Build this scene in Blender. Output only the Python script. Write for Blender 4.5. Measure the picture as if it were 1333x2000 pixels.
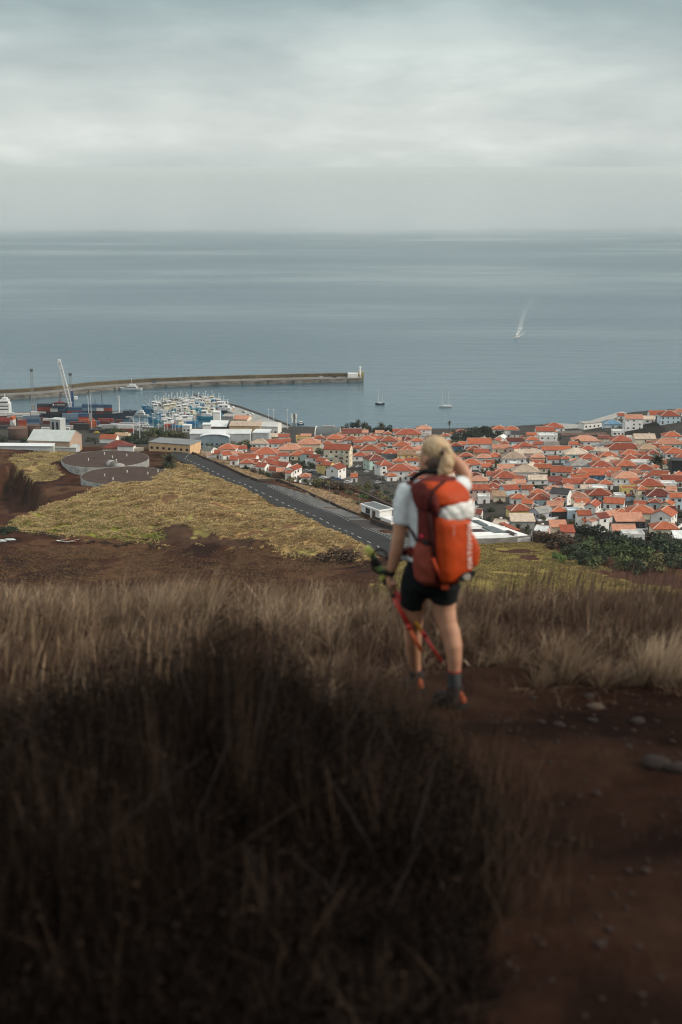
import bpy, bmesh, math, random
import numpy as np
from mathutils import Vector, Matrix, Euler
from mathutils import noise as mnoise
for o in list(bpy.data.objects): bpy.data.objects.remove(o)
SC = bpy.context.scene
COL = SC.collection
R = math.radians
rnd = random.Random(7)
rng = np.random.default_rng(7)

# ------------------------------------------------------------------ camera
FPX = 2778.0; PITCH = R(13.6); EYE = 200.0
cd = bpy.data.cameras.new('camera'); cam = bpy.data.objects.new('camera', cd); COL.objects.link(cam)
cam.location = (0, 0, EYE); cam.rotation_euler = (R(90) - PITCH, 0, 0)
cd.sensor_fit = 'VERTICAL'; cd.sensor_height = 36.0; cd.sensor_width = 24.0; cd.lens = 50.0
cd.clip_start = 0.1; cd.clip_end = 250000
cd.dof.use_dof = True; cd.dof.focus_distance = 700; cd.dof.aperture_fstop = 2.1
SC.camera = cam

# ------------------------------------------------------------------ sky (overcast) and sun
SUN_EL = R(30); SUN_AZ = R(103)          # azimuth from +Y clockwise: from the right, a little behind the photographer
W = bpy.data.worlds.new('World'); SC.world = W; W.use_nodes = True
nt = W.node_tree; nt.nodes.clear()
def N(t, **k):
    n = nt.nodes.new(t)
    for a, v in k.items(): setattr(n, a, v)
    return n
L = lambda a, b: nt.links.new(a, b)
out = N('ShaderNodeOutputWorld'); bg = N('ShaderNodeBackground'); bg.inputs[1].default_value = 0.1
L(bg.outputs[0], out.inputs[0])
sky = N('ShaderNodeTexSky', sky_type='NISHITA', sun_disc=False, sun_elevation=SUN_EL, sun_rotation=SUN_AZ)
tc = N('ShaderNodeTexCoord'); sep = N('ShaderNodeSeparateXYZ'); L(tc.outputs['Generated'], sep.inputs[0])
def ramp(inp, stops):
    r = N('ShaderNodeValToRGB'); e = r.color_ramp.elements
    while len(e) < len(stops): e.new(0.5)
    for q, (p, c) in zip(e, stops): q.position = p; q.color = (*c, 1)
    L(inp, r.inputs[0]); return r
cz = N('ShaderNodeMath', operation='MAXIMUM'); L(sep.outputs[2], cz.inputs[0]); cz.inputs[1].default_value = 0
grad = ramp(cz.outputs[0], [(0.0, (.565, .62, .605)), (.012, (.64, .685, .665)), (.022, (.71, .745, .72)), (.042, (.65, .695, .675)), (.075, (.50, .565, .56)), (.115, (.33, .415, .43)),
                            (.20, (.46, .535, .535)), (.42, (.80, .85, .84)), (.8, (1, 1, .98)), (1.0, (1, 1, .98))])
# cloud bands: noise in direction space, flattened towards the horizon
mp = N('ShaderNodeMapping'); mp.inputs['Scale'].default_value = (5.2, 5.2, 19); mp.inputs['Location'].default_value = (1.7, 0.4, 3.1); L(tc.outputs['Generated'], mp.inputs[0])
n1 = N('ShaderNodeTexNoise'); n1.inputs['Scale'].default_value = 1.0; n1.inputs['Detail'].default_value = 8; n1.inputs['Roughness'].default_value = .55; n1.inputs['Distortion'].default_value = .12; L(mp.outputs[0], n1.inputs['Vector'])
mp2 = N('ShaderNodeMapping'); mp2.inputs['Scale'].default_value = (11, 11, 44); mp2.inputs['Location'].default_value = (5.3, 2.2, .8); L(tc.outputs['Generated'], mp2.inputs[0])
n2 = N('ShaderNodeTexNoise'); n2.inputs['Scale'].default_value = 1.0; n2.inputs['Detail'].default_value = 6; n2.inputs['Roughness'].default_value = .55; L(mp2.outputs[0], n2.inputs['Vector'])
c1 = ramp(n1.outputs[0], [(.32, (.78, .81, .825)), (.5, (.97, .98, .98)), (.66, (1.25, 1.22, 1.19))])
c2 = ramp(n2.outputs[0], [(.30, (.95, .955, .96)), (.70, (1.05, 1.045, 1.04))])
m1 = N('ShaderNodeMix', data_type='RGBA', blend_type='MULTIPLY'); m1.inputs[0].default_value = 1; L(grad.outputs[0], m1.inputs[6]); L(c1.outputs[0], m1.inputs[7])
m2 = N('ShaderNodeMix', data_type='RGBA', blend_type='MULTIPLY'); m2.inputs[0].default_value = 1; L(m1.outputs[2], m2.inputs[6]); L(c2.outputs[0], m2.inputs[7])
sc10 = N('ShaderNodeVectorMath', operation='SCALE'); sc10.inputs[3].default_value = 10.8; L(m2.outputs[2], sc10.inputs[0])
mx = N('ShaderNodeMix', data_type='RGBA'); mx.inputs[0].default_value = 0.92; L(sky.outputs[0], mx.inputs[6]); L(sc10.outputs[0], mx.inputs[7])
L(mx.outputs[2], bg.inputs[0])
sl = bpy.data.lights.new('sun', 'SUN'); sl.energy = 3.0; sl.angle = R(10); sl.color = (1.0, .89, .74)
so = bpy.data.objects.new('sun', sl); COL.objects.link(so)
sd = Vector((math.sin(SUN_AZ) * math.cos(SUN_EL), math.cos(SUN_AZ) * math.cos(SUN_EL), math.sin(SUN_EL)))
so.rotation_euler = sd.to_track_quat('Z', 'Y').to_euler()
vs = SC.view_settings; vs.view_transform = 'Standard'; vs.look = 'None'; vs.exposure = 0; vs.gamma = 1; vs.use_curve_mapping = False
SC.render.engine = 'CYCLES'
cy = SC.cycles
cy.use_denoising = True; cy.max_bounces = 6; cy.diffuse_bounces = 3; cy.glossy_bounces = 3; cy.transparent_max_bounces = 8; cy.volume_bounces = 0
cy.sample_clamp_indirect = 4; cy.pixel_filter_type = 'BLACKMAN_HARRIS'; cy.filter_width = 1.15

# ------------------------------------------------------------------ helpers
def rad2xyz(px, py, z):
    u = (px - 666.5) / FPX; v = (1000 - py) / FPX
    d = (u, math.cos(PITCH) + v * math.sin(PITCH), -math.sin(PITCH) + v * math.cos(PITCH))
    t = (z - EYE) / d[2]
    return d[0] * t, d[1] * t
def ray(px, py):
    u = (px - 666.5) / FPX; v = (1000 - py) / FPX
    return np.array((u, math.cos(PITCH) + v * math.sin(PITCH), -math.sin(PITCH) + v * math.cos(PITCH)))
def proj(x, y, z):
    a = y * math.cos(PITCH) - (z - EYE) * math.sin(PITCH); b = y * math.sin(PITCH) + (z - EYE) * math.cos(PITCH)
    return 666.5 + FPX * x / a, 1000 - FPX * b / a
def smooth(a, b, t):
    t = np.clip((t - a) / (b - a), 0, 1); return t * t * (3 - 2 * t)
def mesh_np(name, verts, faces, mat=None, cols=None, smooth_=False):
    """faces: list of arrays (n,3) / (n,4)"""
    me = bpy.data.meshes.new(name)
    verts = np.asarray(verts, np.float32); fl = [np.asarray(f, np.int32) for f in faces if len(f)]
    nl = sum(f.size for f in fl); nf = sum(len(f) for f in fl)
    me.vertices.add(len(verts)); me.vertices.foreach_set('co', verts.ravel())
    me.loops.add(nl); me.loops.foreach_set('vertex_index', np.concatenate([f.ravel() for f in fl]))
    tot = np.concatenate([np.full(len(f), f.shape[1], np.int32) for f in fl]); st = np.concatenate(([0], np.cumsum(tot)[:-1])).astype(np.int32)
    me.polygons.add(nf); me.polygons.foreach_set('loop_start', st); me.polygons.foreach_set('loop_total', tot)
    if smooth_: me.polygons.foreach_set('use_smooth', np.ones(nf, bool))
    me.update(calc_edges=True)
    if cols is not None:
        a = me.color_attributes.new('col', 'FLOAT_COLOR', 'POINT')
        c = np.ones((len(verts), 4), np.float32); c[:, :3] = cols; a.data.foreach_set('color', c.ravel())
    if mat: me.materials.append(mat)
    return me
def link(name, me, parent=None, **props):
    o = bpy.data.objects.new(name, me); COL.objects.link(o)
    if parent: o.parent = parent
    for k, v in props.items(): o[k] = v
    return o
def thing(name, loc=(0, 0, 0), rz=0, label=None, cat=None, group=None):
    o = bpy.data.objects.new(name, None); COL.objects.link(o); o.location = loc; o.rotation_euler = (0, 0, rz); o.empty_display_size = .2
    tag(o, label, cat, group); return o
def tag(o, label=None, cat=None, group=None):
    if label: o['label'] = label
    if cat: o['category'] = cat
    if group: o['group'] = group
    return o
class MB:
    """collects polygons of one part"""
    def __init__(s): s.v = []; s.f = []; s.mi = []; s.cur = 0
    def add(s, vs, fs):
        b = len(s.v); s.v += [tuple(v) for v in vs]; s.f += [tuple(i + b for i in f) for f in fs]; s.mi += [s.cur] * len(fs); return s
    def box(s, x0, x1, y0, y1, z0, z1, M=None):
        vs = [(x, y, z) for z in (z0, z1) for y in (y0, y1) for x in (x0, x1)]
        if M: vs = [M @ Vector(v) for v in vs]
        return s.add(vs, [(0, 2, 3, 1), (4, 5, 7, 6), (0, 1, 5, 4), (2, 6, 7, 3), (0, 4, 6, 2), (1, 3, 7, 5)])
    def bar(s, a, b, w, h=None, n=4, w2=None):
        a = Vector(a); b = Vector(b); d = (b - a).normalized(); up = Vector((0, 0, 1)) if abs(d.z) < .95 else Vector((1, 0, 0))
        x = d.cross(up).normalized(); y = x.cross(d).normalized(); h = h or w; vs = []
        for p, k in ((a, 1), (b, (w2 / w) if w2 is not None else 1)):
            for i in range(n):
                t = 2 * math.pi * (i + .5) / n; r = .7071 if n == 4 else .5
                vs.append(p + x * (math.cos(t) * w * r * k) + y * (math.sin(t) * h * r * k))
        fs = [(i, (i + 1) % n, n + (i + 1) % n, n + i) for i in range(n)] + [tuple(range(n - 1, -1, -1)), tuple(range(n, 2 * n))]
        return s.add(vs, fs)
    def lathe(s, prof, c=(0, 0, 0), n=16, cap=True):
        vs = []; fs = []
        for r, z in prof:
            for i in range(n): t = 2 * math.pi * i / n; vs.append((c[0] + r * math.cos(t), c[1] + r * math.sin(t), c[2] + z))
        for k in range(len(prof) - 1):
            for i in range(n): j = (i + 1) % n; fs.append((k * n + i, k * n + j, (k + 1) * n + j, (k + 1) * n + i))
        if cap: fs += [tuple(range(n - 1, -1, -1)), tuple(range((len(prof) - 1) * n, len(prof) * n))]
        return s.add(vs, fs)
    def prism(s, poly, z0, z1):
        n = len(poly); return s.add([(x, y, z0) for x, y in poly] + [(x, y, z1) for x, y in poly],
            [(i, (i + 1) % n, n + (i + 1) % n, n + i) for i in range(n)] + [tuple(range(n - 1, -1, -1)), tuple(range(n, 2 * n))])
    def mesh(s, name, mats, sm=False):
        me = bpy.data.meshes.new(name); me.from_pydata(s.v, [], s.f)
        for m in (mats if isinstance(mats, (list, tuple)) else [mats]): me.materials.append(m)
        if len(me.materials) > 1: me.polygons.foreach_set('material_index', s.mi)
        if sm: me.polygons.foreach_set('use_smooth', [True] * len(me.polygons))
        me.update(); return me
    def build(s, name, mats, parent=None, sm=False): return link(name, s.mesh(name, mats, sm), parent)

# ------------------------------------------------------------------ materials
class NT:
    def __init__(s, name):
        s.m = bpy.data.materials.new(name); s.m.use_nodes = True; s.t = s.m.node_tree; s.b = s.t.nodes['Principled BSDF']
    def n(s, ty, **k):
        x = s.t.nodes.new(ty)
        for a, v in k.items():
            if a.startswith('i_'): x.inputs[a[2:].replace('_', ' ')].default_value = v
            else: setattr(x, a, v)
        return x
    def l(s, a, b): s.t.links.new(a, b)
    def noise(s, vec, scale, detail=3, rough=.5):
        x = s.n('ShaderNodeTexNoise'); x.inputs['Scale'].default_value = scale; x.inputs['Detail'].default_value = detail; x.inputs['Roughness'].default_value = rough
        if vec is not None: s.l(vec, x.inputs['Vector'])
        return x.outputs[0]
    def ramp(s, inp, stops):
        r = s.n('ShaderNodeValToRGB'); e = r.color_ramp.elements
        while len(e) < len(stops): e.new(.5)
        for q, (p, c) in zip(e, stops): q.position = p; q.color = (*c, 1) if len(c) == 3 else c
        s.l(inp, r.inputs[0]); return r.outputs[0]
    def mul(s, a, b, f=1.0, mode='MULTIPLY'):
        x = s.n('ShaderNodeMix', data_type='RGBA', blend_type=mode); x.inputs[0].default_value = f
        for q, i in ((a, 6), (b, 7)):
            if isinstance(q, tuple): x.inputs[i].default_value = (*q, 1)
            else: s.l(q, x.inputs[i])
        return x.outputs[2]
    def bump(s, h, strength=.3, dist=.1):
        x = s.n('ShaderNodeBump'); x.inputs['Strength'].default_value = strength; x.inputs['Distance'].default_value = dist; s.l(h, x.inputs['Height']); s.l(x.outputs[0], s.b.inputs['Normal']); return x
MATS = {}
def mat(name, col, rough=.8, var=.25, scale=.6, metal=0, spec=.3, objvar=.0, bump=0):
    """plain weathered material: colour broken up by noise in object space (+ a little random shift per object)"""
    if name in MATS: return MATS[name]
    t = NT(name); t.b.inputs['Roughness'].default_value = rough; t.b.inputs['Metallic'].default_value = metal; t.b.inputs['Specular IOR Level'].default_value = spec
    tcn = t.n('ShaderNodeTexCoord')
    nz = t.noise(tcn.outputs['Object'], scale, 5, .6)
    c = t.mul(col, t.ramp(nz, [(.3, (1 - var,) * 3), (.7, (1 + var * .5,) * 3)]))
    if objvar:
        oi = t.n('ShaderNodeObjectInfo'); c = t.mul(c, t.ramp(oi.outputs['Random'], [(0, (1 - objvar, 1 - objvar * 1.15, 1 - objvar * 1.3)), (1, (1 + objvar * .6,) * 3)]))
    t.l(c, t.b.inputs['Base Color'])
    if bump: t.bump(t.noise(tcn.outputs['Object'], scale * 6, 4), bump, .05)
    MATS[name] = t.m; return t.m

# ------------------------------------------------------------------ terrain height
CTRL = [(-400, 838, 2), (-120, 838, 2.6), (0, 833, 3), (240, 838, 3), (440, 838, 3), (560, 836, 2.6), (700, 838, 2), (860, 838, 1.5), (1000, 833, 1.8), (1060, 829, 1.8), (1150, 836, 3),
        (1200, 822, 3), (1290, 806, 6), (1450, 800, 6), (1700, 800, 8),
        (1230, 832, 10), (1290, 820, 15), (1333, 815, 17), (1450, 815, 20), (1160, 850, 6), (1330, 850, 14), (1250, 853, 10),
        (-300, 866, 6), (0, 866, 6), (200, 866, 6), (330, 872, 8), (450, 868, 7), (600, 866, 7), (760, 866, 8), (900, 866, 9), (1050, 866, 9), (1180, 872, 12), (1333, 872, 17),
        (520, 893, 14), (660, 893, 14), (800, 893, 16), (950, 893, 17), (1100, 893, 18), (1250, 893, 21), (1400, 893, 25),
        (600, 930, 22), (700, 930, 23), (800, 930, 25), (950, 930, 26), (1100, 930, 28), (1250, 930, 31), (1400, 930, 34),
        (760, 965, 32), (950, 970, 35), (1100, 970, 37), (1250, 970, 40), (1400, 970, 43),
        (850, 1000, 42), (960, 1020, 45), (1100, 1020, 47), (1250, 1020, 49), (1400, 1020, 51),
        (980, 1062, 52), (1100, 1060, 53), (1250, 1062, 54), (1400, 1062, 56),
        (1000, 1105, 55), (1150, 1110, 56), (1300, 1110, 57), (1000, 1180, 58), (1200, 1180, 58.5), (1400, 1160, 59),
        # road and the grassy plateau beside it
        (300, 872, 46), (340, 887, 48), (383, 907, 50), (457, 940, 52), (571, 992, 54), (650, 1030, 56), (720, 1062, 58), (800, 1100, 60), (505, 943, 52.4), (697, 1009, 55.0), (420, 905, 49.5), (765, 1050, 57.5),
        (350, 910, 51.5), (450, 960, 55), (560, 1015, 58), (660, 1060, 59.5), (380, 950, 56), (450, 1010, 59), (330, 960, 57), (400, 1030, 59.5), (550, 1055, 60), (280, 940, 54.5),
        # bank of the plateau and the field below
        (300, 1064, 54), (450, 1078, 55), (600, 1088, 56), (700, 1090, 58), (300, 1120, 57), (100, 1120, 57), (500, 1130, 57.5), (-100, 1120, 58), (0, 1075, 55), (150, 1075, 54),
        (800, 1160, 60), (300, 1190, 60), (-200, 1190, 60),
        (150, 1020, 55), (60, 1040, 55), (250, 1030, 55.5), (200, 985, 55.5), (100, 1005, 54),
        # tanks ledge, track
        (200, 945, 50), (270, 945, 51), (330, 925, 51), (120, 930, 48), (100, 950, 49), (170, 965, 52), (60, 990, 52), (0, 1012, 53),
        (205, 900, 47), (245, 928, 48), (300, 900, 48),
        # left shelf with the cliff
        (20, 905, 52.5), (80, 893, 51), (120, 905, 51), (95, 925, 50), (0, 878, 51), (100, 880, 49), (-150, 878, 52), (-150, 940, 52),
        (180, 878, 45), (260, 880, 45)]
cp = np.array([(*rad2xyz(*c), c[2]) for c in CTRL])
def tps_fit(p):
    n = len(p); X = p[:, :2] / 200.0
    d = np.linalg.norm(X[:, None] - X[None], axis=2); K = np.where(d > 0, d * d * np.log(d + 1e-12), 0) + np.eye(n) * 2e-3
    A = np.zeros((n + 3, n + 3)); A[:n, :n] = K; A[:n, n] = 1; A[:n, n + 1:] = X; A[n:, :n] = A[:n, n:].T
    return X, np.linalg.solve(A, np.concatenate([p[:, 2], np.zeros(3)]))
TX, TW = tps_fit(cp)
def tps(x, y):
    x = np.atleast_1d(np.asarray(x, float)); y = np.atleast_1d(np.asarray(y, float)); s = x.shape; x = x.ravel() / 200; y = y.ravel() / 200
    r = np.zeros(len(x)); n = len(TX)
    for i in range(0, len(x), 20000):
        xi = x[i:i + 20000]; yi = y[i:i + 20000]
        d2 = (xi[:, None] - TX[None, :, 0]) ** 2 + (yi[:, None] - TX[None, :, 1]) ** 2
        r[i:i + 20000] = (0.5 * d2 * np.log(d2 + 1e-20)) @ TW[:n] + TW[n] + TW[n + 1] * xi + TW[n + 2] * yi
    return r.reshape(s)
def vnoise(x, y, s, seed=0):
    """smooth value noise, vectorised"""
    x = np.asarray(x) / s + 37.1 * seed; y = np.asarray(y) / s + 11.7 * seed; xi = np.floor(x); yi = np.floor(y); fx = x - xi; fy = y - yi
    fx = fx * fx * (3 - 2 * fx); fy = fy * fy * (3 - 2 * fy)
    def h(a, b):
        v = np.sin(a * 127.1 + b * 311.7 + seed * 17.3) * 43758.5453; return v - np.floor(v)
    return (h(xi, yi) * (1 - fx) + h(xi + 1, yi) * fx) * (1 - fy) + (h(xi, yi + 1) * (1 - fx) + h(xi + 1, yi + 1) * fx) * fy
SLOPE = .197
def near_h(x, y):
    z = 198.4 - SLOPE * y
    z = z - .014 * np.clip(y - 12.0, 0, 5) ** 2 - np.clip(y - 17.0, 0, None) * (.14)
    z = z + np.where(y < 40, (vnoise(x, y, 1.3, 1) - .5) * .13 + (vnoise(x, y, .45, 2) - .5) * .08 + (vnoise(x, y, .22, 7) - .5) * .035, 0)
    # the bank on the outer (right) side of the path and the low mound under the scrub
    return z
def base_h(x, y):
    x = np.asarray(x, float); y = np.asarray(y, float)
    far = tps(x, np.maximum(y, 380)); n = near_h(x, np.minimum(y, 470))
    k = smooth(400, 450, y)
    z = n * (1 - k) + far * k
    return z
def ph(px, py, h=None, lo=400., hi=1400.):
    """where the ray through a pixel meets the base terrain raised by h"""
    d = ray(px, py); d = d / d[1]; ys = np.arange(lo, hi, 2.0)
    hh = base_h(d[0] * ys, ys) + (h or 0); zz = EYE + d[2] * ys; k = np.nonzero(zz <= hh)[0]
    if len(k) == 0: y = hi
    else:
        i = k[0]
        if i == 0: y = ys[0]
        else:
            a = zz[i - 1] - hh[i - 1]; b = zz[i] - hh[i]; y = ys[i - 1] + 2.0 * a / (a - b)
    return d[0] * y, y, EYE + d[2] * y
def pip(poly, x, y):
    r = np.zeros(x.shape, bool); n = len(poly)
    for i in range(n):
        (x0, y0), (x1, y1) = poly[i], poly[(i + 1) % n]
        if y0 == y1: continue
        r ^= ((y0 > y) != (y1 > y)) & (x < (x1 - x0) * (y - y0) / (y1 - y0) + x0)
    return r
def poly_w(pts): return [ph(*p)[:2] for p in pts]
PG = dict(
    hill=poly_w([(348, 906), (392, 914), (460, 944), (578, 1001), (650, 1034), (722, 1066), (735, 1090), (640, 1092), (560, 1080), (500, 1066), (430, 1064), (330, 1062), (240, 1052), (130, 1046), (20, 1034), (20, 1020), (60, 1004), (110, 985), (160, 965), (215, 945), (300, 928)]),
    green=poly_w([(20, 1034), (20, 1018), (80, 1002), (140, 985), (200, 1000), (260, 1025), (330, 1058), (220, 1052)]),
    bank=poly_w([(250, 1046), (330, 1030), (420, 1042), (470, 1055), (560, 1070), (640, 1082), (640, 1092), (500, 1068), (420, 1066), (320, 1064)]),
    shelf=poly_w([(20, 893), (120, 878), (145, 885), (130, 900), (95, 905), (120, 925), (110, 935), (70, 938), (40, 915)]),
    verge=poly_w([(368, 882), (400, 876), (430, 884), (470, 903), (560, 938), (640, 960), (712, 985), (712, 1006), (640, 983), (542, 938), (505, 940)]),
    rgrass=poly_w([(920, 1062), (1040, 1060), (1080, 1075), (1110, 1090), (1170, 1108), (1230, 1130), (1333, 1145), (1333, 1170), (700, 1200), (760, 1110), (850, 1080)]),
    rsoil=poly_w([(950, 1072), (1020, 1070), (1060, 1082), (980, 1082)]), rsoil2=poly_w([(985, 1088), (1050, 1084), (1065, 1094), (1030, 1098)]), rsoil3=poly_w([(1150, 1118), (1260, 1115), (1340, 1122), (1340, 1150), (1240, 1140), (1180, 1128)]),
    town=poly_w([(430, 888), (560, 922), (690, 950), (760, 985), (800, 1010), (900, 1062), (1040, 1052), (1120, 1040), (1340, 1060), (1500, 1060), (1500, 800), (1200, 822), (1060, 832), (560, 836), (300, 838), (-300, 838), (-300, 866), (330, 868)]),
    mound=poly_w([(1213, 842), (1245, 828), (1275, 822), (1295, 830), (1312, 850), (1280, 857), (1235, 852)]),
    rust=poly_w([(1085, 846), (1140, 848), (1200, 852), (1200, 858), (1130, 856), (1085, 852)]))
def roadw(x, y):  # distance to the road's centre line (world), for flattening
    return np.abs(x - np.interp(y, RDY, RDX))
_rl = [(330, 890), (382, 914), (450, 944), (568, 1000), (640, 1034), (710, 1066), (770, 1096)]
_rr = [(352, 879), (370, 886), (435, 914), (505, 943), (600, 984), (690, 1022), (780, 1062), (860, 1098)]
RL = np.array([ph(*p)[:2] for p in _rl]); RR = np.array([ph(*p)[:2] for p in _rr])
def at_y(A, y): o = np.argsort(A[:, 1]); return np.interp(y, A[o, 1], A[o, 0])
RDY = np.linspace(500, 800, 60); RDX = (at_y(RL, RDY) + at_y(RR, RDY)) / 2
def ground_h(x, y):
    """terrain with the bumps of the rough grass, the cut cliff, the tank pit"""
    z = base_h(x, y); x = np.asarray(x, float); y = np.asarray(y, float)
    jx = x + (vnoise(x, y, 7, 5) - .5) * 5; jy = y + (vnoise(x, y, 7, 6) - .5) * 8
    hill = pip(PG['hill'], jx, jy); rd = smooth(7, 14, np.abs(roadw(x, y)))
    b = (vnoise(x, y, 11, 11) - .5) * 2.6 + (vnoise(x, y, 4.2, 12) - .5) * 1.5
    z = z + np.where(hill, b * rd, 0)
    mid = (y > 430) & (y < 800) & ~hill
    z = z + np.where(mid, ((vnoise(x, y, 14, 3) - .5) * 1.0 + (vnoise(x, y, 4, 4) - .5) * .5) * rd, 0)
    # cut cliff at the left: the pit in front of the shelf
    ck = np.where((y > 560) & (y < 760), 1, 0) * smooth(0, 4, CLX(y) - x + (vnoise(x, y, 5, 21) - .5) * 3) * smooth(606, 625, y) * smooth(0, 10, CLY(x) - y + (vnoise(x, y, 5, 22) - .5) * 3)
    z = z - ck * 13
    # shore: beyond the shoreline the ground goes under water
    z = np.where(y > SHY(x), np.minimum(z, 2.4 - np.clip(y - SHY(x), 0, 20) * .5), z)
    return z
_cl = [ph(*p)[:2] for p in [(-200, 930), (0, 918), (25, 905), (45, 918), (75, 945), (85, 965), (100, 975)]]
_clx = np.array([c[0] for c in _cl]); _cly = np.array([c[1] for c in _cl])
CLY = lambda x: np.interp(x, _clx, _cly)
CLX = lambda y: np.full(np.shape(y), _clx[-1])
_sh = [rad2xyz(a, b, 2.0) for a, b in [(-900, 806), (-100, 806), (0, 806), (230, 826), (290, 836), (420, 836), (450, 830), (560, 833), (600, 833), (700, 836), (860, 836), (1000, 832), (1060, 828), (1120, 828), (1200, 811), (1240, 803), (1333, 797), (1700, 780), (2400, 780)]]
_shx = np.array([s[0] for s in _sh]); _shy = np.array([s[1] for s in _sh])
SHY = lambda x: np.interp(x, _shx, _shy)

# ------------------------------------------------------------------ ground sheet
def ground_cols(x, y):
    n = x.shape; c = np.zeros(n + (3,)); 
    jx = x + (vnoise(x, y, 6, 31) - .5) * 5 + (vnoise(x, y, 2.2, 32) - .5) * 2.5; jy = y + (vnoise(x, y, 6, 33) - .5) * 9 + (vnoise(x, y, 2.2, 34) - .5) * 4
    def put(m, col, k=1.0): c[m] = c[m] * (1 - k) + np.array(col) * k
    c[...] = (.052, .023, .0145)                                                   # red-brown soil
    v = vnoise(x, y, 22, 35) * .6 + vnoise(x, y, 5, 36) * .4
    put((y > 420) & (v > .58), (.088, .046, .025)); put((y > 420) & (v < .36), (.028, .0135, .010))
    put(pip(PG['town'], jx, jy), (.060, .053, .047)); put(y > 830, (.062, .057, .052))
    put(pip(PG['hill'], jx, jy), (.33, .22, .095)); put(pip(PG['hill'], jx, jy) & (vnoise(x, y, 8, 37) > .80), (.15, .085, .045)); put(pip(PG['hill'], jx, jy) & (vnoise(x, y, 13, 41) < .3), (.24, .20, .07))
    put(pip(PG['green'], jx, jy), (.20, .20, .04)); put(pip(PG['bank'], jx, jy) & (vnoise(x, y, 6, 38) > .12), (.07, .04, .026))
    put(pip(PG['shelf'], jx, jy), (.29, .215, .09)); put(pip(PG['shelf'], jx, jy) & (vnoise(x, y, 7, 39) > .66), (.12, .07, .04))
    put(pip(PG['verge'], jx, jy), (.26, .18, .10)); put(pip(PG['rgrass'], jx, jy), (.22, .17, .055))
    for k in ('rsoil', 'rsoil2', 'rsoil3'): put(pip(PG[k], jx, jy), (.07, .032, .024))
    put(pip(PG['mound'], jx, jy), (.03, .028, .026)); put(pip(PG['rust'], jx, jy), (.11, .055, .04))
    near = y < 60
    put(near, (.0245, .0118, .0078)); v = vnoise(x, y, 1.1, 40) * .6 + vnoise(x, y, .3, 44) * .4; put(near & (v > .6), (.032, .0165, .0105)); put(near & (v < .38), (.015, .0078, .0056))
    return c
tg = NT('ground_soil'); tg.b.inputs['Roughness'].default_value = .95; tg.b.inputs['Specular IOR Level'].default_value = .02
at_ = tg.n('ShaderNodeVertexColor', layer_name='col'); geo_ = tg.n('ShaderNodeNewGeometry')
na = tg.noise(geo_.outputs['Position'], .35, 8, .68); nb = tg.noise(geo_.outputs['Position'], 3.5, 8, .7)
cc = tg.mul(at_.outputs[0], tg.ramp(na, [(.3, (.55, .55, .55)), (.7, (1.35, 1.35, 1.35))])); cc = tg.mul(cc, tg.ramp(nb, [(.3, (.65, .65, .65)), (.7, (1.25, 1.25, 1.25))]))
tg.l(cc, tg.b.inputs['Base Color'])
mxh = tg.n('ShaderNodeMath', operation='ADD'); tg.l(na, mxh.inputs[0]); tg.l(nb, mxh.inputs[1]); tg.bump(mxh.outputs[0], .8, .12)
rows = np.concatenate([np.arange(-40, 2, 2.0), np.arange(2, 20, .14), np.arange(20, 60, 1.0), np.arange(60, 410, 8.0), np.arange(410, 800, 1.5), np.arange(800, 1260, 3.0)])
us = np.concatenate([np.linspace(-1.3, -.34, 14)[:-1], np.linspace(-.34, .34, 330), np.linspace(.34, 1.3, 14)[1:]])
GX = us[None, :] * (np.abs(rows)[:, None] + 8); GY = np.repeat(rows[:, None], len(us), 1)
GZ = ground_h(GX, GY)
GC = ground_cols(GX, GY)
nr, nc = GX.shape; ii = np.arange(nr * nc).reshape(nr, nc)
quads = np.stack([ii[:-1, :-1], ii[:-1, 1:], ii[1:, 1:], ii[1:, :-1]], -1).reshape(-1, 4)
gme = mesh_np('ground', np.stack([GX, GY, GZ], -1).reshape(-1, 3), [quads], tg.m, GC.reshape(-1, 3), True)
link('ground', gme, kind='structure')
def gz(x, y): return float(ground_h(np.array([x]), np.array([y]))[0])
def gz_fast(x, y): return ground_h(np.asarray(x), np.asarray(y))

# ------------------------------------------------------------------ sea
ts = NT('sea_water'); b = ts.b
b.inputs['Base Color'].default_value = (.036, .078, .098, 1); b.inputs['IOR'].default_value = 1.33; b.inputs['Specular IOR Level'].default_value = .5
g_ = ts.n('ShaderNodeNewGeometry')
def mapped(scale, loc=(0, 0, 0)):
    m = ts.n('ShaderNodeMapping'); m.inputs['Scale'].default_value = scale; m.inputs['Location'].default_value = loc; ts.l(g_.outputs['Position'], m.inputs[0]); return m.outputs[0]
sw = ts.noise(mapped((.00085, .0021, 1), (3.4, 1.9, 0)), 1.0, 5, .55)      # wind patches and calm slicks
sp_ = ts.n('ShaderNodeSeparateXYZ'); ts.l(g_.outputs['Position'], sp_.inputs[0])
calm = ts.n('ShaderNodeMapRange', interpolation_type='SMOOTHSTEP'); calm.inputs['From Min'].default_value = 4300; calm.inputs['From Max'].default_value = 6000
wob = ts.n('ShaderNodeMath', operation='MULTIPLY_ADD'); ts.l(ts.noise(mapped((.0007, .0005, 1)), 1., 6, .65), wob.inputs[0]); wob.inputs[1].default_value = 1800; ts.l(sp_.outputs[1], wob.inputs[2]); ts.l(wob.outputs[0], calm.inputs['Value'])
slick = ts.ramp(sw, [(.40, (0, 0, 0)), (.52, (.25, .25, .25)), (.62, (.7, .7, .7))])
near_ = ts.n('ShaderNodeMapRange', interpolation_type='SMOOTHSTEP'); near_.inputs['From Min'].default_value = 1750; near_.inputs['From Max'].default_value = 850
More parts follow.
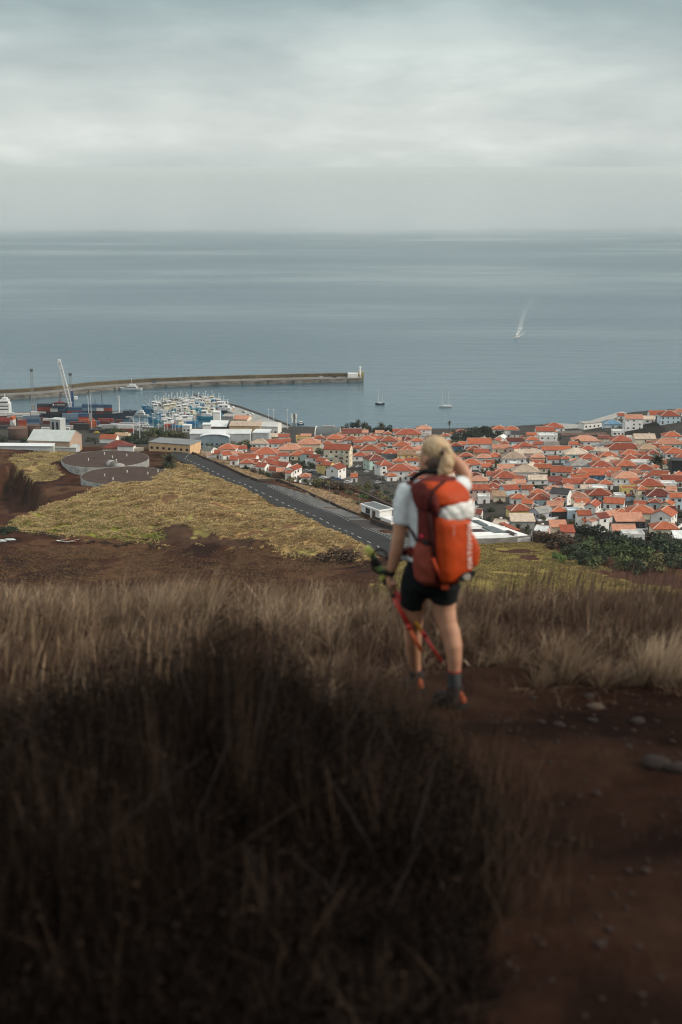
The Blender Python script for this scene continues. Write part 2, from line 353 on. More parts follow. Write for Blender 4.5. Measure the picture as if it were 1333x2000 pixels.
shx = ts.n('ShaderNodeMath', operation='MULTIPLY_ADD'); ts.l(sp_.outputs[0], shx.inputs[0]); shx.inputs[1].default_value = -.9; ts.l(sp_.outputs[1], shx.inputs[2]); ts.l(shx.outputs[0], near_.inputs['Value'])
mx1 = ts.n('ShaderNodeMath', operation='MAXIMUM'); ts.l(slick, mx1.inputs[0]); ts.l(calm.outputs[0], mx1.inputs[1])
mx2 = ts.n('ShaderNodeMath', operation='MAXIMUM'); ts.l(mx1.outputs[0], mx2.inputs[0]); ts.l(near_.outputs[0], mx2.inputs[1])
rg = ts.n('ShaderNodeMapRange'); ts.l(mx2.outputs[0], rg.inputs['Value']); rg.inputs['To Min'].default_value = .24; rg.inputs['To Max'].default_value = .08; ts.l(rg.outputs[0], b.inputs['Roughness'])
w1 = ts.noise(mapped((.09, .25, 1)), 1.0, 6, .62); w2 = ts.noise(mapped((.012, .05, 1)), 1.0, 4, .6)
wa = ts.n('ShaderNodeMath', operation='MULTIPLY_ADD'); ts.l(w2, wa.inputs[0]); wa.inputs[1].default_value = 2.2; ts.l(w1, wa.inputs[2])
bp = ts.n('ShaderNodeBump'); bp.inputs['Distance'].default_value = 1.0; ts.l(wa.outputs[0], bp.inputs['Height']); ts.l(bp.outputs[0], b.inputs['Normal'])
bs = ts.n('ShaderNodeMapRange'); ts.l(mx2.outputs[0], bs.inputs['Value']); bs.inputs['To Min'].default_value = .72; bs.inputs['To Max'].default_value = .10; ts.l(bs.outputs[0], bp.inputs['Strength'])
ts.l(ts.mul((.030, .080, .112), ts.ramp(w1, [(.35, (.8, .8, .8)), (.65, (1.2, 1.2, 1.2))])), b.inputs['Base Color'])
ys = np.concatenate([np.arange(1000, 2000, 100.), np.geomspace(2000, 90000, 40)])
us2 = np.linspace(-.9, .9, 13); SX = us2[None] * (ys[:, None] + 300); SY = np.repeat(ys[:, None], 13, 1)
i2 = np.arange(SX.size).reshape(SX.shape); q2 = np.stack([i2[:-1, :-1], i2[:-1, 1:], i2[1:, 1:], i2[1:, :-1]], -1).reshape(-1, 4)
link('sea', mesh_np('sea', np.stack([SX, SY, np.zeros_like(SX)], -1).reshape(-1, 3), [q2], ts.m), kind='structure')

# ------------------------------------------------------------------ haze
hz = bpy.data.materials.new('haze_air'); hz.use_nodes = True; hn = hz.node_tree; hn.nodes.clear()
ho = hn.nodes.new('ShaderNodeOutputMaterial'); hv = hn.nodes.new('ShaderNodeVolumePrincipled')
hv.inputs['Color'].default_value = (.90, .985, 1.0, 1); hv.inputs['Density'].default_value = HAZE = 3.4e-5; hv.inputs['Anisotropy'].default_value = 0
hn.links.new(hv.outputs[0], ho.inputs['Volume'])
hb = MB(); hb.box(-84000, 84000, -120, 92000, -10, 216)
ho_ = hb.build('haze', hz); ho_['kind'] = 'stuff'
# ================================================================== BUILDINGS OF THE TOWN
def tile_mat(name, col):
    t = NT(name); t.b.inputs['Roughness'].default_value = .85; t.b.inputs['Specular IOR Level'].default_value = .2
    c = t.n('ShaderNodeTexCoord'); oi = t.n('ShaderNodeObjectInfo')
    w = t.n('ShaderNodeTexWave', wave_type='BANDS', bands_direction='X'); w.inputs['Scale'].default_value = 1.1; w.inputs['Distortion'].default_value = .4; w.inputs['Detail'].default_value = 2; t.l(c.outputs['Object'], w.inputs['Vector'])
    va = t.n('ShaderNodeVectorMath', operation='MULTIPLY_ADD'); t.l(oi.outputs['Random'], va.inputs[0]); va.inputs[1].default_value = (40, 40, 40); t.l(c.outputs['Object'], va.inputs[2])
    nz = t.noise(va.outputs[0], .55, 6, .65); n2 = t.noise(va.outputs[0], 3.0, 3, .6)
    k = t.mul(col, t.ramp(nz, [(.28, (.58, .56, .56)), (.5, (1, 1, 1)), (.72, (1.18, 1.2, 1.22))]))
    k = t.mul(k, t.ramp(n2, [(.3, (.8, .8, .8)), (.7, (1.15, 1.15, 1.15))]))
    k = t.mul(k, t.ramp(oi.outputs['Random'], [(0, (.62, .58, .56)), (.5, (1, 1, 1)), (1, (1.08, 1.12, 1.12))]))
    t.l(k, t.b.inputs['Base Color']); t.bump(w.outputs[0], .5, .08); return t.m
ROOF = {'o': ('orange', tile_mat('roof_orange', (.37, .105, .052))), 'r': ('red-orange', tile_mat('roof_red_orange', (.29, .072, .040))), 'd': ('dark red', tile_mat('roof_dark_red', (.16, .042, .033))),
        's': ('salmon', tile_mat('roof_salmon', (.46, .215, .14))), 'c': ('cream', tile_mat('roof_cream', (.52, .42, .33))), 't': ('tan', tile_mat('roof_tan', (.40, .27, .17))),
        'g': ('grey', tile_mat('roof_grey', (.27, .26, .245))), 'k': ('black', tile_mat('roof_black', (.05, .05, .052))), 'b': ('blue', tile_mat('roof_blue', (.12, .24, .34))), 'w': ('white', tile_mat('roof_white', (.66, .66, .64)))}
def wmat(n, c): return mat('wall_' + n, c, .85, .16, .35, objvar=.10)
WALL = {'w': ('white', wmat('white', (.76, .755, .735))), 'c': ('cream', wmat('cream', (.68, .60, .46))), 'p': ('pink', wmat('pink', (.66, .47, .41))), 'b': ('pale blue', wmat('pale_blue', (.50, .62, .68))),
        'm': ('mint', wmat('mint', (.46, .62, .57))), 'y': ('yellow', wmat('yellow', (.72, .56, .22))), 'g': ('grey', wmat('grey', (.36, .36, .35))), 'B': ('strong blue', wmat('strong_blue', (.10, .22, .36))),
        'k': ('dark grey', wmat('dark', (.05, .05, .052))), 'e': ('peach', wmat('peach', (.66, .42, .26))), 'v': ('shaded_white', wmat('shaded_white', (.50, .48, .56)))}  # last entry: white wall, the violet of its shade put into the colour
M_WIN = mat('window_dark', (.025, .03, .035), .25, .3, 1.0, spec=.6); M_FRAME = mat('window_frame_white', (.62, .62, .60), .7, .1)
M_DOOR = mat('door_brown', (.09, .05, .03), .6, .3); M_RIDGE = mat('ridge_mortar', (.55, .42, .34), .9, .25, 1.5); M_PAR = mat('parapet_white', (.72, .72, .70), .85, .2, .6)
M_TRUNK = mat('bark', (.07, .052, .038), .95, .35, 2.0); M_CONC = mat('concrete', (.33, .32, .30), .9, .3, .5); M_DCONC = mat('dark_concrete', (.13, .125, .12), .9, .35, .4)
M_METAL = mat('galvanised', (.30, .31, .31), .5, .2, 1.0, metal=.4); M_DMETAL = mat('dark_steel', (.10, .11, .12), .5, .25, 1.0)
win_me = MB().box(-.5, .5, -.05, .04, 0, 1).mesh('window', M_FRAME); pane_me = MB().box(-.42, .42, -.075, -.04, .06, .94).mesh('pane', M_WIN)
shut_me = MB().box(-.5, .5, -.05, .04, 0, 1).mesh('window', M_WIN)
door_me = MB().box(-.5, .5, -.05, .04, 0, 1).mesh('door', M_DOOR)
chim_me = MB().box(-.4, .4, -.3, .3, -.9, 1.0).box(-.5, .5, -.4, .4, 1.0, 1.15).mesh('chimney', M_PAR)
HOUSES = []        # (root, look, px, py)
def hip_roof(W, D, h, H, ov=.45, mb=None, x0=0, y0=0):
    a = W / 2 + ov; b = D / 2 + ov; mb = mb or MB(); ev = .22
    r = max(a - b, 0.0); s = max(b - a, 0.0)
    base = [(-a, -b), (a, -b), (a, b), (-a, b)]
    v = [(x + x0, y + y0, H) for x, y in base] + [(x + x0, y + y0, H + ev) for x, y in base] + [(-r + x0, -s + y0, H + ev + h), (r + x0, s + y0, H + ev + h)]
    f = [(3, 2, 1, 0)] + [(i, (i + 1) % 4, 4 + (i + 1) % 4, 4 + i) for i in range(4)]
    if r >= s: f += [(4, 5, 9, 8), (5, 6, 9), (6, 7, 8, 9), (7, 4, 8)]
    else: f += [(4, 5, 8), (5, 6, 9, 8), (6, 7, 9), (7, 4, 8, 9)]
    mb.add(v, f); rg = [(v[8], v[9])] if max(r, s) > .2 else []
    ends = [8, 9, 9, 8] if r >= s else [8, 8, 9, 9]
    return mb, rg + [(v[4 + i], v[ends[i]]) for i in range(4)]
def gable_roof(W, D, h, H, ov=.4):
    a = W / 2 + ov * .7; b = D / 2 + ov; dz = h * ov / (D / 2); mb = MB(); t = .2
    lo = H - dz
    p = [(-b, lo), (0, H + h), (b, lo), (b, lo + t), (0, H + h + t), (-b, lo + t)]
    vs = [(x, y, z) for x in (-a, a) for y, z in p]; n = 6
    mb.add(vs, [(0, 1, 7, 6), (1, 2, 8, 7), (2, 3, 9, 8), (3, 4, 10, 9), (4, 5, 11, 10), (5, 0, 6, 11), (0, 5, 4, 1), (1, 4, 3, 2), (6, 7, 10, 11), (7, 8, 9, 10)])
    return mb, [((-a, 0, H + h + t), (a, 0, H + h + t))]
def window(root, x, y, z, w, h, rz, me=None):
    o = link('window', me or shut_me, root); o.location = (x, y, z); o.scale = (w, 1, h); o.rotation_euler = (0, 0, rz)
    return o
STW = {1: 'single-storey', 2: 'two-storey', 3: 'three-storey'}
def house(cx, cy, w, kind, rc, wc, yaw=0, st=1, dr=.8, rise=None, look=None, cat='house', hw=None, name='house'):
    H = hw or {1: 3.1, 2: 5.8, 3: 8.6}[st]
    x, y, z = ph(cx, cy, H)
    dep = y * math.cos(PITCH) + (EYE - z) * math.sin(PITCH); W = w * dep / FPX
    ya = R(yaw); ca, sa = abs(math.cos(ya)), abs(math.sin(ya))
    D = min(max(W * dr, 6.0), 12.0)
    if yaw:  # keep the seen width
        W = max(5.0, (w * dep / FPX - D * sa * .9) / max(ca, .35)) if ca > .4 else W; 
    if abs(yaw) >= 60: W, D = 9.0, W   # gable end towards the camera
    half = (W * sa + D * ca) / 2
    X = x * (1 + half / y); Y = y + half
    zg = z - H
    rt = thing(name, (X, Y, zg), ya)
    rr = random.Random(int(cx * 7919 + cy * 104729))
    wmt = WALL[wc][1]; rm = ROOF[rc][1]
    mb = MB(); mb.box(-W / 2, W / 2, -D / 2, D / 2, -3.5, H)
    mb2 = None
    if kind == 'g':
        h = rise or D * .24; mb.add([(-W / 2, -D / 2, H), (-W / 2, D / 2, H), (-W / 2, 0, H + h), (W / 2, -D / 2, H), (W / 2, D / 2, H), (W / 2, 0, H + h)], [(0, 1, 2), (5, 4, 3)])
        r, rid = gable_roof(W, D, h, H)
        ro = r.build('roof', rm, rt)
    elif kind == 'h':
        h = rise or min(W, D) * .26; r, rid = hip_roof(W, D, h, H)
        ro = r.build('roof', rm, rt)
    elif kind == 'm':   # single pitch falling to the front
        h = rise or 1.6; r = MB(); a = W / 2 + .4; b = D / 2 + .4
        r.add([(-a, -b, H), (a, -b, H), (a, b, H + h), (-a, b, H + h), (-a, -b, H + .2), (a, -b, H + .2), (a, b, H + h + .2), (-a, b, H + h + .2)], [(3, 2, 1, 0), (4, 5, 6, 7), (0, 1, 5, 4), (1, 2, 6, 5), (2, 3, 7, 6), (3, 0, 4, 7)])
        mb.add([(-W / 2, -D / 2, H), (-W / 2, D / 2, H), (-W / 2, D / 2, H + h), (W / 2, -D / 2, H), (W / 2, D / 2, H), (W / 2, D / 2, H + h)], [(0, 1, 2), (5, 4, 3), (1, 4, 5, 2)])
        ro = r.build('roof', rm, rt); rid = []
    else:               # flat terrace with parapet
        r = MB(); r.box(-W / 2 + .2, W / 2 - .2, -D / 2 + .2, D / 2 - .2, H - .1, H + .06); ro = r.build('roof', rm, rt); rid = []
        p = MB(); t = .2; e = .06
        p.box(-W / 2 - e, W / 2 + e, -D / 2 - e, -D / 2 + t, H - .05, H + .8); p.box(-W / 2 - e, W / 2 + e, D / 2 - t, D / 2 + e, H - .05, H + .8)
        p.box(-W / 2 - e, -W / 2 + t, -D / 2 + t, D / 2 - t, H - .05, H + .8); p.box(W / 2 - t, W / 2 + e, -D / 2 + t, D / 2 - t, H - .05, H + .8); p.build('parapet', M_PAR if wc in 'wcg' else wmt, rt)
    mb.build('wall', wmt, rt)
    if rid:
        q = MB()
        for a, b in rid: q.bar(Vector(a) + Vector((0, 0, .03)), Vector(b) + Vector((0, 0, .03)), .34, .22)
        q.build('ridge_cap', M_RIDGE if rc not in 'k' else M_DCONC, ro)
    # openings
    nst = max(1, st)
    fn = max(1, int(W / rr.uniform(2.7, 4.2))); dk = rr.randrange(fn)
    for s in range(nst):
        zb = .95 + s * 2.8
        if zb + 1.3 > H: break
        for i in range(fn):
            px_ = -W / 2 + W * (i + .5) / fn + rr.uniform(-.3, .3)
            if s == 0 and i == dk:
                d = link('door', door_me, rt); d.location = (px_, -D / 2, 0); d.scale = (1.1, 1, 2.15)
            elif rr.random() < .85:
                wd = rr.choice((.9, 1.1, 1.3, 1.7))
                if rr.random() < .4:
                    f = window(rt, px_, -D / 2, zb, wd, 1.25, 0, win_me); link('pane', pane_me, f)
                else: window(rt, px_, -D / 2, zb, wd, 1.25, 0)
        sn = max(1, int(D / 4.5))
        for sd_ in (-1, 1):
            for i in range(sn):
                if rr.random() < .75: window(rt, sd_ * W / 2, -D / 2 + D * (i + .5) / sn, zb, 1.0, 1.25, sd_ * math.pi / 2)
    if kind in 'hg' and rr.random() < .55:
        c = link('chimney', chim_me, ro); hx = rr.uniform(-.3, .3) * W; c.location = (hx, rr.uniform(.05, .2) * D, H + (h * .75))
    if rr.random() < .55 and kind != 'f':   # low yard wall in front
        yw = MB(); o_ = rr.uniform(1.8, 3.5); e = rr.uniform(0, 3)
        yw.box(-W / 2 - e, W / 2 + 1, -D / 2 - o_, -D / 2 - o_ + .2, -3, rr.uniform(.5, 1.1)); yw.box(W / 2 + .8, W / 2 + 1, -D / 2 - o_ + .2, D / 2, -3, .7); yw.build('yard_wall', M_PAR if rr.random() < .7 else M_DCONC, rt)
    if rr.random() < .3 and kind != 'f' and st < 3:   # lean-to on one side with its own tiled roof
        sd_ = rr.choice((-1, 1)); lw = rr.uniform(2.5, 4.5); lh = H - rr.uniform(.3, .8); x0 = sd_ * W / 2; x1 = x0 + sd_ * lw
        an = MB(); an.box(min(x0, x1), max(x0, x1), -D * .42, D * .25, -3.5, lh - .5); an.build('annex_wall', wmt, rt)
        am = MB(); xo = x1 + sd_ * .3
        pts = [(x0, -D * .45, lh), (xo, -D * .45, lh - .75), (xo, D * .28, lh - .75), (x0, D * .28, lh)]
        am.add(pts + [(a, b, c + .18) for a, b, c in pts], [(3, 2, 1, 0), (4, 5, 6, 7), (0, 1, 5, 4), (1, 2, 6, 5), (2, 3, 7, 6), (3, 0, 4, 7)]); am.build('annex_roof', ROOF[rr.choice('oors')][1] if rc in 'orsd' else rm, rt)
    if not look:
        rt_ = {'g': 'gable roof', 'h': 'hip roof', 'm': 'sloping roof', 'f': 'flat terrace roof'}[kind]
        look = f"{STW[nst]} {WALL[wc][0]} house with {ROOF[rc][0]} {rt_}"
    tag(rt, None, cat, 'houses of the seaside town' if cat == 'house' else None)
    HOUSES.append((rt, look, *proj(X, Y, zg + H)))
    return rt
HL = """446,878,38,h,o,w,-8,1;470,877,26,g,o,w,10,1;482,890,23,g,d,c,-20,1;427,886,13,g,o,w,0,1;440,889,20,g,o,w,30,1;458,898,15,g,o,w,0,1;483,898,44,g,c,w,-12,1;482,905,24,h,r,w,0,1
508,867,32,h,c,w,0,1;540,866,32,g,o,w,0,1;520,887,46,h,o,w,0,2;552,890,23,g,o,w,0,2;568,879,45,h,o,c,0,1;584,890,32,h,o,c,0,1;534,853,26,g,c,e,0,1;555,853,20,g,o,w,0,1;590,855,22,f,c,y,0,1
498,905,24,g,r,w,-24,1;514,912,24,g,r,w,-24,1;527,904,24,g,r,w,-24,1;542,908,24,g,r,w,-24,1;556,911,24,g,r,w,-24,2;574,918,24,g,r,w,66,2;535,919,16,g,r,w,0,1;549,922,15,g,o,c,0,1
604,868,44,h,o,c,0,2;623,857,22,h,o,w,0,1;655,858,34,h,o,c,0,1;688,846,36,g,d,c,0,2;687,860,28,h,o,w,0,1;717,861,34,h,o,w,0,1;729,854,20,h,o,c,0,1;760,862,34,h,o,w,0,1;724,880,38,h,o,w,0,1;699,876,22,h,o,w,0,1;704,891,26,h,r,w,0,1
732,900,42,h,d,m,20,2;751,910,36,h,r,w,22,2;782,920,48,h,o,w,0,2;764,896,34,g,k,w,0,1;794,888,34,g,t,y,0,2;763,886,32,h,o,w,0,1;785,872,34,h,o,w,0,1;815,862,22,h,o,w,0,1;797,849,50,h,r,c,0,1;828,839,28,h,s,w,0,2;797,882,36,h,o,c,0,1;832,852,16,g,g,w,0,1
606,888,24,g,r,m,-30,2;618,895,24,g,r,w,-30,2;630,902,24,g,r,p,-30,2;642,909,24,g,r,y,-30,2;657,917,30,g,r,w,60,2;692,932,12,g,o,w,0,1;597,932,18,h,o,w,0,1;710,845,18,g,o,p,0,1;742,846,16,g,s,w,0,1;757,848,14,h,o,c,0,1;775,843,14,g,c,w,0,1
900,845,22,h,d,w,0,1;975,839,26,h,o,w,0,2;999,840,26,h,o,w,0,2;1010,848,22,g,k,w,0,1;980,856,13,g,w,w,70,1;936,867,46,g,o,w,0,2;970,862,14,g,o,c,70,1;978,876,32,g,t,c,0,1;1006,862,30,g,o,b,0,1;1025,872,28,h,r,p,0,1
927,880,30,h,r,c,0,1;940,884,28,g,o,e,0,1;910,892,26,h,r,w,0,1;944,895,28,h,s,b,0,1;967,893,28,h,o,w,0,1;920,908,40,h,o,w,0,1;890,872,24,h,o,B,0,1;1003,896,44,h,c,w,0,1;1022,886,34,g,c,w,0,1;1003,878,22,g,r,p,60,1
1064,842,34,g,r,w,0,2;1082,836,36,h,r,w,0,1;1070,852,34,f,w,w,0,2;1038,850,18,g,o,c,0,1;1040,860,24,h,o,w,0,1;1077,870,28,g,g,w,0,1;1073,879,30,g,o,w,0,1;1100,878,28,g,o,w,0,1;1142,862,48,h,s,w,0,1;1148,879,28,h,r,w,0,1;1125,888,46,h,c,m,0,1
1050,894,26,h,s,e,0,1;1042,886,34,h,c,p,0,1;1150,896,34,h,r,w,0,1;1175,882,30,g,c,w,-20,1;1061,914,32,g,o,c,0,1;1136,910,42,h,g,w,0,1;1118,905,20,g,o,b,60,1;1174,912,40,h,c,w,0,1;1087,912,24,g,k,w,0,1;1098,923,46,g,o,w,-14,1;1155,928,54,g,o,B,0,1
1130,935,38,g,o,w,12,1;1118,944,38,g,o,w,0,1;1154,944,28,h,r,w,0,1;1182,946,26,h,o,w,0,1;1168,956,36,f,w,w,-10,1;1096,966,42,g,k,w,-24,2;1170,968,46,h,r,g,0,1;1050,964,28,h,o,p,0,1;1055,976,38,h,r,b,0,1;1079,957,28,h,s,w,0,1;1083,988,28,g,s,w,0,1;1128,972,36,h,s,c,0,1;1137,982,28,g,o,w,0,1
1158,990,30,g,r,w,65,2;1200,984,44,g,o,w,-15,1;1092,1000,30,h,o,k,0,1;1058,1003,44,g,g,v,30,1;1120,1000,24,f,w,b,0,1;1085,941,26,m,d,w,0,1;1050,937,36,g,c,w,0,1
986,934,46,h,r,p,0,1;935,940,34,h,s,c,0,1;932,956,40,g,c,p,0,2;962,954,34,h,r,c,0,1;995,957,36,g,r,b,20,1;1014,944,24,g,o,w,0,1;1013,974,30,h,o,w,0,1;1014,999,46,h,o,y,10,1;1026,923,50,h,c,w,0,1;988,915,32,g,c,c,0,1;975,921,14,h,o,w,0,1;928,932,30,h,d,w,0,1;930,1004,28,g,d,w,-15,1;1016,914,18,g,d,w,0,1;1006,907,18,f,w,w,0,1
1222,935,48,h,s,w,0,1;1214,928,26,h,d,w,0,1;1222,911,40,h,o,g,0,1;1258,918,36,h,r,w,0,1;1268,950,50,h,r,y,0,1;1263,929,18,h,o,w,0,1;1290,930,40,g,o,w,-26,1;1315,940,44,g,o,w,-10,1;1286,970,52,h,d,b,0,1;1251,1003,52,h,o,c,0,1;1297,1009,44,g,o,w,62,2;1329,980,30,h,o,w,0,1;1230,956,34,f,c,y,0,1;1305,946,28,f,w,w,0,1
1237,818,34,g,o,w,0,3;1263,819,28,g,c,w,0,1;1285,810,34,g,o,w,0,1;1307,813,38,h,c,b,0,2;1327,806,26,h,c,w,0,1;1196,829,34,h,b,b,0,1;1207,843,22,f,w,w,0,1;1213,812,12,g,r,w,0,1;1258,857,40,g,c,c,0,2;1234,855,16,f,c,w,0,1;1312,853,34,h,o,w,0,1
1305,868,58,h,s,m,0,1;1275,864,24,g,o,c,0,1;1213,862,40,h,r,c,0,1;1218,878,68,h,r,w,0,1;1264,878,36,h,t,c,0,1;1230,889,36,h,o,w,0,1;1188,892,34,h,o,w,0,1;1262,897,26,h,r,w,0,1;1230,898,30,h,o,c,0,1;1317,886,40,h,o,w,0,1;1329,894,20,h,r,w,0,1;1193,902,34,h,c,w,0,1;1252,905,34,f,w,g,0,1;1185,868,20,g,g,w,0,1;1180,856,22,g,d,c,0,1
978,1026,26,g,c,w,-30,1;1020,1019,44,m,c,g,0,1;1060,1038,30,g,w,p,-25,1;1090,1030,30,m,c,c,0,1;1108,1040,24,m,o,p,0,1;1152,1019,48,g,o,c,18,1;1228,1019,54,m,s,k,0,1;1217,1036,44,g,s,c,0,1;1297,1034,48,h,o,c,0,1;1236,1046,40,f,w,w,0,1;1326,1052,18,m,w,w,0,1
850,870,22,h,o,w,0,1;870,866,20,g,o,w,0,1;845,885,28,h,o,w,0,1;875,890,26,h,r,w,0,1;860,905,30,h,o,c,0,1;835,905,30,h,s,w,0,1;900,925,30,h,o,w,0,1;880,915,26,g,c,w,0,1;830,935,28,h,r,w,0,1;870,940,34,h,o,w,0,1;905,960,30,g,o,w,0,1;880,975,34,h,o,c,0,1;850,965,30,g,s,w,0,1;870,852,16,h,r,w,0,1;845,856,18,g,o,w,0,1
905,868,18,g,o,w,0,1;955,905,20,g,o,w,0,1;1080,897,22,g,o,w,0,1;1105,897,18,h,o,b,0,1;1205,905,20,g,s,w,0,1;1120,868,16,g,o,w,0,1;1053,868,18,g,r,w,0,1;985,867,16,h,o,w,0,1;1240,945,18,m,o,w,0,1;1195,930,20,g,o,w,0,1;1145,955,20,g,c,w,0,1;1030,955,22,g,o,w,0,1;975,970,22,m,t,c,0,1;945,972,22,f,w,w,0,1;1240,925,20,g,s,w,0,1;1290,905,20,g,o,c,0,1;1300,877,22,g,o,w,0,1;1275,887,24,h,o,w,0,1;1250,888,18,g,c,w,0,1;1200,920,24,g,o,w,0,1;1110,955,18,g,s,w,0,1;1210,970,18,f,w,w,0,1;960,928,18,g,o,w,0,1;905,940,20,g,o,w,0,1;1050,905,20,g,c,w,0,1;1165,900,16,g,o,w,0,1
640,867,20,h,o,w,0,1;670,855,16,g,o,c,0,1;745,872,22,h,o,w,0,1;740,857,18,g,o,w,0,1;775,860,18,g,s,w,0,1;820,878,24,h,o,w,0,1;700,864,18,g,o,w,0,1;718,890,20,g,s,w,0,1;780,902,24,h,o,c,0,1;805,900,24,g,o,w,0,1;810,930,26,h,o,w,0,1;585,872,16,g,o,w,0,1;560,862,16,g,o,c,0,1;600,880,20,g,o,c,0,1;620,872,18,f,c,c,0,1;500,880,18,g,o,w,0,1;535,898,20,g,r,w,0,1;462,888,18,g,s,w,0,1;505,895,18,g,o,c,0,1"""
HL = [e for l in HL.split('\n') for e in l.split(';')]
for e in HL:
    a = e.split(','); house(float(a[0]), float(a[1]), float(a[2]) * 1.0 + 1, a[3], (rnd.choice('rsdrr') if a[4] == 'o' and rnd.random() < .30 else rnd.choice('oors') if a[4] in 'ct' and rnd.random() < .42 else a[4]), a[5], float(a[6]), int(a[7]), dr=.8 if a[3] != 'g' else .72)

# smaller infill houses in the gaps between the listed ones
rf2 = random.Random(77); spots = [(float(e.split(',')[0]), float(e.split(',')[1])) for e in HL]; nadd = 0; tries = 0
while nadd < 46 and tries < 9000:
    tries += 1; px = rf2.uniform(690, 1330); py = rf2.uniform(856, 1012)
    if (px < 900 and py > 935) or (px < 760 and py > 905) or (910 < px < 1060 and py > 985) or (1200 < px < 1320 and py < 866) or py < 850 + (px > 1080) * 22: continue
    if any(abs(px - a) < 17 and abs(py - b) < 7.0 for a, b in spots): continue
    spots.append((px, py)); nadd += 1; house(px, py, rf2.uniform(17, 27), rf2.choice('ghhg'), rf2.choice('ooorrsdc'), rf2.choice('wwwwwcpb'), rf2.choice((0, -14, 12, 25, -25, 62)), 1 if rf2.random() < .8 else 2)
print('houses', len(HOUSES))
# ================================================================== ROAD, TANKS, PORT
def W2(px, py, h=0): x, y, z = ph(px, py, h); return Vector((x, y, z))
def ppm(px, py): x, y, z = ph(px, py); return FPX / (y * math.cos(PITCH) + (EYE - z) * math.sin(PITCH))
M_ASPH = mat('asphalt', (.017, .0172, .018), .9, .35, .12); M_ASPH2 = mat('asphalt_bay', (.024, .024, .024), .9, .3, .15); M_PAINT = mat('road_paint', (.50, .50, .47), .8, .3, 1.0)
M_STONE = mat('dark_stone', (.045, .034, .030), .95, .4, .6); M_KERB = mat('kerb_concrete', (.20, .17, .14), .95, .3, .5)
def strip(name, A, B, z, mt, n=160, m=8, y0=None, y1=None):
    ys = np.linspace(y0, y1, n); xa = at_y(A, ys); xb = at_y(B, ys); t = np.linspace(0, 1, m)
    X = xa[:, None] * (1 - t) + xb[:, None] * t; Y = np.repeat(ys[:, None], m, 1); Z = base_h(X, Y) + z
    i = np.arange(n * m).reshape(n, m); q = np.stack([i[:-1, :-1], i[:-1, 1:], i[1:, 1:], i[1:, :-1]], -1).reshape(-1, 4)
    return link(name, mesh_np(name, np.stack([X, Y, Z], -1).reshape(-1, 3), [q], mt), kind='structure')
strip('road', RL, RR, .34, M_ASPH, y0=505, y1=775)
BAY_O = np.array([ph(*p)[:2] for p in [(505, 941), (542, 940), (600, 966), (650, 988), (705, 1011), (760, 1034), (800, 1052)]])
strip('parking_bay', RR, BAY_O, .345, M_ASPH2, y0=563, y1=float(ph(505, 943)[1]) - .5, n=90)
strip('bay_entrance', RR, BAY_O, .35, M_STONE, y0=563, y1=581, n=12)
def draped_line(mb, A, y0, y1, w, off=0.0, z=.36):
    if y1 < y0: y0, y1 = y1, y0
    ya = np.linspace(y0, y1, 3); xa = at_y(A, ya) + off
    zz = base_h(xa, ya) + z; vs = []
    for a, b, c in zip(xa, ya, zz): vs += [(a - w / 2, b, c), (a + w / 2, b, c)]
    mb.add(vs, [(0, 1, 3, 2), (2, 3, 5, 4)])
CLN = np.array([ph(*p)[:2] for p in [(362, 897), (383, 907), (416, 922), (457, 940), (502, 959), (535, 974), (571, 992), (640, 1022), (700, 1050), (740, 1069)]])
lm = MB(); y = 527.0
while y < 770: draped_line(lm, CLN, y, y + 2.6, .38); y += 6.6
rm = lm.build('lane_marking', M_PAINT); rm['kind'] = 'structure'
dm = MB(); y = 530.0
while y < float(ph(511, 949)[1]):
    if not 566 < y < 580: draped_line(dm, RR, y, y + 1.1, .30, -.6, .365)
    y += 2.4
o = dm.build('bay_dotted_marking', M_PAINT); o['kind'] = 'structure'
M_FPAINT = mat('faded_paint', (.26, .26, .25), .9, .3, .6)
sm_ = MB(); y = 531.0
while y < float(ph(515, 945)[1]) - 4:
    if not 564 < y < 582:
        a = float(at_y(RR, y)) + .6; b_ = float(at_y(BAY_O, y + 1.5)) - .6 if y > 560 else a + 9; pts = []
        for k in range(5):
            t = k / 4; X = a + (b_ - a) * t; Yy = y + 1.5 * t; z = float(base_h(X, Yy)) + .368; pts += [(X, Yy, z), (X, Yy + .55, z)]
        sm_.add(pts, [(2 * k, 2 * k + 2, 2 * k + 3, 2 * k + 1) for k in range(4)])
    y += 2.7
o = sm_.build('stall_marking', M_FPAINT); o['kind'] = 'structure'
strip('second_bay', RR, RR + np.array([[9.6, 0]]), .342, M_ASPH2, y0=512, y1=563.4, n=30)
# low dark wall along the far side of the road and bay
def wall_along(name, pts, h, t, mt, label, cat='wall', zoff=0):
    mb = MB()
    P3 = [Vector(p) for p in pts]
    for a, b in zip(P3[:-1], P3[1:]):
        d = (b - a); n = max(1, int(d.length / 6)); s = Vector((-d.y, d.x, 0)).normalized() * t / 2
        for k in range(n):
            p = a + d * k / n; q = a + d * (k + 1) / n; vs = []
            for r_ in (p, q):
                z = float(base_h(r_.x, r_.y)) + zoff
                for sg in (-1, 1):
                    vs += [(r_.x + s.x * sg, r_.y + s.y * sg, z - 1), (r_.x + s.x * sg, r_.y + s.y * sg, z + h)]
            mb.add(vs, [(0, 1, 5, 4), (2, 6, 7, 3), (1, 3, 7, 5), (0, 2, 3, 1), (4, 5, 7, 6)])
    o = mb.build(name, mt); tag(o, label, cat); return o
wall_along('roadside_wall', [W2(*p) for p in [(366, 882), (435, 911), (505, 940), (542, 938), (600, 963), (650, 985), (697, 1006)]], 1.0, .6, M_STONE, 'low dark stone wall along the outer edge of the road and parking bay')
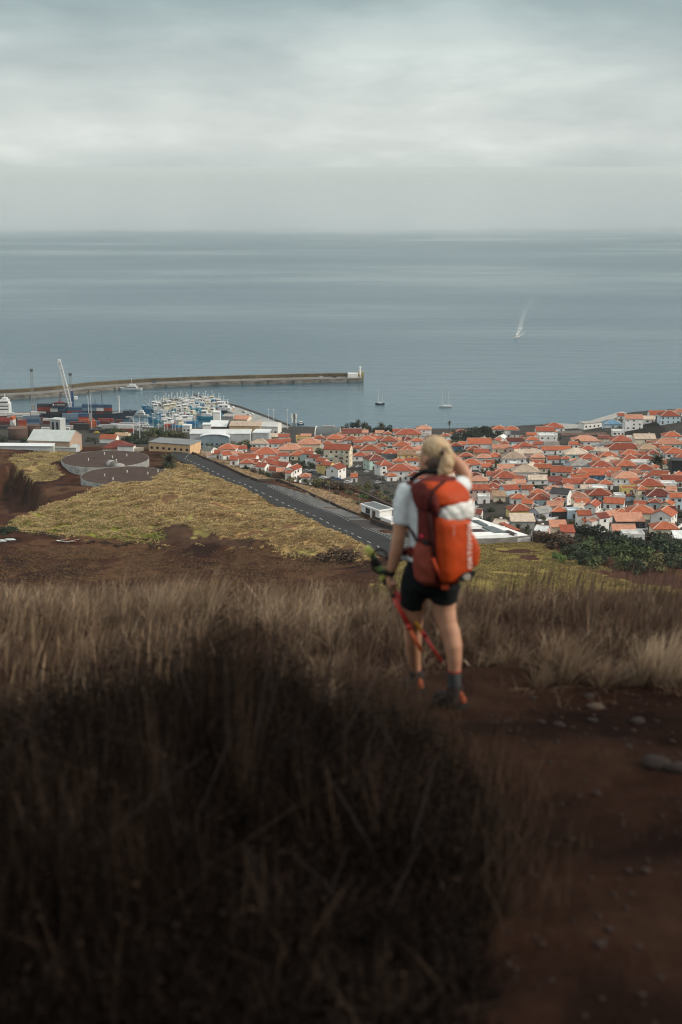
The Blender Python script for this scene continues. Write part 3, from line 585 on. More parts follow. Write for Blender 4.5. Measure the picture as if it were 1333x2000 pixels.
# ---- street lamps
lamp_pole = MB().bar((0, 0, 0), (0, 0, 8.6), .22, n=6, w2=.13).mesh('pole', M_METAL); lamp_arm = MB().bar((0, 0, 8.5), (-1.5, 0, 8.9), .10).mesh('arm', M_METAL)
lamp_head = MB().box(-2.2, -1.3, -.16, .16, 8.8, 8.98).mesh('lamp_head', M_CONC)
LABEL_LATER = []   # (obj, look, px, py)
def lamp(px, py, s=1.0, look='galvanised street lamp', z=0):
    p = W2(px, py); r_ = thing('street_lamp', p, R(rnd.uniform(-20, 20)), None, 'street lamp', 'street lamps'); r_.scale = (s, s, s)
    for n_, m_ in (('pole', lamp_pole), ('arm', lamp_arm), ('lamp_head', lamp_head)): link(n_, m_, r_)
    LABEL_LATER.append((r_, look, px, py))
for a in [(416, 905), (469, 926), (505, 940), (591, 951), (644, 984), (703, 1003), (745, 962), (685, 950), (745, 942)]: lamp(*a)
for a in [(1040, 1062), (975, 962), (1012, 950), (1118, 975), (950, 900), (1064, 1000), (1105, 1000), (1222, 880)]: lamp(*a, .9, 'street lamp among the tiled houses')
# ---- gatehouse by the road
gp = W2(738, 1012); g = thing('gatehouse', (gp.x, gp.y, gp.z), R(-58), 'white modern gatehouse with flat dark roof beside the parking bay', 'building')
M_WHITE = mat('render_white', (.74, .74, .72), .8, .12, .3); M_DROOF = mat('roof_felt', (.12, .14, .145), .9, .3, .4)
b1 = MB(); b1.box(-8, 6.5, -3.4, 3.4, -2, 1.7); b1.build('plinth', M_STONE, g)
b1 = MB(); b1.box(-7.8, 6.3, -3.2, 3.2, 1.7, 4.6); b1.build('wall', M_WHITE, g)
b1 = MB(); b1.box(-8.2, 6.8, -3.7, 3.7, 4.6, 5.3); rf_ = b1.build('roof', M_WHITE, g)
b1 = MB(); b1.box(-7.6, 6.2, -3.1, 3.1, 5.3, 5.36); b1.build('roof_felt', M_DROOF, rf_)
b1 = MB(); b1.box(-4.5, -1.2, -3.3, -3.0, 1.9, 4.2); b1.build('window', M_WIN, g); b1 = MB(); b1.box(1.2, 3.0, -3.5, -3.1, -.4, 4.0); b1.build('door', M_DOOR, g)
b1 = MB(); b1.box(6.8, 15, -3.0, 2.0, -2, 2.4); b1.box(7.1, 14.7, -2.7, 1.7, 2.4, 2.46); b1.build('side_block', M_WHITE, g)
b1 = MB(); b1.box(-.4, .7, -3.6, -3.2, -1, 4.6); b1.build('pillar', M_WHITE, g)
wall_along('gatehouse_yard_wall', [W2(*p) for p in [(725, 1022), (768, 1038), (800, 1052)]], 2.2, .5, M_STONE, 'dark yard wall below the white gatehouse')
wall_along('brown_hedge_wall', [W2(*p) for p in [(705, 968), (735, 982), (780, 1002)]], 2.4, 1.4, mat('brown_hedge', (.05, .032, .022), .95, .5, .8), 'brown overgrown wall behind the white gatehouse')
# ---- round water tanks
M_TSOIL = mat('tank_soil', (.058, .035, .026), .95, .5, .5, bump=.6)
def tank(px, py, rpx, hz_, label, vents):
    c = W2(px, py, hz_); k = FPX / (c.y * math.cos(PITCH) + (EYE - c.z) * math.sin(PITCH)); r = rpx / k; c.y += 0
    t = thing('water_tank', (c.x, c.y, c.z - hz_), 0, label, 'water tank', 'round concrete water tanks')
    MB().lathe([(r, -4), (r, hz_), (r - .16, hz_), (r - .16, hz_ - .5)], n=72, cap=False).build('wall', mat('tank_concrete', (.27, .27, .255), .95, .5, .35), t, True)
    # roof: soil with small lumps
    n, m = 72, 14; vs = []; 
    for i in range(m):
        for j in range(n):
            a = 2 * math.pi * j / n; q = (r - .165) * i / (m - 1); x = q * math.cos(a); y = q * math.sin(a)
            vs.append((x, y, hz_ - .08 + (mnoise.noise((x * .6, y * .6, px)) * .25 + mnoise.noise((x * 1.7, y * 1.7, px)) * .15) * (i > 0)))
    fs = [(i * n + j, i * n + (j + 1) % n, (i + 1) * n + (j + 1) % n, (i + 1) * n + j) for i in range(m - 1) for j in range(n)]
    MB().add(vs, fs).build('roof', M_TSOIL, t, True)
    for vx, vy in vents: v = MB().lathe([(.22, 0), (.22, 1.1), (.32, 1.15), (.32, 1.4)], n=8).build('vent', M_PAR, t); v.location = (vx * r, vy * r, hz_ - .3)
    return t, c, r
t1, c1, r1 = tank(206, 896, 85, 4.2, 'farther round concrete water tank with a brown earth roof', [(-.35, -.2), (.45, .3), (.15, .1), (-.1, .5), (.3, -.3)])
t2, c2, r2 = tank(245, 928, 86, 2.8, 'nearer round concrete water tank with a brown earth roof', [(-.45, -.1), (.0, .3), (.5, .1), (-.2, -.5), (.7, .35)])
v = W2(228, 915, 3); vt = thing('valve_housing', (v.x, v.y, v.z - 3.2), R(30), 'short round concrete pipe housing between the two water tanks', 'pipe')
MB().lathe([(2.4, -2.2), (2.4, 2.2)], n=20).build('drum', M_CONC, vt, True).rotation_euler = (R(90), 0, R(25)); vt.children[0].location = (1.0, -1.0, 3.6)
o = MB().lathe([(2.5, -.7), (2.5, .7)], n=20).build('ring', M_DCONC, vt, True); o.rotation_euler = (R(90), 0, R(25)); o.location = (-.4, 1.9, 4.3)
o = MB().lathe([(2.4, -1.3), (2.4, 1.3)], n=20).build('drum', M_CONC, vt, True); o.rotation_euler = (R(90), 0, R(25)); o.location = (-1.3, 4.1, 4.6)
# ---- brown hut with white wall behind the tanks
hx = W2(232, 880); hut = thing('low_house', hx, R(-6), 'low brown-roofed house with a white end block behind the water tanks', 'house')
r_, q_ = hip_roof(15, 12, 3.6, 2.2); r_.build('roof', ROOF['d'][1], hut); MB().box(-7.4, 7.4, -5.9, 5.9, -3, 2.2).build('wall', WALL['c'][1], hut)
MB().box(2, 11, -9.5, -4.5, -3, 4.4).build('end_block', M_WHITE, hut); MB().box(1.7, 11.3, -9.8, -4.2, 4.4, 4.7).build('parapet', ROOF['d'][1], hut); MB().box(11.3, 16, -7, -5, -3, 3).build('side_wall', WALL['c'][1], hut)
# ---- apartment block, school
ap = house(661, 879, 56, 'g', 'r', 'c', -12, 4, .55, look='cream four-storey apartment block with orange roof and balconies', cat='apartment block', hw=11.6, name='apartment_block', rise=2.6)
for k, (bx, bz) in enumerate([(-3.4, 3.4), (3.2, 3.4), (-3.4, 6.2), (3.2, 6.2), (3.2, 8.9)]):
    bl = MB(); bl.box(bx - 1.3, bx + 1.3, -7.0, -4.9, bz, bz + .15); bl.box(bx - 1.3, bx + 1.3, -7.0, -6.9, bz + .15, bz + 1.1); bl.build('balcony', M_DCONC if k % 2 else WALL['m'][1], ap)
sx = [W2(*p) for p in [(936, 1058), (1037, 1052), (1000, 1030), (925, 1012), (880, 1020), (890, 1058)]]
zs = max(float(base_h(p.x, p.y)) for p in sx[:3]) + 1.2
sc_ = thing('school_building', (sx[2].x, sx[2].y, zs - 4), 0, 'low school with white flat roofs and dark courts behind a concrete wall', 'school')
def zpoly(pts, z): return [(rad2xyz(a, b, z)[0] - sx[2].x, rad2xyz(a, b, z)[1] - sx[2].y) for a, b in pts]
MB().prism(zpoly([(1037, 1050), (930, 1058), (868, 1050), (868, 1012), (925, 1010)], zs), -2, 4.0).build('wall', mat('school_wall', (.58, .58, .56), .85, .3, .15), sc_)
for pts, zz, mt, nm in [([(1034, 1048), (1012, 1049), (905, 1011), (925, 1011)], 4.5, M_WHITE, 'roof'), ([(1000, 1044), (925, 1049), (880, 1049), (880, 1042), (960, 1040)], 4.35, M_WHITE, 'roof'), ([(958, 1040), (920, 1043), (880, 1043), (880, 1034), (940, 1034)], 4.2, mat('court_brown', (.05, .03, .028), .9, .3), 'court'),
                        ([(935, 1029), (880, 1031), (880, 1020), (920, 1020)], 4.4, M_WHITE, 'roof'), ([(992, 1042), (966, 1043), (942, 1031), (962, 1030)], 4.6, M_DROOF, 'court'), ([(1012, 1046), (1002, 1046.5), (985, 1039), (994, 1038)], 4.62, mat('court_brown', (.05, .03, .028), .9, .3), 'court'), ([(955, 1028), (944, 1028), (925, 1018), (935, 1018)], 4.61, M_DROOF, 'court'), ([(1018, 1036), (1004, 1036), (975, 1022), (986, 1021)], 4.25, ROOF['r'][1], 'roof'), ([(940, 1020), (900, 1022), (880, 1016), (920, 1014)], 4.3, M_DROOF, 'court')]:
    MB().prism(zpoly(pts, zs), 3.9, zz).build(nm, mt, sc_)
for k in range(7):
    a = zpoly([(930 + k * 9, 1057.5 - k * .62)], zs)[0]; w_ = link('window', shut_me, sc_); w_.location = (a[0], a[1] + .2, 2.4); w_.scale = (1.1, 6, 1.1)
wall_along('concrete_boundary_wall', [W2(*p) for p in [(900, 1066), (936, 1064), (1037, 1057), (1040, 1046)]], 2.6, .4, mat('rough_concrete', (.20, .19, .175), .95, .4, .4), 'weathered concrete wall in front of the low white school')
# ---- lattice mast
def lattice(name, base, h, w0, w1, n, mt, parent, t=.18):
    mb = MB(); cs = [(-1, -1), (1, -1), (1, 1), (-1, 1)]
    for k in range(n):
        a, b_ = k / n, (k + 1) / n; wa, wb = w0 + (w1 - w0) * a, w0 + (w1 - w0) * b_
        for i, (x, y) in enumerate(cs):
            x2, y2 = cs[(i + 1) % 4]
            mb.bar((x * wa, y * wa, h * a), (x * wb, y * wb, h * b_), t); mb.bar((x * wa, y * wa, h * a), (x2 * wb, y2 * wb, h * b_), t * .6); mb.bar((x2 * wa, y2 * wa, h * a), (x * wb, y * wb, h * b_), t * .6); mb.bar((x * wb, y * wb, h * b_), (x2 * wb, y2 * wb, h * b_), t * .6)
    o = mb.build(name, mt, parent); o.location = base; return o
p = W2(575, 868); m_ = thing('phone_mast', p, R(12), 'tall dark lattice phone mast with white panel antennas', 'mast')
lattice('lattice', (0, 0, 0), 22, 1.0, .75, 12, M_DMETAL, m_, .26)
for k, (x, y, z) in enumerate([(-1.5, -1, 19), (1.5, -1, 19), (-1.5, 1, 19.2), (1.5, 1, 19), (1.2, -1, 15.5), (-1.3, -1.0, 16)]): MB().box(x - .45, x + .45, y - .2, y + .2, z, z + 3).build('antenna_panel', M_PAR, m_)
MB().bar((0, 0, 22), (0, 0, 25), .2).build('spike', M_METAL, m_)
# ---- barrel-roofed hall by the shore
p = W2(642, 856); bh = thing('barrel_hall', (p.x, p.y + 7, p.z), R(-8), 'dark grey barrel-roofed hall by the shore', 'hall')
L_ = 17.5; rad = 7.2; vs = []; na = 16
for x in (-L_ / 2, L_ / 2):
    for i in range(na + 1): a = math.pi * i / na; vs.append((x, -rad * math.cos(a), rad * math.sin(a)))
mb = MB().add(vs, [(i, i + 1, na + 2 + i, na + 1 + i) for i in range(na)]); mb.build('roof', mat('zinc_dark', (.11, .125, .13), .6, .2, .3), bh, True)
for x in (-L_ / 2 - .1, L_ / 2 + .1): MB().add([(x, -rad * math.cos(math.pi * i / na), rad * math.sin(math.pi * i / na)) for i in range(na + 1)], [tuple(range(na + 1))]).build('end_wall', M_CONC, bh)
for x in (-L_ / 2 - .4,):
    rb = MB()
    for i in range(na): rb.bar((x, -(rad + .2) * math.cos(math.pi * i / na), (rad + .2) * math.sin(math.pi * i / na)), (x, -(rad + .2) * math.cos(math.pi * (i + 1) / na), (rad + .2) * math.sin(math.pi * (i + 1) / na)), .6)
    rb.build('arch_rim', M_PAR, bh)
MB().box(-4.5, 4.5, -1.5, 1.5, rad - .3, rad + .9).build('roof_vent', M_CONC, bh)
MB().lathe([(1.8, 0), (1.8, .3)], n=14).build('round_window', M_WIN, bh).matrix_local = Matrix.Translation((-L_ / 2 - .25, -1, 3.4)) @ Matrix.Rotation(R(90), 4, 'Y')
# ---- port sheds and offices
M_ZINC = mat('zinc_pale', (.42, .46, .44), .6, .15, .25); M_ZINCW = mat('zinc_white', (.62, .65, .65), .6, .12, .25); M_GREYW = mat('cladding_grey', (.44, .46, .46), .8, .15, .2); M_BLUEG = mat('cladding_blue_grey', (.22, .28, .32), .8, .2, .2)
M_TAN = mat('cladding_tan', (.62, .42, .24), .85, .2, .3)
def block(name, label, cat, cx, cy, w, D, H, yaw, wallm, roofm, kind='f', rise=2.0, win=0, extra=None):
    x, y, z = ph(cx, cy, H); k = FPX / (y * math.cos(PITCH) + (EYE - z) * math.sin(PITCH)); Wd = w / k / max(.5, math.cos(R(yaw))); hf = (D * abs(math.cos(R(yaw)))) / 2
    t = thing(name, (x * (1 + hf / y), y + hf, z - H), R(yaw), label, cat)
    mb = MB().box(-Wd / 2, Wd / 2, -D / 2, D / 2, -3, H)
    if kind == 'g':
        mb.add([(-Wd / 2, -D / 2, H), (-Wd / 2, D / 2, H), (-Wd / 2, 0, H + rise), (Wd / 2, -D / 2, H), (Wd / 2, D / 2, H), (Wd / 2, 0, H + rise)], [(0, 1, 2), (5, 4, 3)])
        gable_roof(Wd, D, rise, H)[0].build('roof', roofm, t)
    elif kind == 'v':
        n = 12; vs = []
        for yy in (-D / 2 - .5, D / 2 + .5):
            for i in range(n + 1): a = math.pi * i / n; vs.append((-(Wd / 2 + .3) * math.cos(a), yy, H + rise * math.sin(a)))
            for i in range(n + 1): a = math.pi * i / n; vs.append((-(Wd / 2 + .3) * math.cos(a), yy, H + rise * math.sin(a) + .4))
        m = n + 1; fs = [(m + i, m + i + 1, 3 * m + i + 1, 3 * m + i) for i in range(n)] + [(i, i + 1, m + i + 1, m + i) for i in range(n)] + [(2 * m + i, 2 * m + i + 1, 3 * m + i + 1, 3 * m + i) for i in range(n)]
        MB().add(vs, fs).build('roof', roofm, t)
        mb.add([(-Wd / 2 * math.cos(math.pi * i / n), -D / 2, H + rise * math.sin(math.pi * i / n)) for i in range(n + 1)], [tuple(range(n + 1))])
    else:
        MB().box(-Wd / 2 - .3, Wd / 2 + .3, -D / 2 - .3, D / 2 + .3, H, H + .45).build('roof', roofm, t)
    mb.build('wall', wallm, t)
    for s in range(win):
        nw = max(2, int(Wd / 3.4))
        for i in range(nw): window(t, -Wd / 2 + Wd * (i + .5) / nw, -D / 2, 1.2 + 2.9 * s, 1.5, 1.3, 0)
    HOUSES.append((t, None, *proj(t.location.x, t.location.y, z)))
    return t, Wd
block('warehouse', 'big pale grey-green gabled warehouse with a peach end wall', 'warehouse', 108, 861, 84, 20, 5.5, -9, mat('dull_peach', (.40, .29, .22), .9, .2, .3), M_ZINC, 'g', 4.2)
t, wd = block('port_office', 'grey port office tower with two dark glazed strips', 'office', 113, 820, 21, 8, 10.5, -20, M_GREYW, M_GREYW, 'f')
for x in (-1.9, 1.9): MB().box(x - .9, x + .9, -4.12, -3.9, .6, 8.8).build('glazing', M_WIN, t)
block('long_shed', 'long low shed with white roof in front of the pale warehouse', 'shed', 52, 871, 112, 6, 2.0, -2, M_GREYW, M_ZINCW, 'g', .9)
block('long_shed', 'short grey-white shed beside the long white-roofed shed', 'shed', 132, 874, 42, 8, 2.6, -4, M_GREYW, M_ZINC, 'g', 1.0)
block('small_house', 'small port house with orange tiled roof among trees', 'house', 214, 857, 32, 9, 3.2, -8, WALL['w'][1], ROOF['o'][1], 'g', 2.4)
block('shed', 'beige shed with cream roof beyond the small orange-roofed port house', 'shed', 240, 851, 26, 9, 3.0, -10, WALL['c'][1], ROOF['t'][1], 'g', 1.5)
block('long_office', 'long tan office building with flat grey roof above the road', 'office', 342, 867, 84, 14, 4.6, -20, M_TAN, mat('roof_slate_flat', (.20, .215, .215), .9, .25, .3), 'f', win=1)
block('vault_hall', 'blue-grey hall with white curved roof', 'hall', 421, 856, 58, 16, 6.2, 0, M_BLUEG, M_ZINCW, 'v', 2.6, 1)
block('warehouse', 'long light grey flat warehouse behind the white curved roof', 'warehouse', 432, 848, 118, 18, 8.5, 0, M_GREYW, mat('roof_pale', (.55, .57, .56), .8, .2, .2), 'f')
block('warehouse', 'white-topped grey warehouse beside the lattice mast', 'warehouse', 512, 846, 30, 14, 8.0, -8, M_GREYW, M_ZINCW, 'f')
block('small_office', 'small slate-roofed white office below the curved white roof', 'office', 409, 879, 20, 7, 2.8, -25, WALL['w'][1], M_DROOF, 'g', 1.4)
block('tan_warehouse', 'tan warehouse with cream roof near the mole', 'warehouse', 482, 832, 60, 16, 6.5, -6, M_TAN, ROOF['c'][1], 'g', 2.2, 1)
block('white_warehouse', 'white warehouse with grey roof between tan warehouse and mast', 'warehouse', 525, 833, 44, 16, 6.0, -8, WALL['w'][1], mat('roof_pale2', (.50, .50, .48), .8, .2, .2), 'g', 2.0, 1)
block('salmon_shed', 'shed with a low salmon roof at the root of the mole', 'shed', 472, 819, 32, 14, 3.5, -12, WALL['c'][1], ROOF['s'][1], 'g', 2.0)
block('white_tower', 'white cubic ice tower beside the fishing harbour', 'tower', 424, 806, 14, 7, 11.5, 0, WALL['w'][1], M_ZINCW, 'f')
block('white_block', 'white cubic block left of the curved canopy', 'building', 405, 830, 16, 8, 6.5, 0, WALL['w'][1], M_ZINCW, 'f')
block('canopy_hall', 'hall with a pale sagging canopy roof by the fish quay', 'hall', 430, 833, 34, 16, 5.0, -6, M_DCONC, M_ZINCW, 'g', 3.2)
block('grey_shed', 'grey cubic shed behind the white ice tower', 'shed', 448, 814, 22, 12, 5.5, -8, M_CONC, M_CONC, 'f')
block('harbour_hut', 'white harbour hut with dark window near the palms', 'hut', 366, 832, 15, 6, 5.0, -8, WALL['w'][1], M_ZINCW, 'f', win=1)
block('peach_block', 'yellow flat building beside the lattice mast foot', 'building', 598, 852, 20, 8, 4.0, 0, WALL['y'][1], ROOF['s'][1], 'f')
block('dark_tower', 'tall black windowless block at the edge of the town', 'building', 1326, 901, 28, 9, 8.2, -8, mat('black_cladding', (.022, .024, .028), .7, .2, .4), WALL['k'][1], 'f')
block('pier_house', 'long white pier house with dark openings on the sea wall', 'pier house', 1160, 826, 52, 8, 4.2, 24, WALL['w'][1], M_CONC, 'f', win=1)
block('rust_shed', 'long rusty shed roof below the pier house', 'shed', 1140, 850, 90, 8, 2.5, 6, M_DCONC, mat('rust_roof', (.12, .07, .055), .9, .5, .3), 'g', 1.0)
block('rust_shed', 'grey slatted shed roof nearest the two orange-roofed shore houses', 'shed', 1112, 846, 50, 7, 2.5, 8, M_DCONC, mat('slat_roof', (.13, .12, .11), .9, .4, .3), 'g', 1.0)
p = W2(36, 857); tk = thing('fuel_tank', p, 0, 'rusty brown cylindrical fuel tank in the port', 'tank'); M_RUST = mat('rusty_plate', (.085, .05, .038), .85, .4, .4)
MB().lathe([(7.3, -1), (7.3, 8.2)], n=40).build('shell', M_RUST, tk, True); MB().lathe([(7.5, 8.2), (7.5, 8.5), (.4, 9.4)], n=40).build('roof', mat('rusty_roof', (.14, .075, .055), .85, .4, .4), tk)
p = W2(66, 853); tk = thing('fuel_tank', p, 0, 'second rusty tank half hidden beside the brown cylindrical one', 'tank')
MB().lathe([(5.0, -1), (5.0, 8.6)], n=32).build('shell', M_RUST, tk, True); MB().lathe([(5.2, 8.6), (5.2, 8.8), (.4, 9.4)], n=32).build('roof', M_RUST, tk)
# ---- mole, breakwater, sea walls
def slab(name, pts, z, mt, depth=5, **kw):
    P_ = [rad2xyz(a, b, z)[:2] for a, b in pts]; o = MB().prism(P_, z - depth, z).build(name, mt)
    for k, v_ in kw.items(): o[k] = v_
    return o
slab('mole', [(376, 776), (385, 773), (470, 797), (566, 833), (530, 838), (470, 815), (440, 799)], 3.0, mat('mole_concrete', (.30, .30, .28), .9, .3, .15), 8, label='concrete mole sheltering the fishing harbour', category='mole')
mw = MB(); P_ = [rad2xyz(a, b, 3)[:2] for a, b in [(379, 773), (470, 796), (520, 814), (568, 833)]]
for a, b_ in zip(P_[:-1], P_[1:]): mw.bar((*a, 3.6), (*b_, 3.6), .9, 1.6)
tag(mw.build('mole_wall', M_DCONC), 'dark parapet wall along the outer side of the mole', 'wall')
BWp = [(-420, 812), (-200, 797), (0, 781), (60, 778), (120, 773), (200, 764), (300, 757.5), (400, 753.5), (500, 750.5), (600, 748), (708, 746)]
BW = [Vector((*rad2xyz(a, b, 0), 0)) for a, b in BWp]
# resample
Q = [BW[0]]
for a, b_ in zip(BW[:-1], BW[1:]):
    n = max(1, int((b_ - a).length / 12)); Q += [a + (b_ - a) * (k + 1) / n for k in range(n)]
brk = thing('breakwater', Q[len(Q) // 2], 0, 'long concrete breakwater with high brown sea wall', 'breakwater'); off = Q[len(Q) // 2]
def sweep(name, sec, mt, parent=None, trim=0):
    QQ = Q[:len(Q) - trim] if trim else Q; vs = []; n = len(sec)
    for i, p_ in enumerate(QQ):
        d = (QQ[min(i + 1, len(QQ) - 1)] - QQ[max(i - 1, 0)]).normalized(); nn = Vector((-d.y, d.x, 0))
        for u, zz in sec: vs.append(p_ + nn * u + Vector((0, 0, zz)) - off)
    fs = [(i * n + k, i * n + (k + 1) % n, (i + 1) * n + (k + 1) % n, (i + 1) * n + k) for i in range(len(QQ) - 1) for k in range(n)] + [tuple(range(n)), tuple(range((len(QQ) - 1) * n, len(QQ) * n))[::-1]]
    return MB().add(vs, fs).build(name, mt, parent)
tb = NT('quay_face'); tb.b.inputs['Roughness'].default_value = .9
g2 = tb.n('ShaderNodeNewGeometry'); s2 = tb.n('ShaderNodeSeparateXYZ'); tb.l(g2.outputs['Position'], s2.inputs[0])
m2_ = tb.n('ShaderNodeMapping'); m2_.inputs['Scale'].default_value = (.12, .12, .5); tb.l(g2.outputs['Position'], m2_.inputs[0])
cc = tb.ramp(tb.noise(m2_.outputs[0], 1.0, 5, .65), [(.35, (.055, .048, .042)), (.65, (.24, .22, .19))]); wl = tb.n('ShaderNodeMapRange'); wl.inputs['From Min'].default_value = .6; wl.inputs['From Max'].default_value = 1.6; tb.l(s2.outputs[2], wl.inputs['Value'])
tb.l(tb.mul((.03, .028, .025), cc, 1, 'MIX') if False else cc, tb.b.inputs['Base Color'])
sweep('quay', [(0, -6), (0, 3.6), (14, 3.6), (14, -6)], tb.m, brk)
sweep('deck', [(.3, 3.6), (.3, 3.68), (13.6, 3.68), (13.6, 3.6)], mat('deck_concrete', (.17, .165, .15), .9, .3, .1), brk)
sweep('sea_wall', [(14, -6), (14, 6.6), (18, 6.6), (28, -6)], mat('lichen_concrete', (.105, .082, .048), .9, .45, .06), brk)
for k in range(2, len(Q) - 1, 2): 
    p_ = Q[k]; o = MB().box(-.5, .5, -.35, .35, .2, 3.0).build('fender', M_DCONC, brk); o.location = p_ - off + Vector((0, -.3, 0))
e = Q[-1] - off; MB().box(-14, -4, 4, 10, 3.7, 7.6).build('light_house_block', WALL['w'][1], brk).location = e
MB().lathe([(.9, 3.6), (.8, 10), (1.2, 10.1), (1.2, 11.2)], n=10).build('beacon', M_PAR, brk).location = e + Vector((-2.0, 9, 2.4))
MB().bar((-5, 15.5, 2), (1.5, 15.5, 2), 5, 9).build('end_wall', mat('lichen_yellow', (.30, .25, .10), .9, .4, .3), brk).location = e + Vector((0, 0, 1))
MB().bar((0, 0, 0), (0, 0, 4.5), 1.2).build('bollard', M_PAR, brk).location = e + Vector((-1.5, 10, 3.6))
qp = MB().bar((0, 0, 0), (0, 0, 9.2), .16, n=5, w2=.10).mesh('pole', M_METAL); qa = MB().bar((0, 0, 9.1), (0, -1.3, 9.3), .09).mesh('arm', M_METAL)
for px in (30, 80, 145, 232, 288, 343, 398, 454, 509, 564, 617, 672):
    i = min(range(len(Q)), key=lambda k: abs(proj(Q[k].x, Q[k].y + 12, 3.6)[0] - px)); x = Q[i].x; r_ = thing('quay_lamp', (x, Q[i].y + 12.5, 3.68), 0, None, 'street lamp', 'lamps along the breakwater'); link('pole', qp, r_); link('arm', qa, r_)
    a, b_ = proj(x, Q[i].y + 12, 3.6); LABEL_LATER.append((r_, 'thin lamp post on the breakwater', a, b_))
slab('sea_wall_pier', [(1078, 829), (1082, 826), (1130, 829), (1175, 815), (1215, 803), (1225, 806), (1190, 822), (1150, 836), (1090, 838)], 2.6, M_CONC, 5, label='curved pale sea wall pier below the headland houses', category='pier')
# ================================================================== HARBOUR: containers, crane, ships, boats
def cmat(n, c): return mat('steel_' + n, c, .6, .3, .8, objvar=.12)
CC = {'blue': cmat('blue', (.04, .09, .17)), 'red': cmat('red', (.30, .05, .035)), 'white': cmat('white', (.60, .60, .58)), 'dark': cmat('dark', (.035, .035, .042)), 'orange': cmat('orange', (.42, .10, .04)),
      'steel blue': cmat('steelblue', (.14, .21, .28)), 'maroon': cmat('maroon', (.11, .03, .03)), 'grey': cmat('grey', (.30, .31, .31)), 'green': cmat('green', (.10, .17, .15))}
def container_mesh(Lc):
    m = MB(); n = int(Lc / .55); xs = [-Lc / 2 + .15 + (Lc - .3) * i / n for i in range(n + 1)]
    for sg in (-1, 1):
        vs = []
        for i, x in enumerate(xs): y = sg * (1.18 if i % 2 else 1.10); vs += [(x, y, .15), (x, y, 2.5)]
        m.add(vs, [(2 * i, 2 * i + 2, 2 * i + 3, 2 * i + 1) for i in range(n)])
    m.add([(-Lc / 2, -1.2, 2.55), (Lc / 2, -1.2, 2.55), (Lc / 2, 1.2, 2.55), (-Lc / 2, 1.2, 2.55)], [(0, 1, 2, 3)])
    m.box(-Lc / 2, -Lc / 2 + .1, -1.15, 1.15, .1, 2.5)
    fr = MB()
    for x in (-Lc / 2 + .07, Lc / 2 - .07):
        for y in (-1.14, 1.14): fr.box(x - .08, x + .08, y - .08, y + .08, 0, 2.56)
    for y in (-1.14, 1.14): fr.box(-Lc / 2 + .16, Lc / 2 - .16, y - .07, y + .07, 0, .14); fr.box(-Lc / 2 + .16, Lc / 2 - .16, y - .07, y + .07, 2.44, 2.57)
    dr = MB(); dr.box(Lc / 2 - .1, Lc / 2 - .02, -1.0, -.03, .2, 2.4); dr.box(Lc / 2 - .1, Lc / 2 - .02, .03, 1.0, .2, 2.4)
    return {'panel': m.mesh('panel', CC['blue']), 'frame': fr.mesh('frame', CC['blue']), 'door': dr.mesh('door', CC['blue'])}
CM = {12: container_mesh(12.2), 6: container_mesh(6.1)}
def oslot(o, m): o.material_slots[0].link = 'OBJECT'; o.material_slots[0].material = m
def container(px, py, col, Lc=12, yaw=0, lvl=0, z=None, loc=None, look=None):
    p = Vector(loc) if loc else W2(px, py)
    if z is not None and not loc: a, b_ = rad2xyz(px, py, z); p = Vector((a, b_, z))
    r_ = thing('shipping_container', (p.x, p.y, p.z + lvl * 2.6), R(yaw), None, 'container', 'shipping containers in the port')
    for n_, m_ in CM[Lc].items(): oslot(link(n_, m_, r_), CC[col])
    LABEL_LATER.append((r_, look or f"{'long' if Lc == 12 else 'short'} {col} shipping container", *proj(p.x, p.y, p.z + lvl * 2.6 + 1.3))); return r_
# container stacks on the quay: (px, base py, yaw, [bottom..top colours], length)
for px, py, yaw, cols, Lc in [
    (14, 818, 4, ['maroon', 'white'], 12), (44, 819, 4, ['grey', 'white'], 12), (76, 816, 4, ['dark', 'white'], 12), (50, 826, 4, ['red', 'grey'], 12), (26, 832, 80, ['white', 'white', 'orange'], 6),
    (90, 813, 3, ['white', 'dark'], 6), (107, 816, 2, ['white', 'dark', 'white'], 6), (128, 815, 2, ['dark', 'red', 'maroon'], 12), (155, 817, 2, ['dark', 'blue'], 12), (84, 822, 3, ['maroon'], 6),
    (45, 833, 6, ['orange', 'red'], 6), (62, 831, 6, ['steel blue', 'blue', 'steel blue'], 12), (72, 829, 6, ['blue', 'steel blue'], 6), (92, 824, 3, ['white'], 6), (100, 828, 2, ['maroon'], 12),
    (138, 827, 3, ['blue', 'steel blue', 'steel blue'], 12), (140, 831, 3, ['steel blue', 'blue'], 12), (166, 826, 2, ['dark', 'red', 'blue'], 12), (170, 831, 2, ['maroon', 'orange'], 12), (181, 834, 2, ['orange', 'orange'], 6),
    (198, 828, 0, ['maroon'], 12), (207, 824, 0, ['red'], 12), (187, 829, 0, ['blue'], 6), (122, 841, -8, ['white'], 12), (137, 838, 0, ['white'], 12), (88, 845, -4, ['white'], 12), (89, 841, -4, ['white'], 6), (233, 826, 10, ['maroon'], 6),
    (152, 836, 2, ['dark', 'maroon'], 12), (160, 840, 0, ['dark', 'dark'], 12), (110, 826, 0, ['dark'], 6), (30, 822, 5, ['dark', 'grey'], 12), (8, 829, 5, ['maroon', 'red'], 12), (66, 838, 5, ['dark'], 12), (12, 838, 5, ['dark'], 12), (205, 838, 2, ['grey'], 12), (215, 843, 2, ['dark', 'grey'], 12), (250, 838, -4, ['grey', 'grey'], 12), (245, 843, -4, ['red', 'white'], 12), (262, 840, -4, ['white'], 6), (225, 846, 0, ['white'], 6), (190, 845, 0, ['dark'], 12)]:
    p = W2(px, py)
    for i, c in enumerate(cols): container(0, 0, c, Lc, yaw, i, loc=(p.x, p.y, p.z + .02))
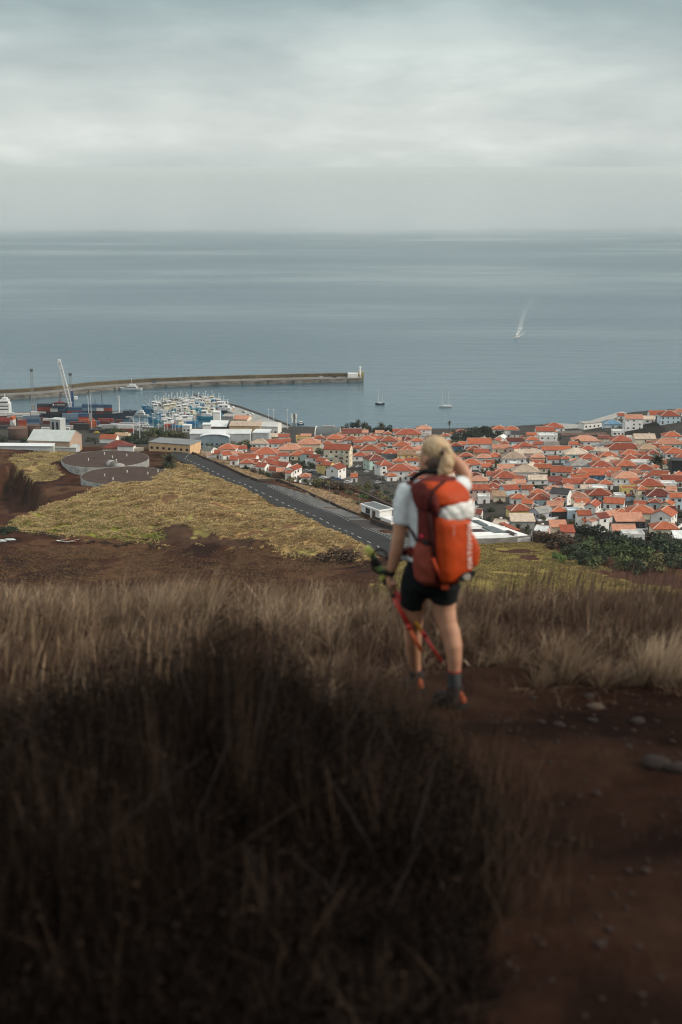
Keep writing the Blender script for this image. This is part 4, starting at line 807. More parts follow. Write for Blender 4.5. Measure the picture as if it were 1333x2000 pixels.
# storage sheds with ribbed roofs at the quay's right end
block('quay_shed', 'long low quay shed with a ribbed grey roof', 'shed', 245, 832, 54, 10, 3.2, -3, M_GREYW, mat('roof_mauve', (.27, .26, .28), .7, .3, .4), 'g', 1.2)
block('quay_shed', 'smaller dark-roofed quay shed beside the ribbed grey one', 'shed', 212, 834, 34, 9, 3.0, -3, M_DCONC, mat('roof_mauve2', (.20, .20, .21), .7, .3, .4), 'g', 1.2)
# ---- ships
M_HULLN = mat('hull_navy', (.022, .034, .055), .5, .25, .3, spec=.5); M_HULLB = mat('hull_blue', (.035, .20, .38), .45, .3, .5, spec=.5, objvar=.25); M_HULLW = mat('hull_white', (.62, .63, .63), .5, .15, .5, spec=.5)
M_DECK = mat('deck_grey', (.20, .21, .21), .8, .3, .6); M_ANTI = mat('antifouling', (.12, .03, .025), .7, .3, .5); M_ORG = mat('buoy_orange', (.55, .12, .03), .6, .2, 1)
def hull_mesh(Lh, B, fb, sheer=1.0, bowr=.32, mt=None, n=14):
    """hull along +x (bow), waterline at z=0"""
    mb = MB(); sec = []; 
    for i in range(n + 1):
        t = i / n; x = -Lh / 2 + Lh * t
        w = B / 2 * (min(1, (1 - t) / bowr) ** .6 if t > 1 - bowr else 1.0) * (0.86 + .14 * min(1, t * 5)); zt = fb + sheer * max(0, (t - .45) / .55) ** 2 + .25 * sheer * max(0, (.2 - t) / .2)
        xb = x - (.06 * Lh * max(0, (t - .8) / .2)); sec.append([(x, w, zt), (xb, w * .82, .1), (xb, w * .5, -.7), (xb, -w * .5, -.7), (xb, -w * .82, .1), (x, -w, zt)])
    vs = [v for s in sec for v in s]; fs = []
    for i in range(n):
        for k in range(5): fs.append((i * 6 + k, i * 6 + k + 1, (i + 1) * 6 + k + 1, (i + 1) * 6 + k))
    fs.append((0, 5, 4, 3, 2, 1)); mb.add(vs, fs)
    dk = MB(); zt = [s[0][2] - .5 for s in sec]; vd = []
    for s, z in zip(sec, zt): vd += [(s[0][0], s[0][1] * .96, z), (s[0][0], -s[0][1] * .96, z)]
    dk.add(vd, [(2 * i, 2 * i + 1, 2 * i + 3, 2 * i + 2) for i in range(n)])
    return mb, dk
def sea_at(px, py): a, b_ = rad2xyz(px, py, 0); return Vector((a, b_, 0))
# container ship along the quay
p = sea_at(168, 819); ship = thing('container_ship', p + Vector((0, 6, 0)), R(-3), 'dark navy container ship moored behind the stacked containers', 'ship')
h_, d_ = hull_mesh(84, 13, 4.2, 2.6, .2); h_.build('hull', M_HULLN, ship); d_.build('deck', M_DECK, ship)
MB().bar((27, 0, 5), (27, 0, 19), .9, n=8, w2=.7).build('mast', M_PAR, ship); MB().bar((13, 0, 4), (13, 0, 20), .5).build('mast', M_DMETAL, ship); MB().box(31, 36, -4, 4, 5, 7).build('forecastle', M_HULLN, ship)
MB().bar((8, -3, 4), (8, -3, 17), .4).build('mast', M_DMETAL, ship)
for dx, cols in [(-22, ['dark', 'blue', 'steel blue']), (-9, ['red', 'blue']), (3, ['dark', 'steel blue', 'blue']), (-34, ['maroon', 'red', 'dark']), (-9, [])]:
    for i, c in enumerate(cols):
        for yy in (-3.2, 0): container(0, 0, c if yy else 'blue', 12, -3, 0, loc=(p.x + dx, p.y + 6 + yy - dx * math.sin(R(3)), 4.2 + i * 2.62), look=f"{c if yy else 'blue'} container on the deck of the navy ship")
for dx, i, c in [(12, 0, 'maroon'), (12, 1, 'white'), (18.5, 0, 'dark'), (18.5, 1, 'red'), (18.5, 2, 'blue'), (12, 2, 'blue')]: container(0, 0, c, 6, -3, 0, loc=(p.x + dx, p.y + 2.6 - dx * math.sin(R(3)), 4.2 + i * 2.62), look=f"short {c} container on the deck of the navy ship")
p = sea_at(-14, 819); s2_ = thing('cargo_ship', p + Vector((0, 4, 0)), R(182), 'ship with a tall white superstructure at the photo edge', 'ship')
h_, d_ = hull_mesh(60, 12, 4.0, 1.6, .2); h_.build('hull', cmat('ship_red', (.14, .03, .025)), s2_); d_.build('deck', M_DECK, s2_)
b1 = MB(); b1.box(-14, -5, -5, 5, 3.5, 13); b1.box(-13, -6, -4.4, 4.4, 13, 15.5); b1.box(-12, -8, -3, 3, 15.5, 17.2); b1.build('superstructure', M_HULLW, s2_)
for z in (5.2, 8, 10.6, 13.8): MB().box(-13.2, -5.8, 4.95, 5.06, z, z + .8).build('window', M_WIN, s2_)
MB().bar((-10, 0, 17), (-10, 0, 20.5), .8, n=6).build('mast', M_HULLW, s2_)
# ---- mobile harbour crane, hung container
p = W2(142, 815); cr = thing('harbour_crane', p, 0, 'blue mobile harbour crane with a long white lattice boom', 'crane'); M_CRB = cmat('crane_blue', (.035, .085, .20)); M_CRW = mat('crane_white', (.66, .67, .67), .6, .15, .6)
k = ppm(142, 815)
MB().box(-5, 5, -3, 3, 0, 2.2).build('chassis', M_CRB, cr); b1 = MB(); b1.box(-2.6, 2.6, -2.4, 2.4, 2.2, 7); b1.build('machine_house', M_CRB, cr); MB().bar((.6, 0, 7), (.6, 0, 22), 2.2, w2=1.5).build('tower', M_CRB, cr)
b1 = MB(); b1.box(2.2, 4.6, -1.5, 1.3, 15, 17.5); b1.build('cab', M_CRW, cr)
tipx, tipz = (115 - 142) / k, 0
a_, b_ = np.array([-1.0, -1.2, 9.0]), None
tz = 46.0
def tip_for(pxx, pyy, yy): d = ray(pxx, pyy); t = yy / d[1]; return Vector((d[0] * t, yy, EYE + d[2] * t))
tp = tip_for(116, 705, p.y - 6) - p
bo = MB(); A0 = Vector((-.6, -1.5, 8.0)); dd = (tp - A0); n = 14; sx_ = Vector((1, 0, 0)); sy_ = dd.normalized().cross(sx_).normalized()
def bw(t): return .55 + 1.0 * min(1, t * 4) * (1 - .55 * t)
for kx in range(n):
    t0, t1 = kx / n, (kx + 1) / n
    for i, (u, v_) in enumerate([(-1, -1), (1, -1), (1, 1), (-1, 1)]):
        u2, v2 = [(-1, -1), (1, -1), (1, 1), (-1, 1)][(i + 1) % 4]
        a = A0 + dd * t0 + (sx_ * u + sy_ * v_) * bw(t0); b2 = A0 + dd * t1 + (sx_ * u + sy_ * v_) * bw(t1); c_ = A0 + dd * t1 + (sx_ * u2 + sy_ * v2) * bw(t1)
        bo.bar(a, b2, .42); bo.bar(a, c_, .26)
bo.build('boom', M_CRW, cr); MB().box(-1.1, 1.1, -.8, .8, -1.2, 1.4).build('boom_head', M_CRW, cr).location = tp
MB().bar((.6, 0, 21.5), tp * .62 + A0 * .38, .22).build('stay', M_CRW, cr); MB().bar((-2.4, 0, 3), (.2, -1, 13), 1.0).build('luffing_ram', M_CRW, cr)
hp = tip_for(117, 793, p.y - 6); cn = container(0, 0, 'dark', 12, 0, 0, loc=hp, look='dark container with white lettering hanging from the crane')
cu = bpy.data.curves.new('letters', 'FONT'); cu.body = 'transinsular'; cu.size = 1.75; cu.extrude = .02; cu.align_x = 'CENTER'; cu.align_y = 'CENTER'
ob_ = bpy.data.objects.new('tmp', cu); COL.objects.link(ob_); dg = bpy.context.evaluated_depsgraph_get(); lme = bpy.data.meshes.new_from_object(ob_.evaluated_get(dg)); bpy.data.objects.remove(ob_); lme.materials.clear(); lme.materials.append(M_PAR)
o = link('lettering', lme, cn); o.location = (.8, -1.24, 1.3); o.rotation_euler = (R(90), 0, 0)
o = MB().lathe([(.7, -.05), (.7, .05)], n=12).build('emblem', M_PAR, cn); o.location = (-4.9, -1.25, 1.3); o.rotation_euler = (R(90), 0, 0)
o = MB().bar((-4.5, 0, 0), (4.5, 0, 0), .5).bar((0, 0, 0), (0, 0, 4.5), .8, w2=.3).bar((-4, 0, 0), (0, 0, 1.6), .25).bar((4, 0, 0), (0, 0, 1.6), .25).build('spreader', cmat('spreader_red', (.36, .05, .04)), cr); o.location = hp - p + Vector((0, 0, 2.85))
MB().bar(hp - p + Vector((0, 0, 7.3)), tp, .12).build('hoist_rope', M_DMETAL, cr)
for px, py, top, lk in [(66, 812, 726, 'tall lattice light tower nearest the photo edge in the port'), (141, 803, 725, 'tall lattice light tower behind the white crane boom')]:
    p = W2(px, 812); hgt = (py - top) / ppm(px, 812) / .97; t = thing('light_tower', p, R(10), lk, 'light tower'); lattice('lattice', (0, 0, 0), hgt, 1.5 if px < 100 else 1.0, .75, 11, M_METAL, t, .20); MB().box(-1.3, 1.3, -.5, .5, hgt - 1, hgt + 1.6).build('floodlights', M_DMETAL, t)
    if px < 100: MB().bar((0, 0, 0), (0, 0, 9), 3.6, w2=2.4).build('base', M_CONC, t)
for px, py, top in [(180, 842, 770), (174, 822, 772), (262, 858, 815), (274, 862, 815)]:
    hgt = (py - top) / ppm(px, py) / .97; r_ = thing('port_mast', W2(px, py), 0, None, 'light mast', 'light masts in the port'); MB().bar((0, 0, 0), (0, 0, hgt), .45, n=6, w2=.25).build('pole', M_PAR, r_); MB().box(-1, 1, -.3, .3, hgt, hgt + .5).build('floodlights', M_METAL, r_)
    if px == 180: MB().box(-1.8, .4, -.5, .5, hgt * .28, hgt * .48).build('sign_board', M_CONC, r_)
    LABEL_LATER.append((r_, 'slim light mast in the port', px, py))
# conveyor ramp
a = W2(254, 828); cv = thing('gangway', a, 0, 'dark sloping gangway ramp beside the small moored boats', 'gangway'); e_ = W2(282, 848) - a
MB().bar((0, 0, 5.5), e_ + Vector((0, 0, 1)), 1.2, .8).build('ramp', M_DMETAL, cv); MB().bar((0, 0, 0), (0, 0, 5.5), .8).build('pillar', M_METAL, cv); MB().box(-3, 2, -1, 1, 5, 6).build('platform', M_METAL, cv)
# ---- fishing boats
def boat_set(Lh, B, fb, big=True):
    h_, d_ = hull_mesh(Lh, B, fb, .9 if big else .4, .34); s = {}
    s['hull'] = h_.mesh('hull', M_HULLB, True); s['deck'] = d_.mesh('deck', M_DECK)
    c = MB(); c.box(-Lh * .30, Lh * .06, -B * .33, B * .33, fb - .5, fb + 2.1); c.box(-Lh * .14, Lh * .05, -B * .3, B * .3, fb + 2.1, fb + 4.0); c.box(-Lh * .16, Lh * .07, -B * .34, B * .34, fb + 4.0, fb + 4.2); s['wheelhouse'] = c.mesh('wheelhouse', M_HULLW)
    w = MB(); w.box(Lh * .05, Lh * .056, -B * .27, B * .27, fb + 2.8, fb + 3.6); w.box(-Lh * .12, Lh * .04, -B * .307, -B * .3, fb + 2.8, fb + 3.6); w.box(-Lh * .12, Lh * .04, B * .3, B * .307, fb + 2.8, fb + 3.6); s['window'] = w.mesh('window', M_WIN)
    m = MB(); m.bar((-Lh * .06, 0, fb + 4), (-Lh * .06, 0, fb + 9.5), .28, w2=.16); m.bar((-Lh * .06, -B * .3, fb + 7.2), (-Lh * .06, B * .3, fb + 7.2), .16); m.bar((-Lh * .06, 0, fb + 8.4), (-Lh * .12, 0, fb + 8.8), .3); s['mast'] = m.mesh('mast', M_HULLW)
    b = MB(); b.bar((Lh * .16, 0, fb), (Lh * .16, 0, fb + 6.2), .22); b.bar((Lh * .16, 0, fb + 1.5), (Lh * .36, 0, fb + 5.2), .16); ga = MB(); ga.bar((-Lh * .38, -B * .35, fb - .4), (-Lh * .38, -B * .35, fb + 3.6), .18); ga.bar((-Lh * .38, B * .35, fb - .4), (-Lh * .38, B * .35, fb + 3.6), .18); ga.bar((-Lh * .38, -B * .35, fb + 3.6), (-Lh * .38, B * .35, fb + 3.6), .18); s['derrick'] = b.mesh('derrick', M_HULLW); s['gallows'] = ga.mesh('gallows', M_HULLW)
    r = MB(); 
    for sg in (-1, 1): r.bar((-Lh * .45, sg * B * .46, fb + .7), (Lh * .2, sg * B * .46, fb + .7), .12); r.bar((Lh * .2, sg * B * .46, fb + .7), (Lh * .42, sg * B * .2, fb + 1.6), .12)
    s['rail'] = r.mesh('rail', M_HULLW)
    s['gear'] = MB().box(Lh * .1, Lh * .24, -B * .25, B * .25, fb - .5, fb + .5).box(-Lh * .44, -Lh * .34, -B * .3, B * .2, fb - .5, fb + .7).mesh('gear', M_ORG)
    return s
BS = [boat_set(17, 5.2, 2.4), boat_set(22, 6.2, 3.0), boat_set(13, 4.4, 1.8)]
BHUL = {'blue': M_HULLB, 'white': M_HULLW, 'navy': M_HULLN, 'red': cmat('boat_red', (.32, .045, .04)), 'teal': mat('hull_teal', (.03, .29, .40), .5, .25, .5, objvar=.2)}
def fishing_boat(px, py, hd, hull, sz=0, look=None):
    r_ = thing('fishing_boat', sea_at(px, py), R(hd), None, 'fishing boat', 'fishing boats rafted in the harbour'); s = BS[sz]
    rr = random.Random(int(px * 31 + py * 17))
    for n_, m_ in s.items():
        if n_ == 'window': continue
        o = link(n_, m_, r_)
        if n_ == 'hull': oslot(o, BHUL[hull])
        if n_ == 'wheelhouse':
            link('window', s['window'], o)
            if rr.random() < .45: oslot(o, rr.choice([BHUL['teal'], BHUL['blue'], M_DECK, mat('cabin_cream', (.6, .55, .42), .6, .15, .5)]))
        if n_ == 'gear': oslot(o, rr.choice([M_ORG, BHUL['teal'], M_DECK, cmat('gear_red', (.35, .06, .04)), M_HULLW]))
    LABEL_LATER.append((r_, look or f"{('mid-sized', 'large', 'small')[sz]} {hull}-hulled fishing boat", *proj(r_.location.x, r_.location.y, 2))); return r_
rb = random.Random(11)
for row, (py, x0, x1, step, hd) in enumerate([(789.5, 352, 418, 11.5, 205), (794.5, 322, 432, 11.0, 200), (800, 308, 434, 11.0, 205), (805.5, 303, 415, 11.2, 200), (812, 352, 412, 12.5, 150)]):
    x = x0
    while x <= x1:
        fishing_boat(x, py + rb.uniform(-1.2, 1.2), hd + rb.uniform(-14, 14), rb.choices(['blue', 'white', 'navy', 'teal'], [5, 4, 1, 4])[0], rb.choice([0, 0, 1, 2])); x += step * rb.uniform(.85, 1.15)
for px, py, hd, hl, sz in [(309, 822, 185, 'blue', 0), (318, 826, 190, 'teal', 0), (326, 820, 190, 'white', 2), (331, 833, 250, 'red', 0), (344, 826, 215, 'teal', 0), (353, 822, 205, 'white', 0), (360, 829, 190, 'blue', 1), (366, 822, 185, 'teal', 0), (338, 818, 190, 'blue', 2), (376, 817, 140, 'blue', 0), (398, 819, 170, 'teal', 1), (388, 812, 160, 'white', 0), (415, 812, 160, 'blue', 0), (432, 806, 160, 'navy', 0), (443, 806, 150, 'blue', 0), (301, 800, 205, 'blue', 1), (436, 798, 160, 'white', 2), (322, 834, 200, 'white', 2), (350, 834, 210, 'blue', 2)]: fishing_boat(px, py, hd, hl, sz)
mastm = MB().bar((0, 0, 0), (0, 0, 15), .3, n=6, w2=.16).mesh('pole', M_PAR); mh = MB().box(-.6, .6, -.3, .3, 14.8, 15.4).mesh('lamp_head', M_PAR)
for px, py in [(310, 845), (322, 845), (338, 842), (343, 846), (327, 840), (382, 842), (350, 838), (357, 838), (300, 846), (525, 829), (562, 838), (535, 832)]:
    r_ = thing('quay_mast', W2(px, max(py, 837)), 0, None, 'light mast', 'white light masts by the fishing harbour'); link('pole', mastm, r_); link('lamp_head', mh, r_); LABEL_LATER.append((r_, 'white light mast by the fishing harbour', px, py - 10))
# small dinghies crowded by the slip
dh, dd_ = hull_mesh(5.2, 1.9, .6, .3, .4, n=6); dme = dh.mesh('hull', M_HULLW); dde = dd_.mesh('deck', M_DECK); dth = MB().box(-.9, -.6, -.8, .8, .45, .6).box(.4, .7, -.7, .7, .45, .6).box(-2.8, -2.5, -.25, .25, .3, 1.2).mesh('thwart', M_DMETAL)
for r0, (py, x0, x1) in enumerate([(828, 268, 288), (831.5, 267, 294), (835, 268, 299), (838.5, 270, 302), (842, 274, 306)]):
    x = x0
    while x < x1:
        a, b_ = rad2xyz(x, py, 0); zz = max(0.0, gz(a, b_)) if py > 834 else 0
        r_ = thing('dinghy', (*rad2xyz(x, py, zz), zz), R(60 + rb.uniform(-25, 25)), None, 'dinghy', 'small dinghies crowded at the slip'); link('hull', dme, r_); link('deck', dde, r_); link('thwart', dth, r_)
        LABEL_LATER.append((r_, 'small white dinghy at the slip', x, py)); x += 4.6
# pilot boat, ferry at the breakwater, boats on the bay
def motorboat(name, px, py, hd, Lh, B, fb, label, cat, hm=None, mast=0, fly=True):
    r_ = thing(name, sea_at(px, py), R(hd), label, cat); h_, d_ = hull_mesh(Lh, B, fb, .8, .4); h_.build('hull', hm or M_HULLW, r_, True); d_.build('deck', M_DECK, r_)
    c = MB(); c.box(-Lh * .28, Lh * .16, -B * .36, B * .36, fb - .5, fb + 1.9)
    if fly: c.box(-Lh * .2, Lh * .06, -B * .3, B * .3, fb + 1.9, fb + 3.6)
    w_ = c.build('cabin', M_HULLW, r_); MB().box(-Lh * .24, Lh * .165, -B * .37, B * .37, fb + .6, fb + 1.3).build('window', M_WIN, w_)
    if mast: MB().bar((-Lh * .05, 0, fb + 2), (-Lh * .05, 0, fb + mast), .3).bar((-Lh * .05, -1, fb + mast * .8), (-Lh * .05, 1, fb + mast * .8), .15).build('mast', M_HULLW, r_)
    return r_
motorboat('pilot_boat', 275, 813, 172, 13, 4, 1.4, 'white workboat with dark cabin between gangway and fishing fleet', 'boat', mast=5)
motorboat('passenger_boat', 256, 762, 178, 21, 5.4, 2.0, 'white passenger boat moored along the breakwater', 'boat', mast=9)
motorboat('speedboat', 1009, 659, 230, 11, 3.2, 1.0, 'white speedboat trailing a foaming wake on the open sea', 'speedboat', fly=False)
motorboat('small_boat', 587, 829, 200, 6, 2, .6, 'small dark boat afloat near the phone mast', 'boat', M_HULLN, fly=False)
def sailboat(px, py, hd, Lh, masts, label, hm):
    r_ = thing('sailboat', sea_at(px, py), R(hd), label, 'sailboat'); h_, d_ = hull_mesh(Lh, Lh * .27, 1.1, .4, .5); h_.build('hull', hm, r_, True); d_.build('deck', M_HULLW, r_)
    MB().box(-Lh * .2, Lh * .15, -Lh * .08, Lh * .08, .6, 1.7).build('cabin', M_HULLW, r_)
    for x, hh in masts: MB().bar((x, 0, 1), (x, 0, hh), .34, n=6, w2=.22).build('mast', M_HULLW, r_); MB().bar((x, 0, 2.4), (x - Lh * .28, 0, 2.5), .22).build('boom', mat('sail_cover', (.5, .5, .52), .8, .1), r_)
sailboat(870, 795, 188, 12, [(2.4, 17.5), (-3, 13.5)], 'white two-masted sailboat anchored in the bay', M_HULLW)
sailboat(742, 790, 185, 8.5, [(1, 13.0), (-2.2, 9.0)], 'small dark-hulled sailboat anchored in the bay', M_HULLN)
# wake foam of the speedboat
foam = NT('wake_foam'); foam.b.inputs['Base Color'].default_value = (.62, .66, .66, 1); foam.b.inputs['Roughness'].default_value = .8
gf = foam.n('ShaderNodeNewGeometry'); fa = foam.n('ShaderNodeVertexColor', layer_name='col'); fn_ = foam.noise(gf.outputs['Position'], .16, 7, .75); fm = foam.n('ShaderNodeMath', operation='MULTIPLY'); foam.l(foam.ramp(fn_, [(.36, (0, 0, 0)), (.58, (1, 1, 1))]), fm.inputs[0]); foam.l(fa.outputs[0], fm.inputs[1]); foam.l(fm.outputs[0], foam.b.inputs['Alpha'])
fv, fq, fc = [], [], []
for lane, (pts, ww, op) in enumerate([([(1009, 657), (1012, 651), (1015, 645), (1017, 638)], (1.8, 5.0), .95), ([(1016, 642), (1019, 627), (1026, 607), (1038, 588), (1056, 569)], (4.0, 6.5), .38), ([(1011, 658), (1019, 654), (1026, 648)], (1.4, 2.6), .7)]):
    n = len(pts); b0 = len(fv)
    for i, q in enumerate(pts):
        a, b_ = rad2xyz(*q, .05); t = i / (n - 1); w_ = ww[0] + (ww[1] - ww[0]) * t
        for s in (-1, -.4, .4, 1): fv.append((a + s * w_, b_, .06 + lane * .004)); fc.append([(0 if abs(s) == 1 else 1) * op * (1 - (.95 if lane == 1 else .5) * t)] * 3)
    for i in range(n - 1):
        for s in range(3): fq.append((b0 + 4 * i + s, b0 + 4 * i + s + 1, b0 + 4 * i + 5 + s, b0 + 4 * i + 4 + s))
link('wake_foam', mesh_np('wake_foam', np.array(fv), [np.array(fq)], foam.m, np.array(fc)), kind='stuff')

# ---- cars
def car_mesh(s=1.0):
    b = MB(); pr = [(-2.1, .3), (2.1, .3), (2.15, .75), (1.2, .92), (.55, 1.42), (-1.1, 1.45), (-1.9, .95), (-2.15, .8)]; n = len(pr)
    vs = [(x, y * (1 if z < 1 else .82), z) for y in (-.85, .85) for x, z in pr]; b.add(vs, [(i, (i + 1) % n, n + (i + 1) % n, n + i) for i in range(n)] + [tuple(range(n - 1, -1, -1)), tuple(range(n, 2 * n))])
    g = MB(); g.add([(1.15, -.72, .95), (1.15, .72, .95), (.6, .64, 1.38), (.6, -.64, 1.38)], [(0, 1, 2, 3)]); g.add([(-1.85, -.7, .99), (-1.85, .7, .99), (-1.18, .62, 1.40), (-1.18, -.62, 1.40)], [(3, 2, 1, 0)])
    for sg in (-1, 1): g.add([(1.0, sg * .86, .95), (-1.6, sg * .86, .97), (-1.05, sg * .73, 1.38), (.5, sg * .73, 1.36)], [(0, 1, 2, 3)])
    w = MB().lathe([(.33, -.12), (.33, .12)], n=12).mesh('wheel', M_DMETAL)
    return b.mesh('body', M_HULLW), g.mesh('window', M_WIN), w
CB, CG, CW = car_mesh()
CARC = {'white': cmat('car_white', (.62, .62, .62)), 'dark': cmat('car_dark', (.03, .032, .036)), 'silver': cmat('car_silver', (.32, .33, .34)), 'red': cmat('car_red', (.28, .03, .03)), 'blue': cmat('car_blue', (.04, .10, .22)), 'yellow': cmat('car_yellow', (.6, .42, .05))}
def car(px, py, col, yaw, p=None, where='parked among the houses', name='parked_car'):
    p = p or W2(px, py); r_ = thing(name, (p.x, p.y, p.z + .05), R(yaw), None, 'car', 'parked cars'); oslot(link('body', CB, r_), CARC[col]); link('window', CG, r_)
    for x in (-1.3, 1.3):
        for y in (-.75, .75): o = link('wheel', CW, r_); o.location = (x, y, .33); o.rotation_euler = (R(90), 0, 0)
    LABEL_LATER.append((r_, f'{col} car {where}', px, py)); return r_
for a in [(632, 935, 'white', 0), (643, 934, 'silver', 10), (652, 936, 'dark', -10), (646, 940, 'dark', 0), (600, 922, 'silver', 0), (625, 929, 'dark', 8), (618, 927, 'dark', 10), (680, 944, 'white', 0), (612, 924, 'dark', 5), (660, 938, 'blue', 0)]: car(*a, where='in the car park')
for a in [(700, 913, 'white', 60), (716, 923, 'silver', 60), (733, 932, 'dark', 55), (742, 938, 'dark', 55), (752, 945, 'dark', 50), (738, 944, 'silver', 50), (765, 950, 'dark', 50)]: car(*a, where='along the shop street')
for a in [(927, 992, 'silver', 30), (945, 1000, 'dark', 20), (705, 866, 'silver', 0), (1000, 990, 'dark', 0), (1045, 990, 'white', 0), (1215, 985, 'dark', 70), (1100, 905, 'silver', 0)]: car(*a)
for a in [(190, 826, 'white', 0), (189, 846, 'yellow', 0), (195, 845, 'dark', 0), (248, 848, 'white', 0)]: car(*a, where='on the port yard')
for px, c in [(296, 'blue'), (640, 'white'), (650, 'silver'), (656, 'white'), (662, 'dark')]:
    q = min(Q, key=lambda v: abs(proj(v.x, v.y + 9, 3.7)[0] - px)); car(px, 744, c, 0, Vector((q.x, q.y + 8, 3.68)), 'on the breakwater deck')
for px, py in [(478, 806), (487, 812), (492, 810), (455, 797)]: a, b_ = rad2xyz(px, py, 3.05); car(px, py, 'white', -40, Vector((a, b_, 3.02)), 'on the mole')
# ================================================================== VEGETATION OF THE TOWN AND THE FIELDS
def leafmat(name, c, v=.35):
    t = NT(name); t.b.inputs['Roughness'].default_value = .75; t.b.inputs['Specular IOR Level'].default_value = .2
    g = t.n('ShaderNodeVertexColor', layer_name='col'); oi = t.n('ShaderNodeObjectInfo'); k = t.mul(c, g.outputs[0]); k = t.mul(k, t.ramp(oi.outputs['Random'], [(0, (.7, .75, .7)), (1, (1.3, 1.25, 1.2))])); t.l(k, t.b.inputs['Base Color']); return t.m
LM = {'dark green': leafmat('leaves_dark', (.028, .040, .022)), 'green': leafmat('leaves_green', (.055, .075, .028)), 'brown': leafmat('leaves_brown', (.075, .045, .028)), 'olive': leafmat('leaves_olive', (.085, .082, .035)), 'bright green': leafmat('leaves_bright', (.085, .13, .035)), 'cypress': leafmat('leaves_cypress', (.020, .027, .019))}
def crown_np(n, size, seed, shape='ball', leaf=.35):
    g = np.random.default_rng(seed); nb = 9
    cs = g.normal(size=(nb, 3)) * [.42, .42, .26]; 
    if shape == 'cone': cs = np.stack([g.normal(size=nb) * .12, g.normal(size=nb) * .12, np.linspace(-.5, .6, nb)], 1)
    rs = g.uniform(.28, .5, nb) if shape == 'ball' else np.linspace(.36, .12, nb)
    k = g.integers(0, nb, n); d = g.normal(size=(n, 3)); d /= np.linalg.norm(d, axis=1)[:, None]; r = g.uniform(.55, 1.0, n) ** .5
    c = cs[k] + d * (rs[k] * r)[:, None]
    c[:, 2] = np.where(c[:, 2] < -.45, -.45 + g.uniform(0, .1, n), c[:, 2]); c = c * size
    a = g.normal(size=(n, 3)); a /= np.linalg.norm(a, axis=1)[:, None]; b = np.cross(a, d); b /= np.linalg.norm(b, axis=1)[:, None] + 1e-9
    s = leaf * g.uniform(.6, 1.4, n)[:, None]; v = np.stack([c - a * s, c + b * s * .6, c + a * s, c - b * s * .6], 1).reshape(-1, 3)
    col = (g.uniform(.6, 1.45, nb)[k] * g.uniform(.7, 1.3, n)).repeat(4)[:, None] * np.ones(3); return v, np.arange(n * 4).reshape(n, 4), col
CRS = {}
def crown_mesh(kind, seed, shape='ball'):
    key = (kind, seed, shape)
    if key not in CRS:
        v, f, c = crown_np(620, np.array([1, 1, .85]) if shape == 'ball' else np.array([1, 1, 1.6]), seed, shape, .115); CRS[key] = mesh_np('crown', v, [f], LM[kind], c)
    return CRS[key]
trunk_me = MB().bar((0, 0, -.6), (.03, .02, .0), .16, n=6, w2=.10).bar((.03, .02, 0), (.3, .1, .4), .08, n=5, w2=.03).bar((.03, .02, -.02), (-.25, .15, .45), .08, n=5, w2=.03).bar((.02, .0, -.1), (.0, -.25, .38), .07, n=5, w2=.03).mesh('trunk', M_TRUNK)
def tree(px, py, wpx, kind, look, hr=1.0, shape='ball', tall=.0, name='tree', cat='tree'):
    p = W2(px, py); k = ppm(px, py); s = wpx / k / 1.5
    r_ = thing(name, p, R(rnd.uniform(0, 360)), None, cat, 'bushes and trees of the town'); zc = (.45 * .85 * s * hr + tall * s) if shape == 'ball' else .8 * s * hr
    o = link('crown', crown_mesh(kind, rnd.randrange(5), shape), r_); o.scale = (s, s, s * hr); o.location = (0, 0, zc)
    t = link('trunk', trunk_me, r_); t.scale = (s, s, s * max(hr, 1)); t.location = (0, 0, zc)
    LABEL_LATER.append((r_, look, px, py - 4)); return r_
for px, py, w in [(925, 853, 22), (936, 852, 24), (947, 851, 26), (960, 851, 22), (955, 856, 24), (915, 856, 18), (930, 860, 20), (905, 866, 18), (890, 858, 18)]: tree(px, py, w, 'cypress', 'dark grove tree by the shore', 1.25)
for px, py, w, k in [(690, 838, 15, 'cypress'), (699, 836, 14, 'cypress'), (720, 842, 18, 'cypress'), (748, 843, 18, 'cypress'), (735, 843, 14, 'dark green'), (760, 844, 14, 'cypress'), (668, 845, 16, 'cypress'), (680, 846, 14, 'dark green')]: tree(px, py, w, k, f"{'dark' if k == 'cypress' else 'dark green'} shoreline tree", 1.1, tall=.2 if px < 700 else 0)
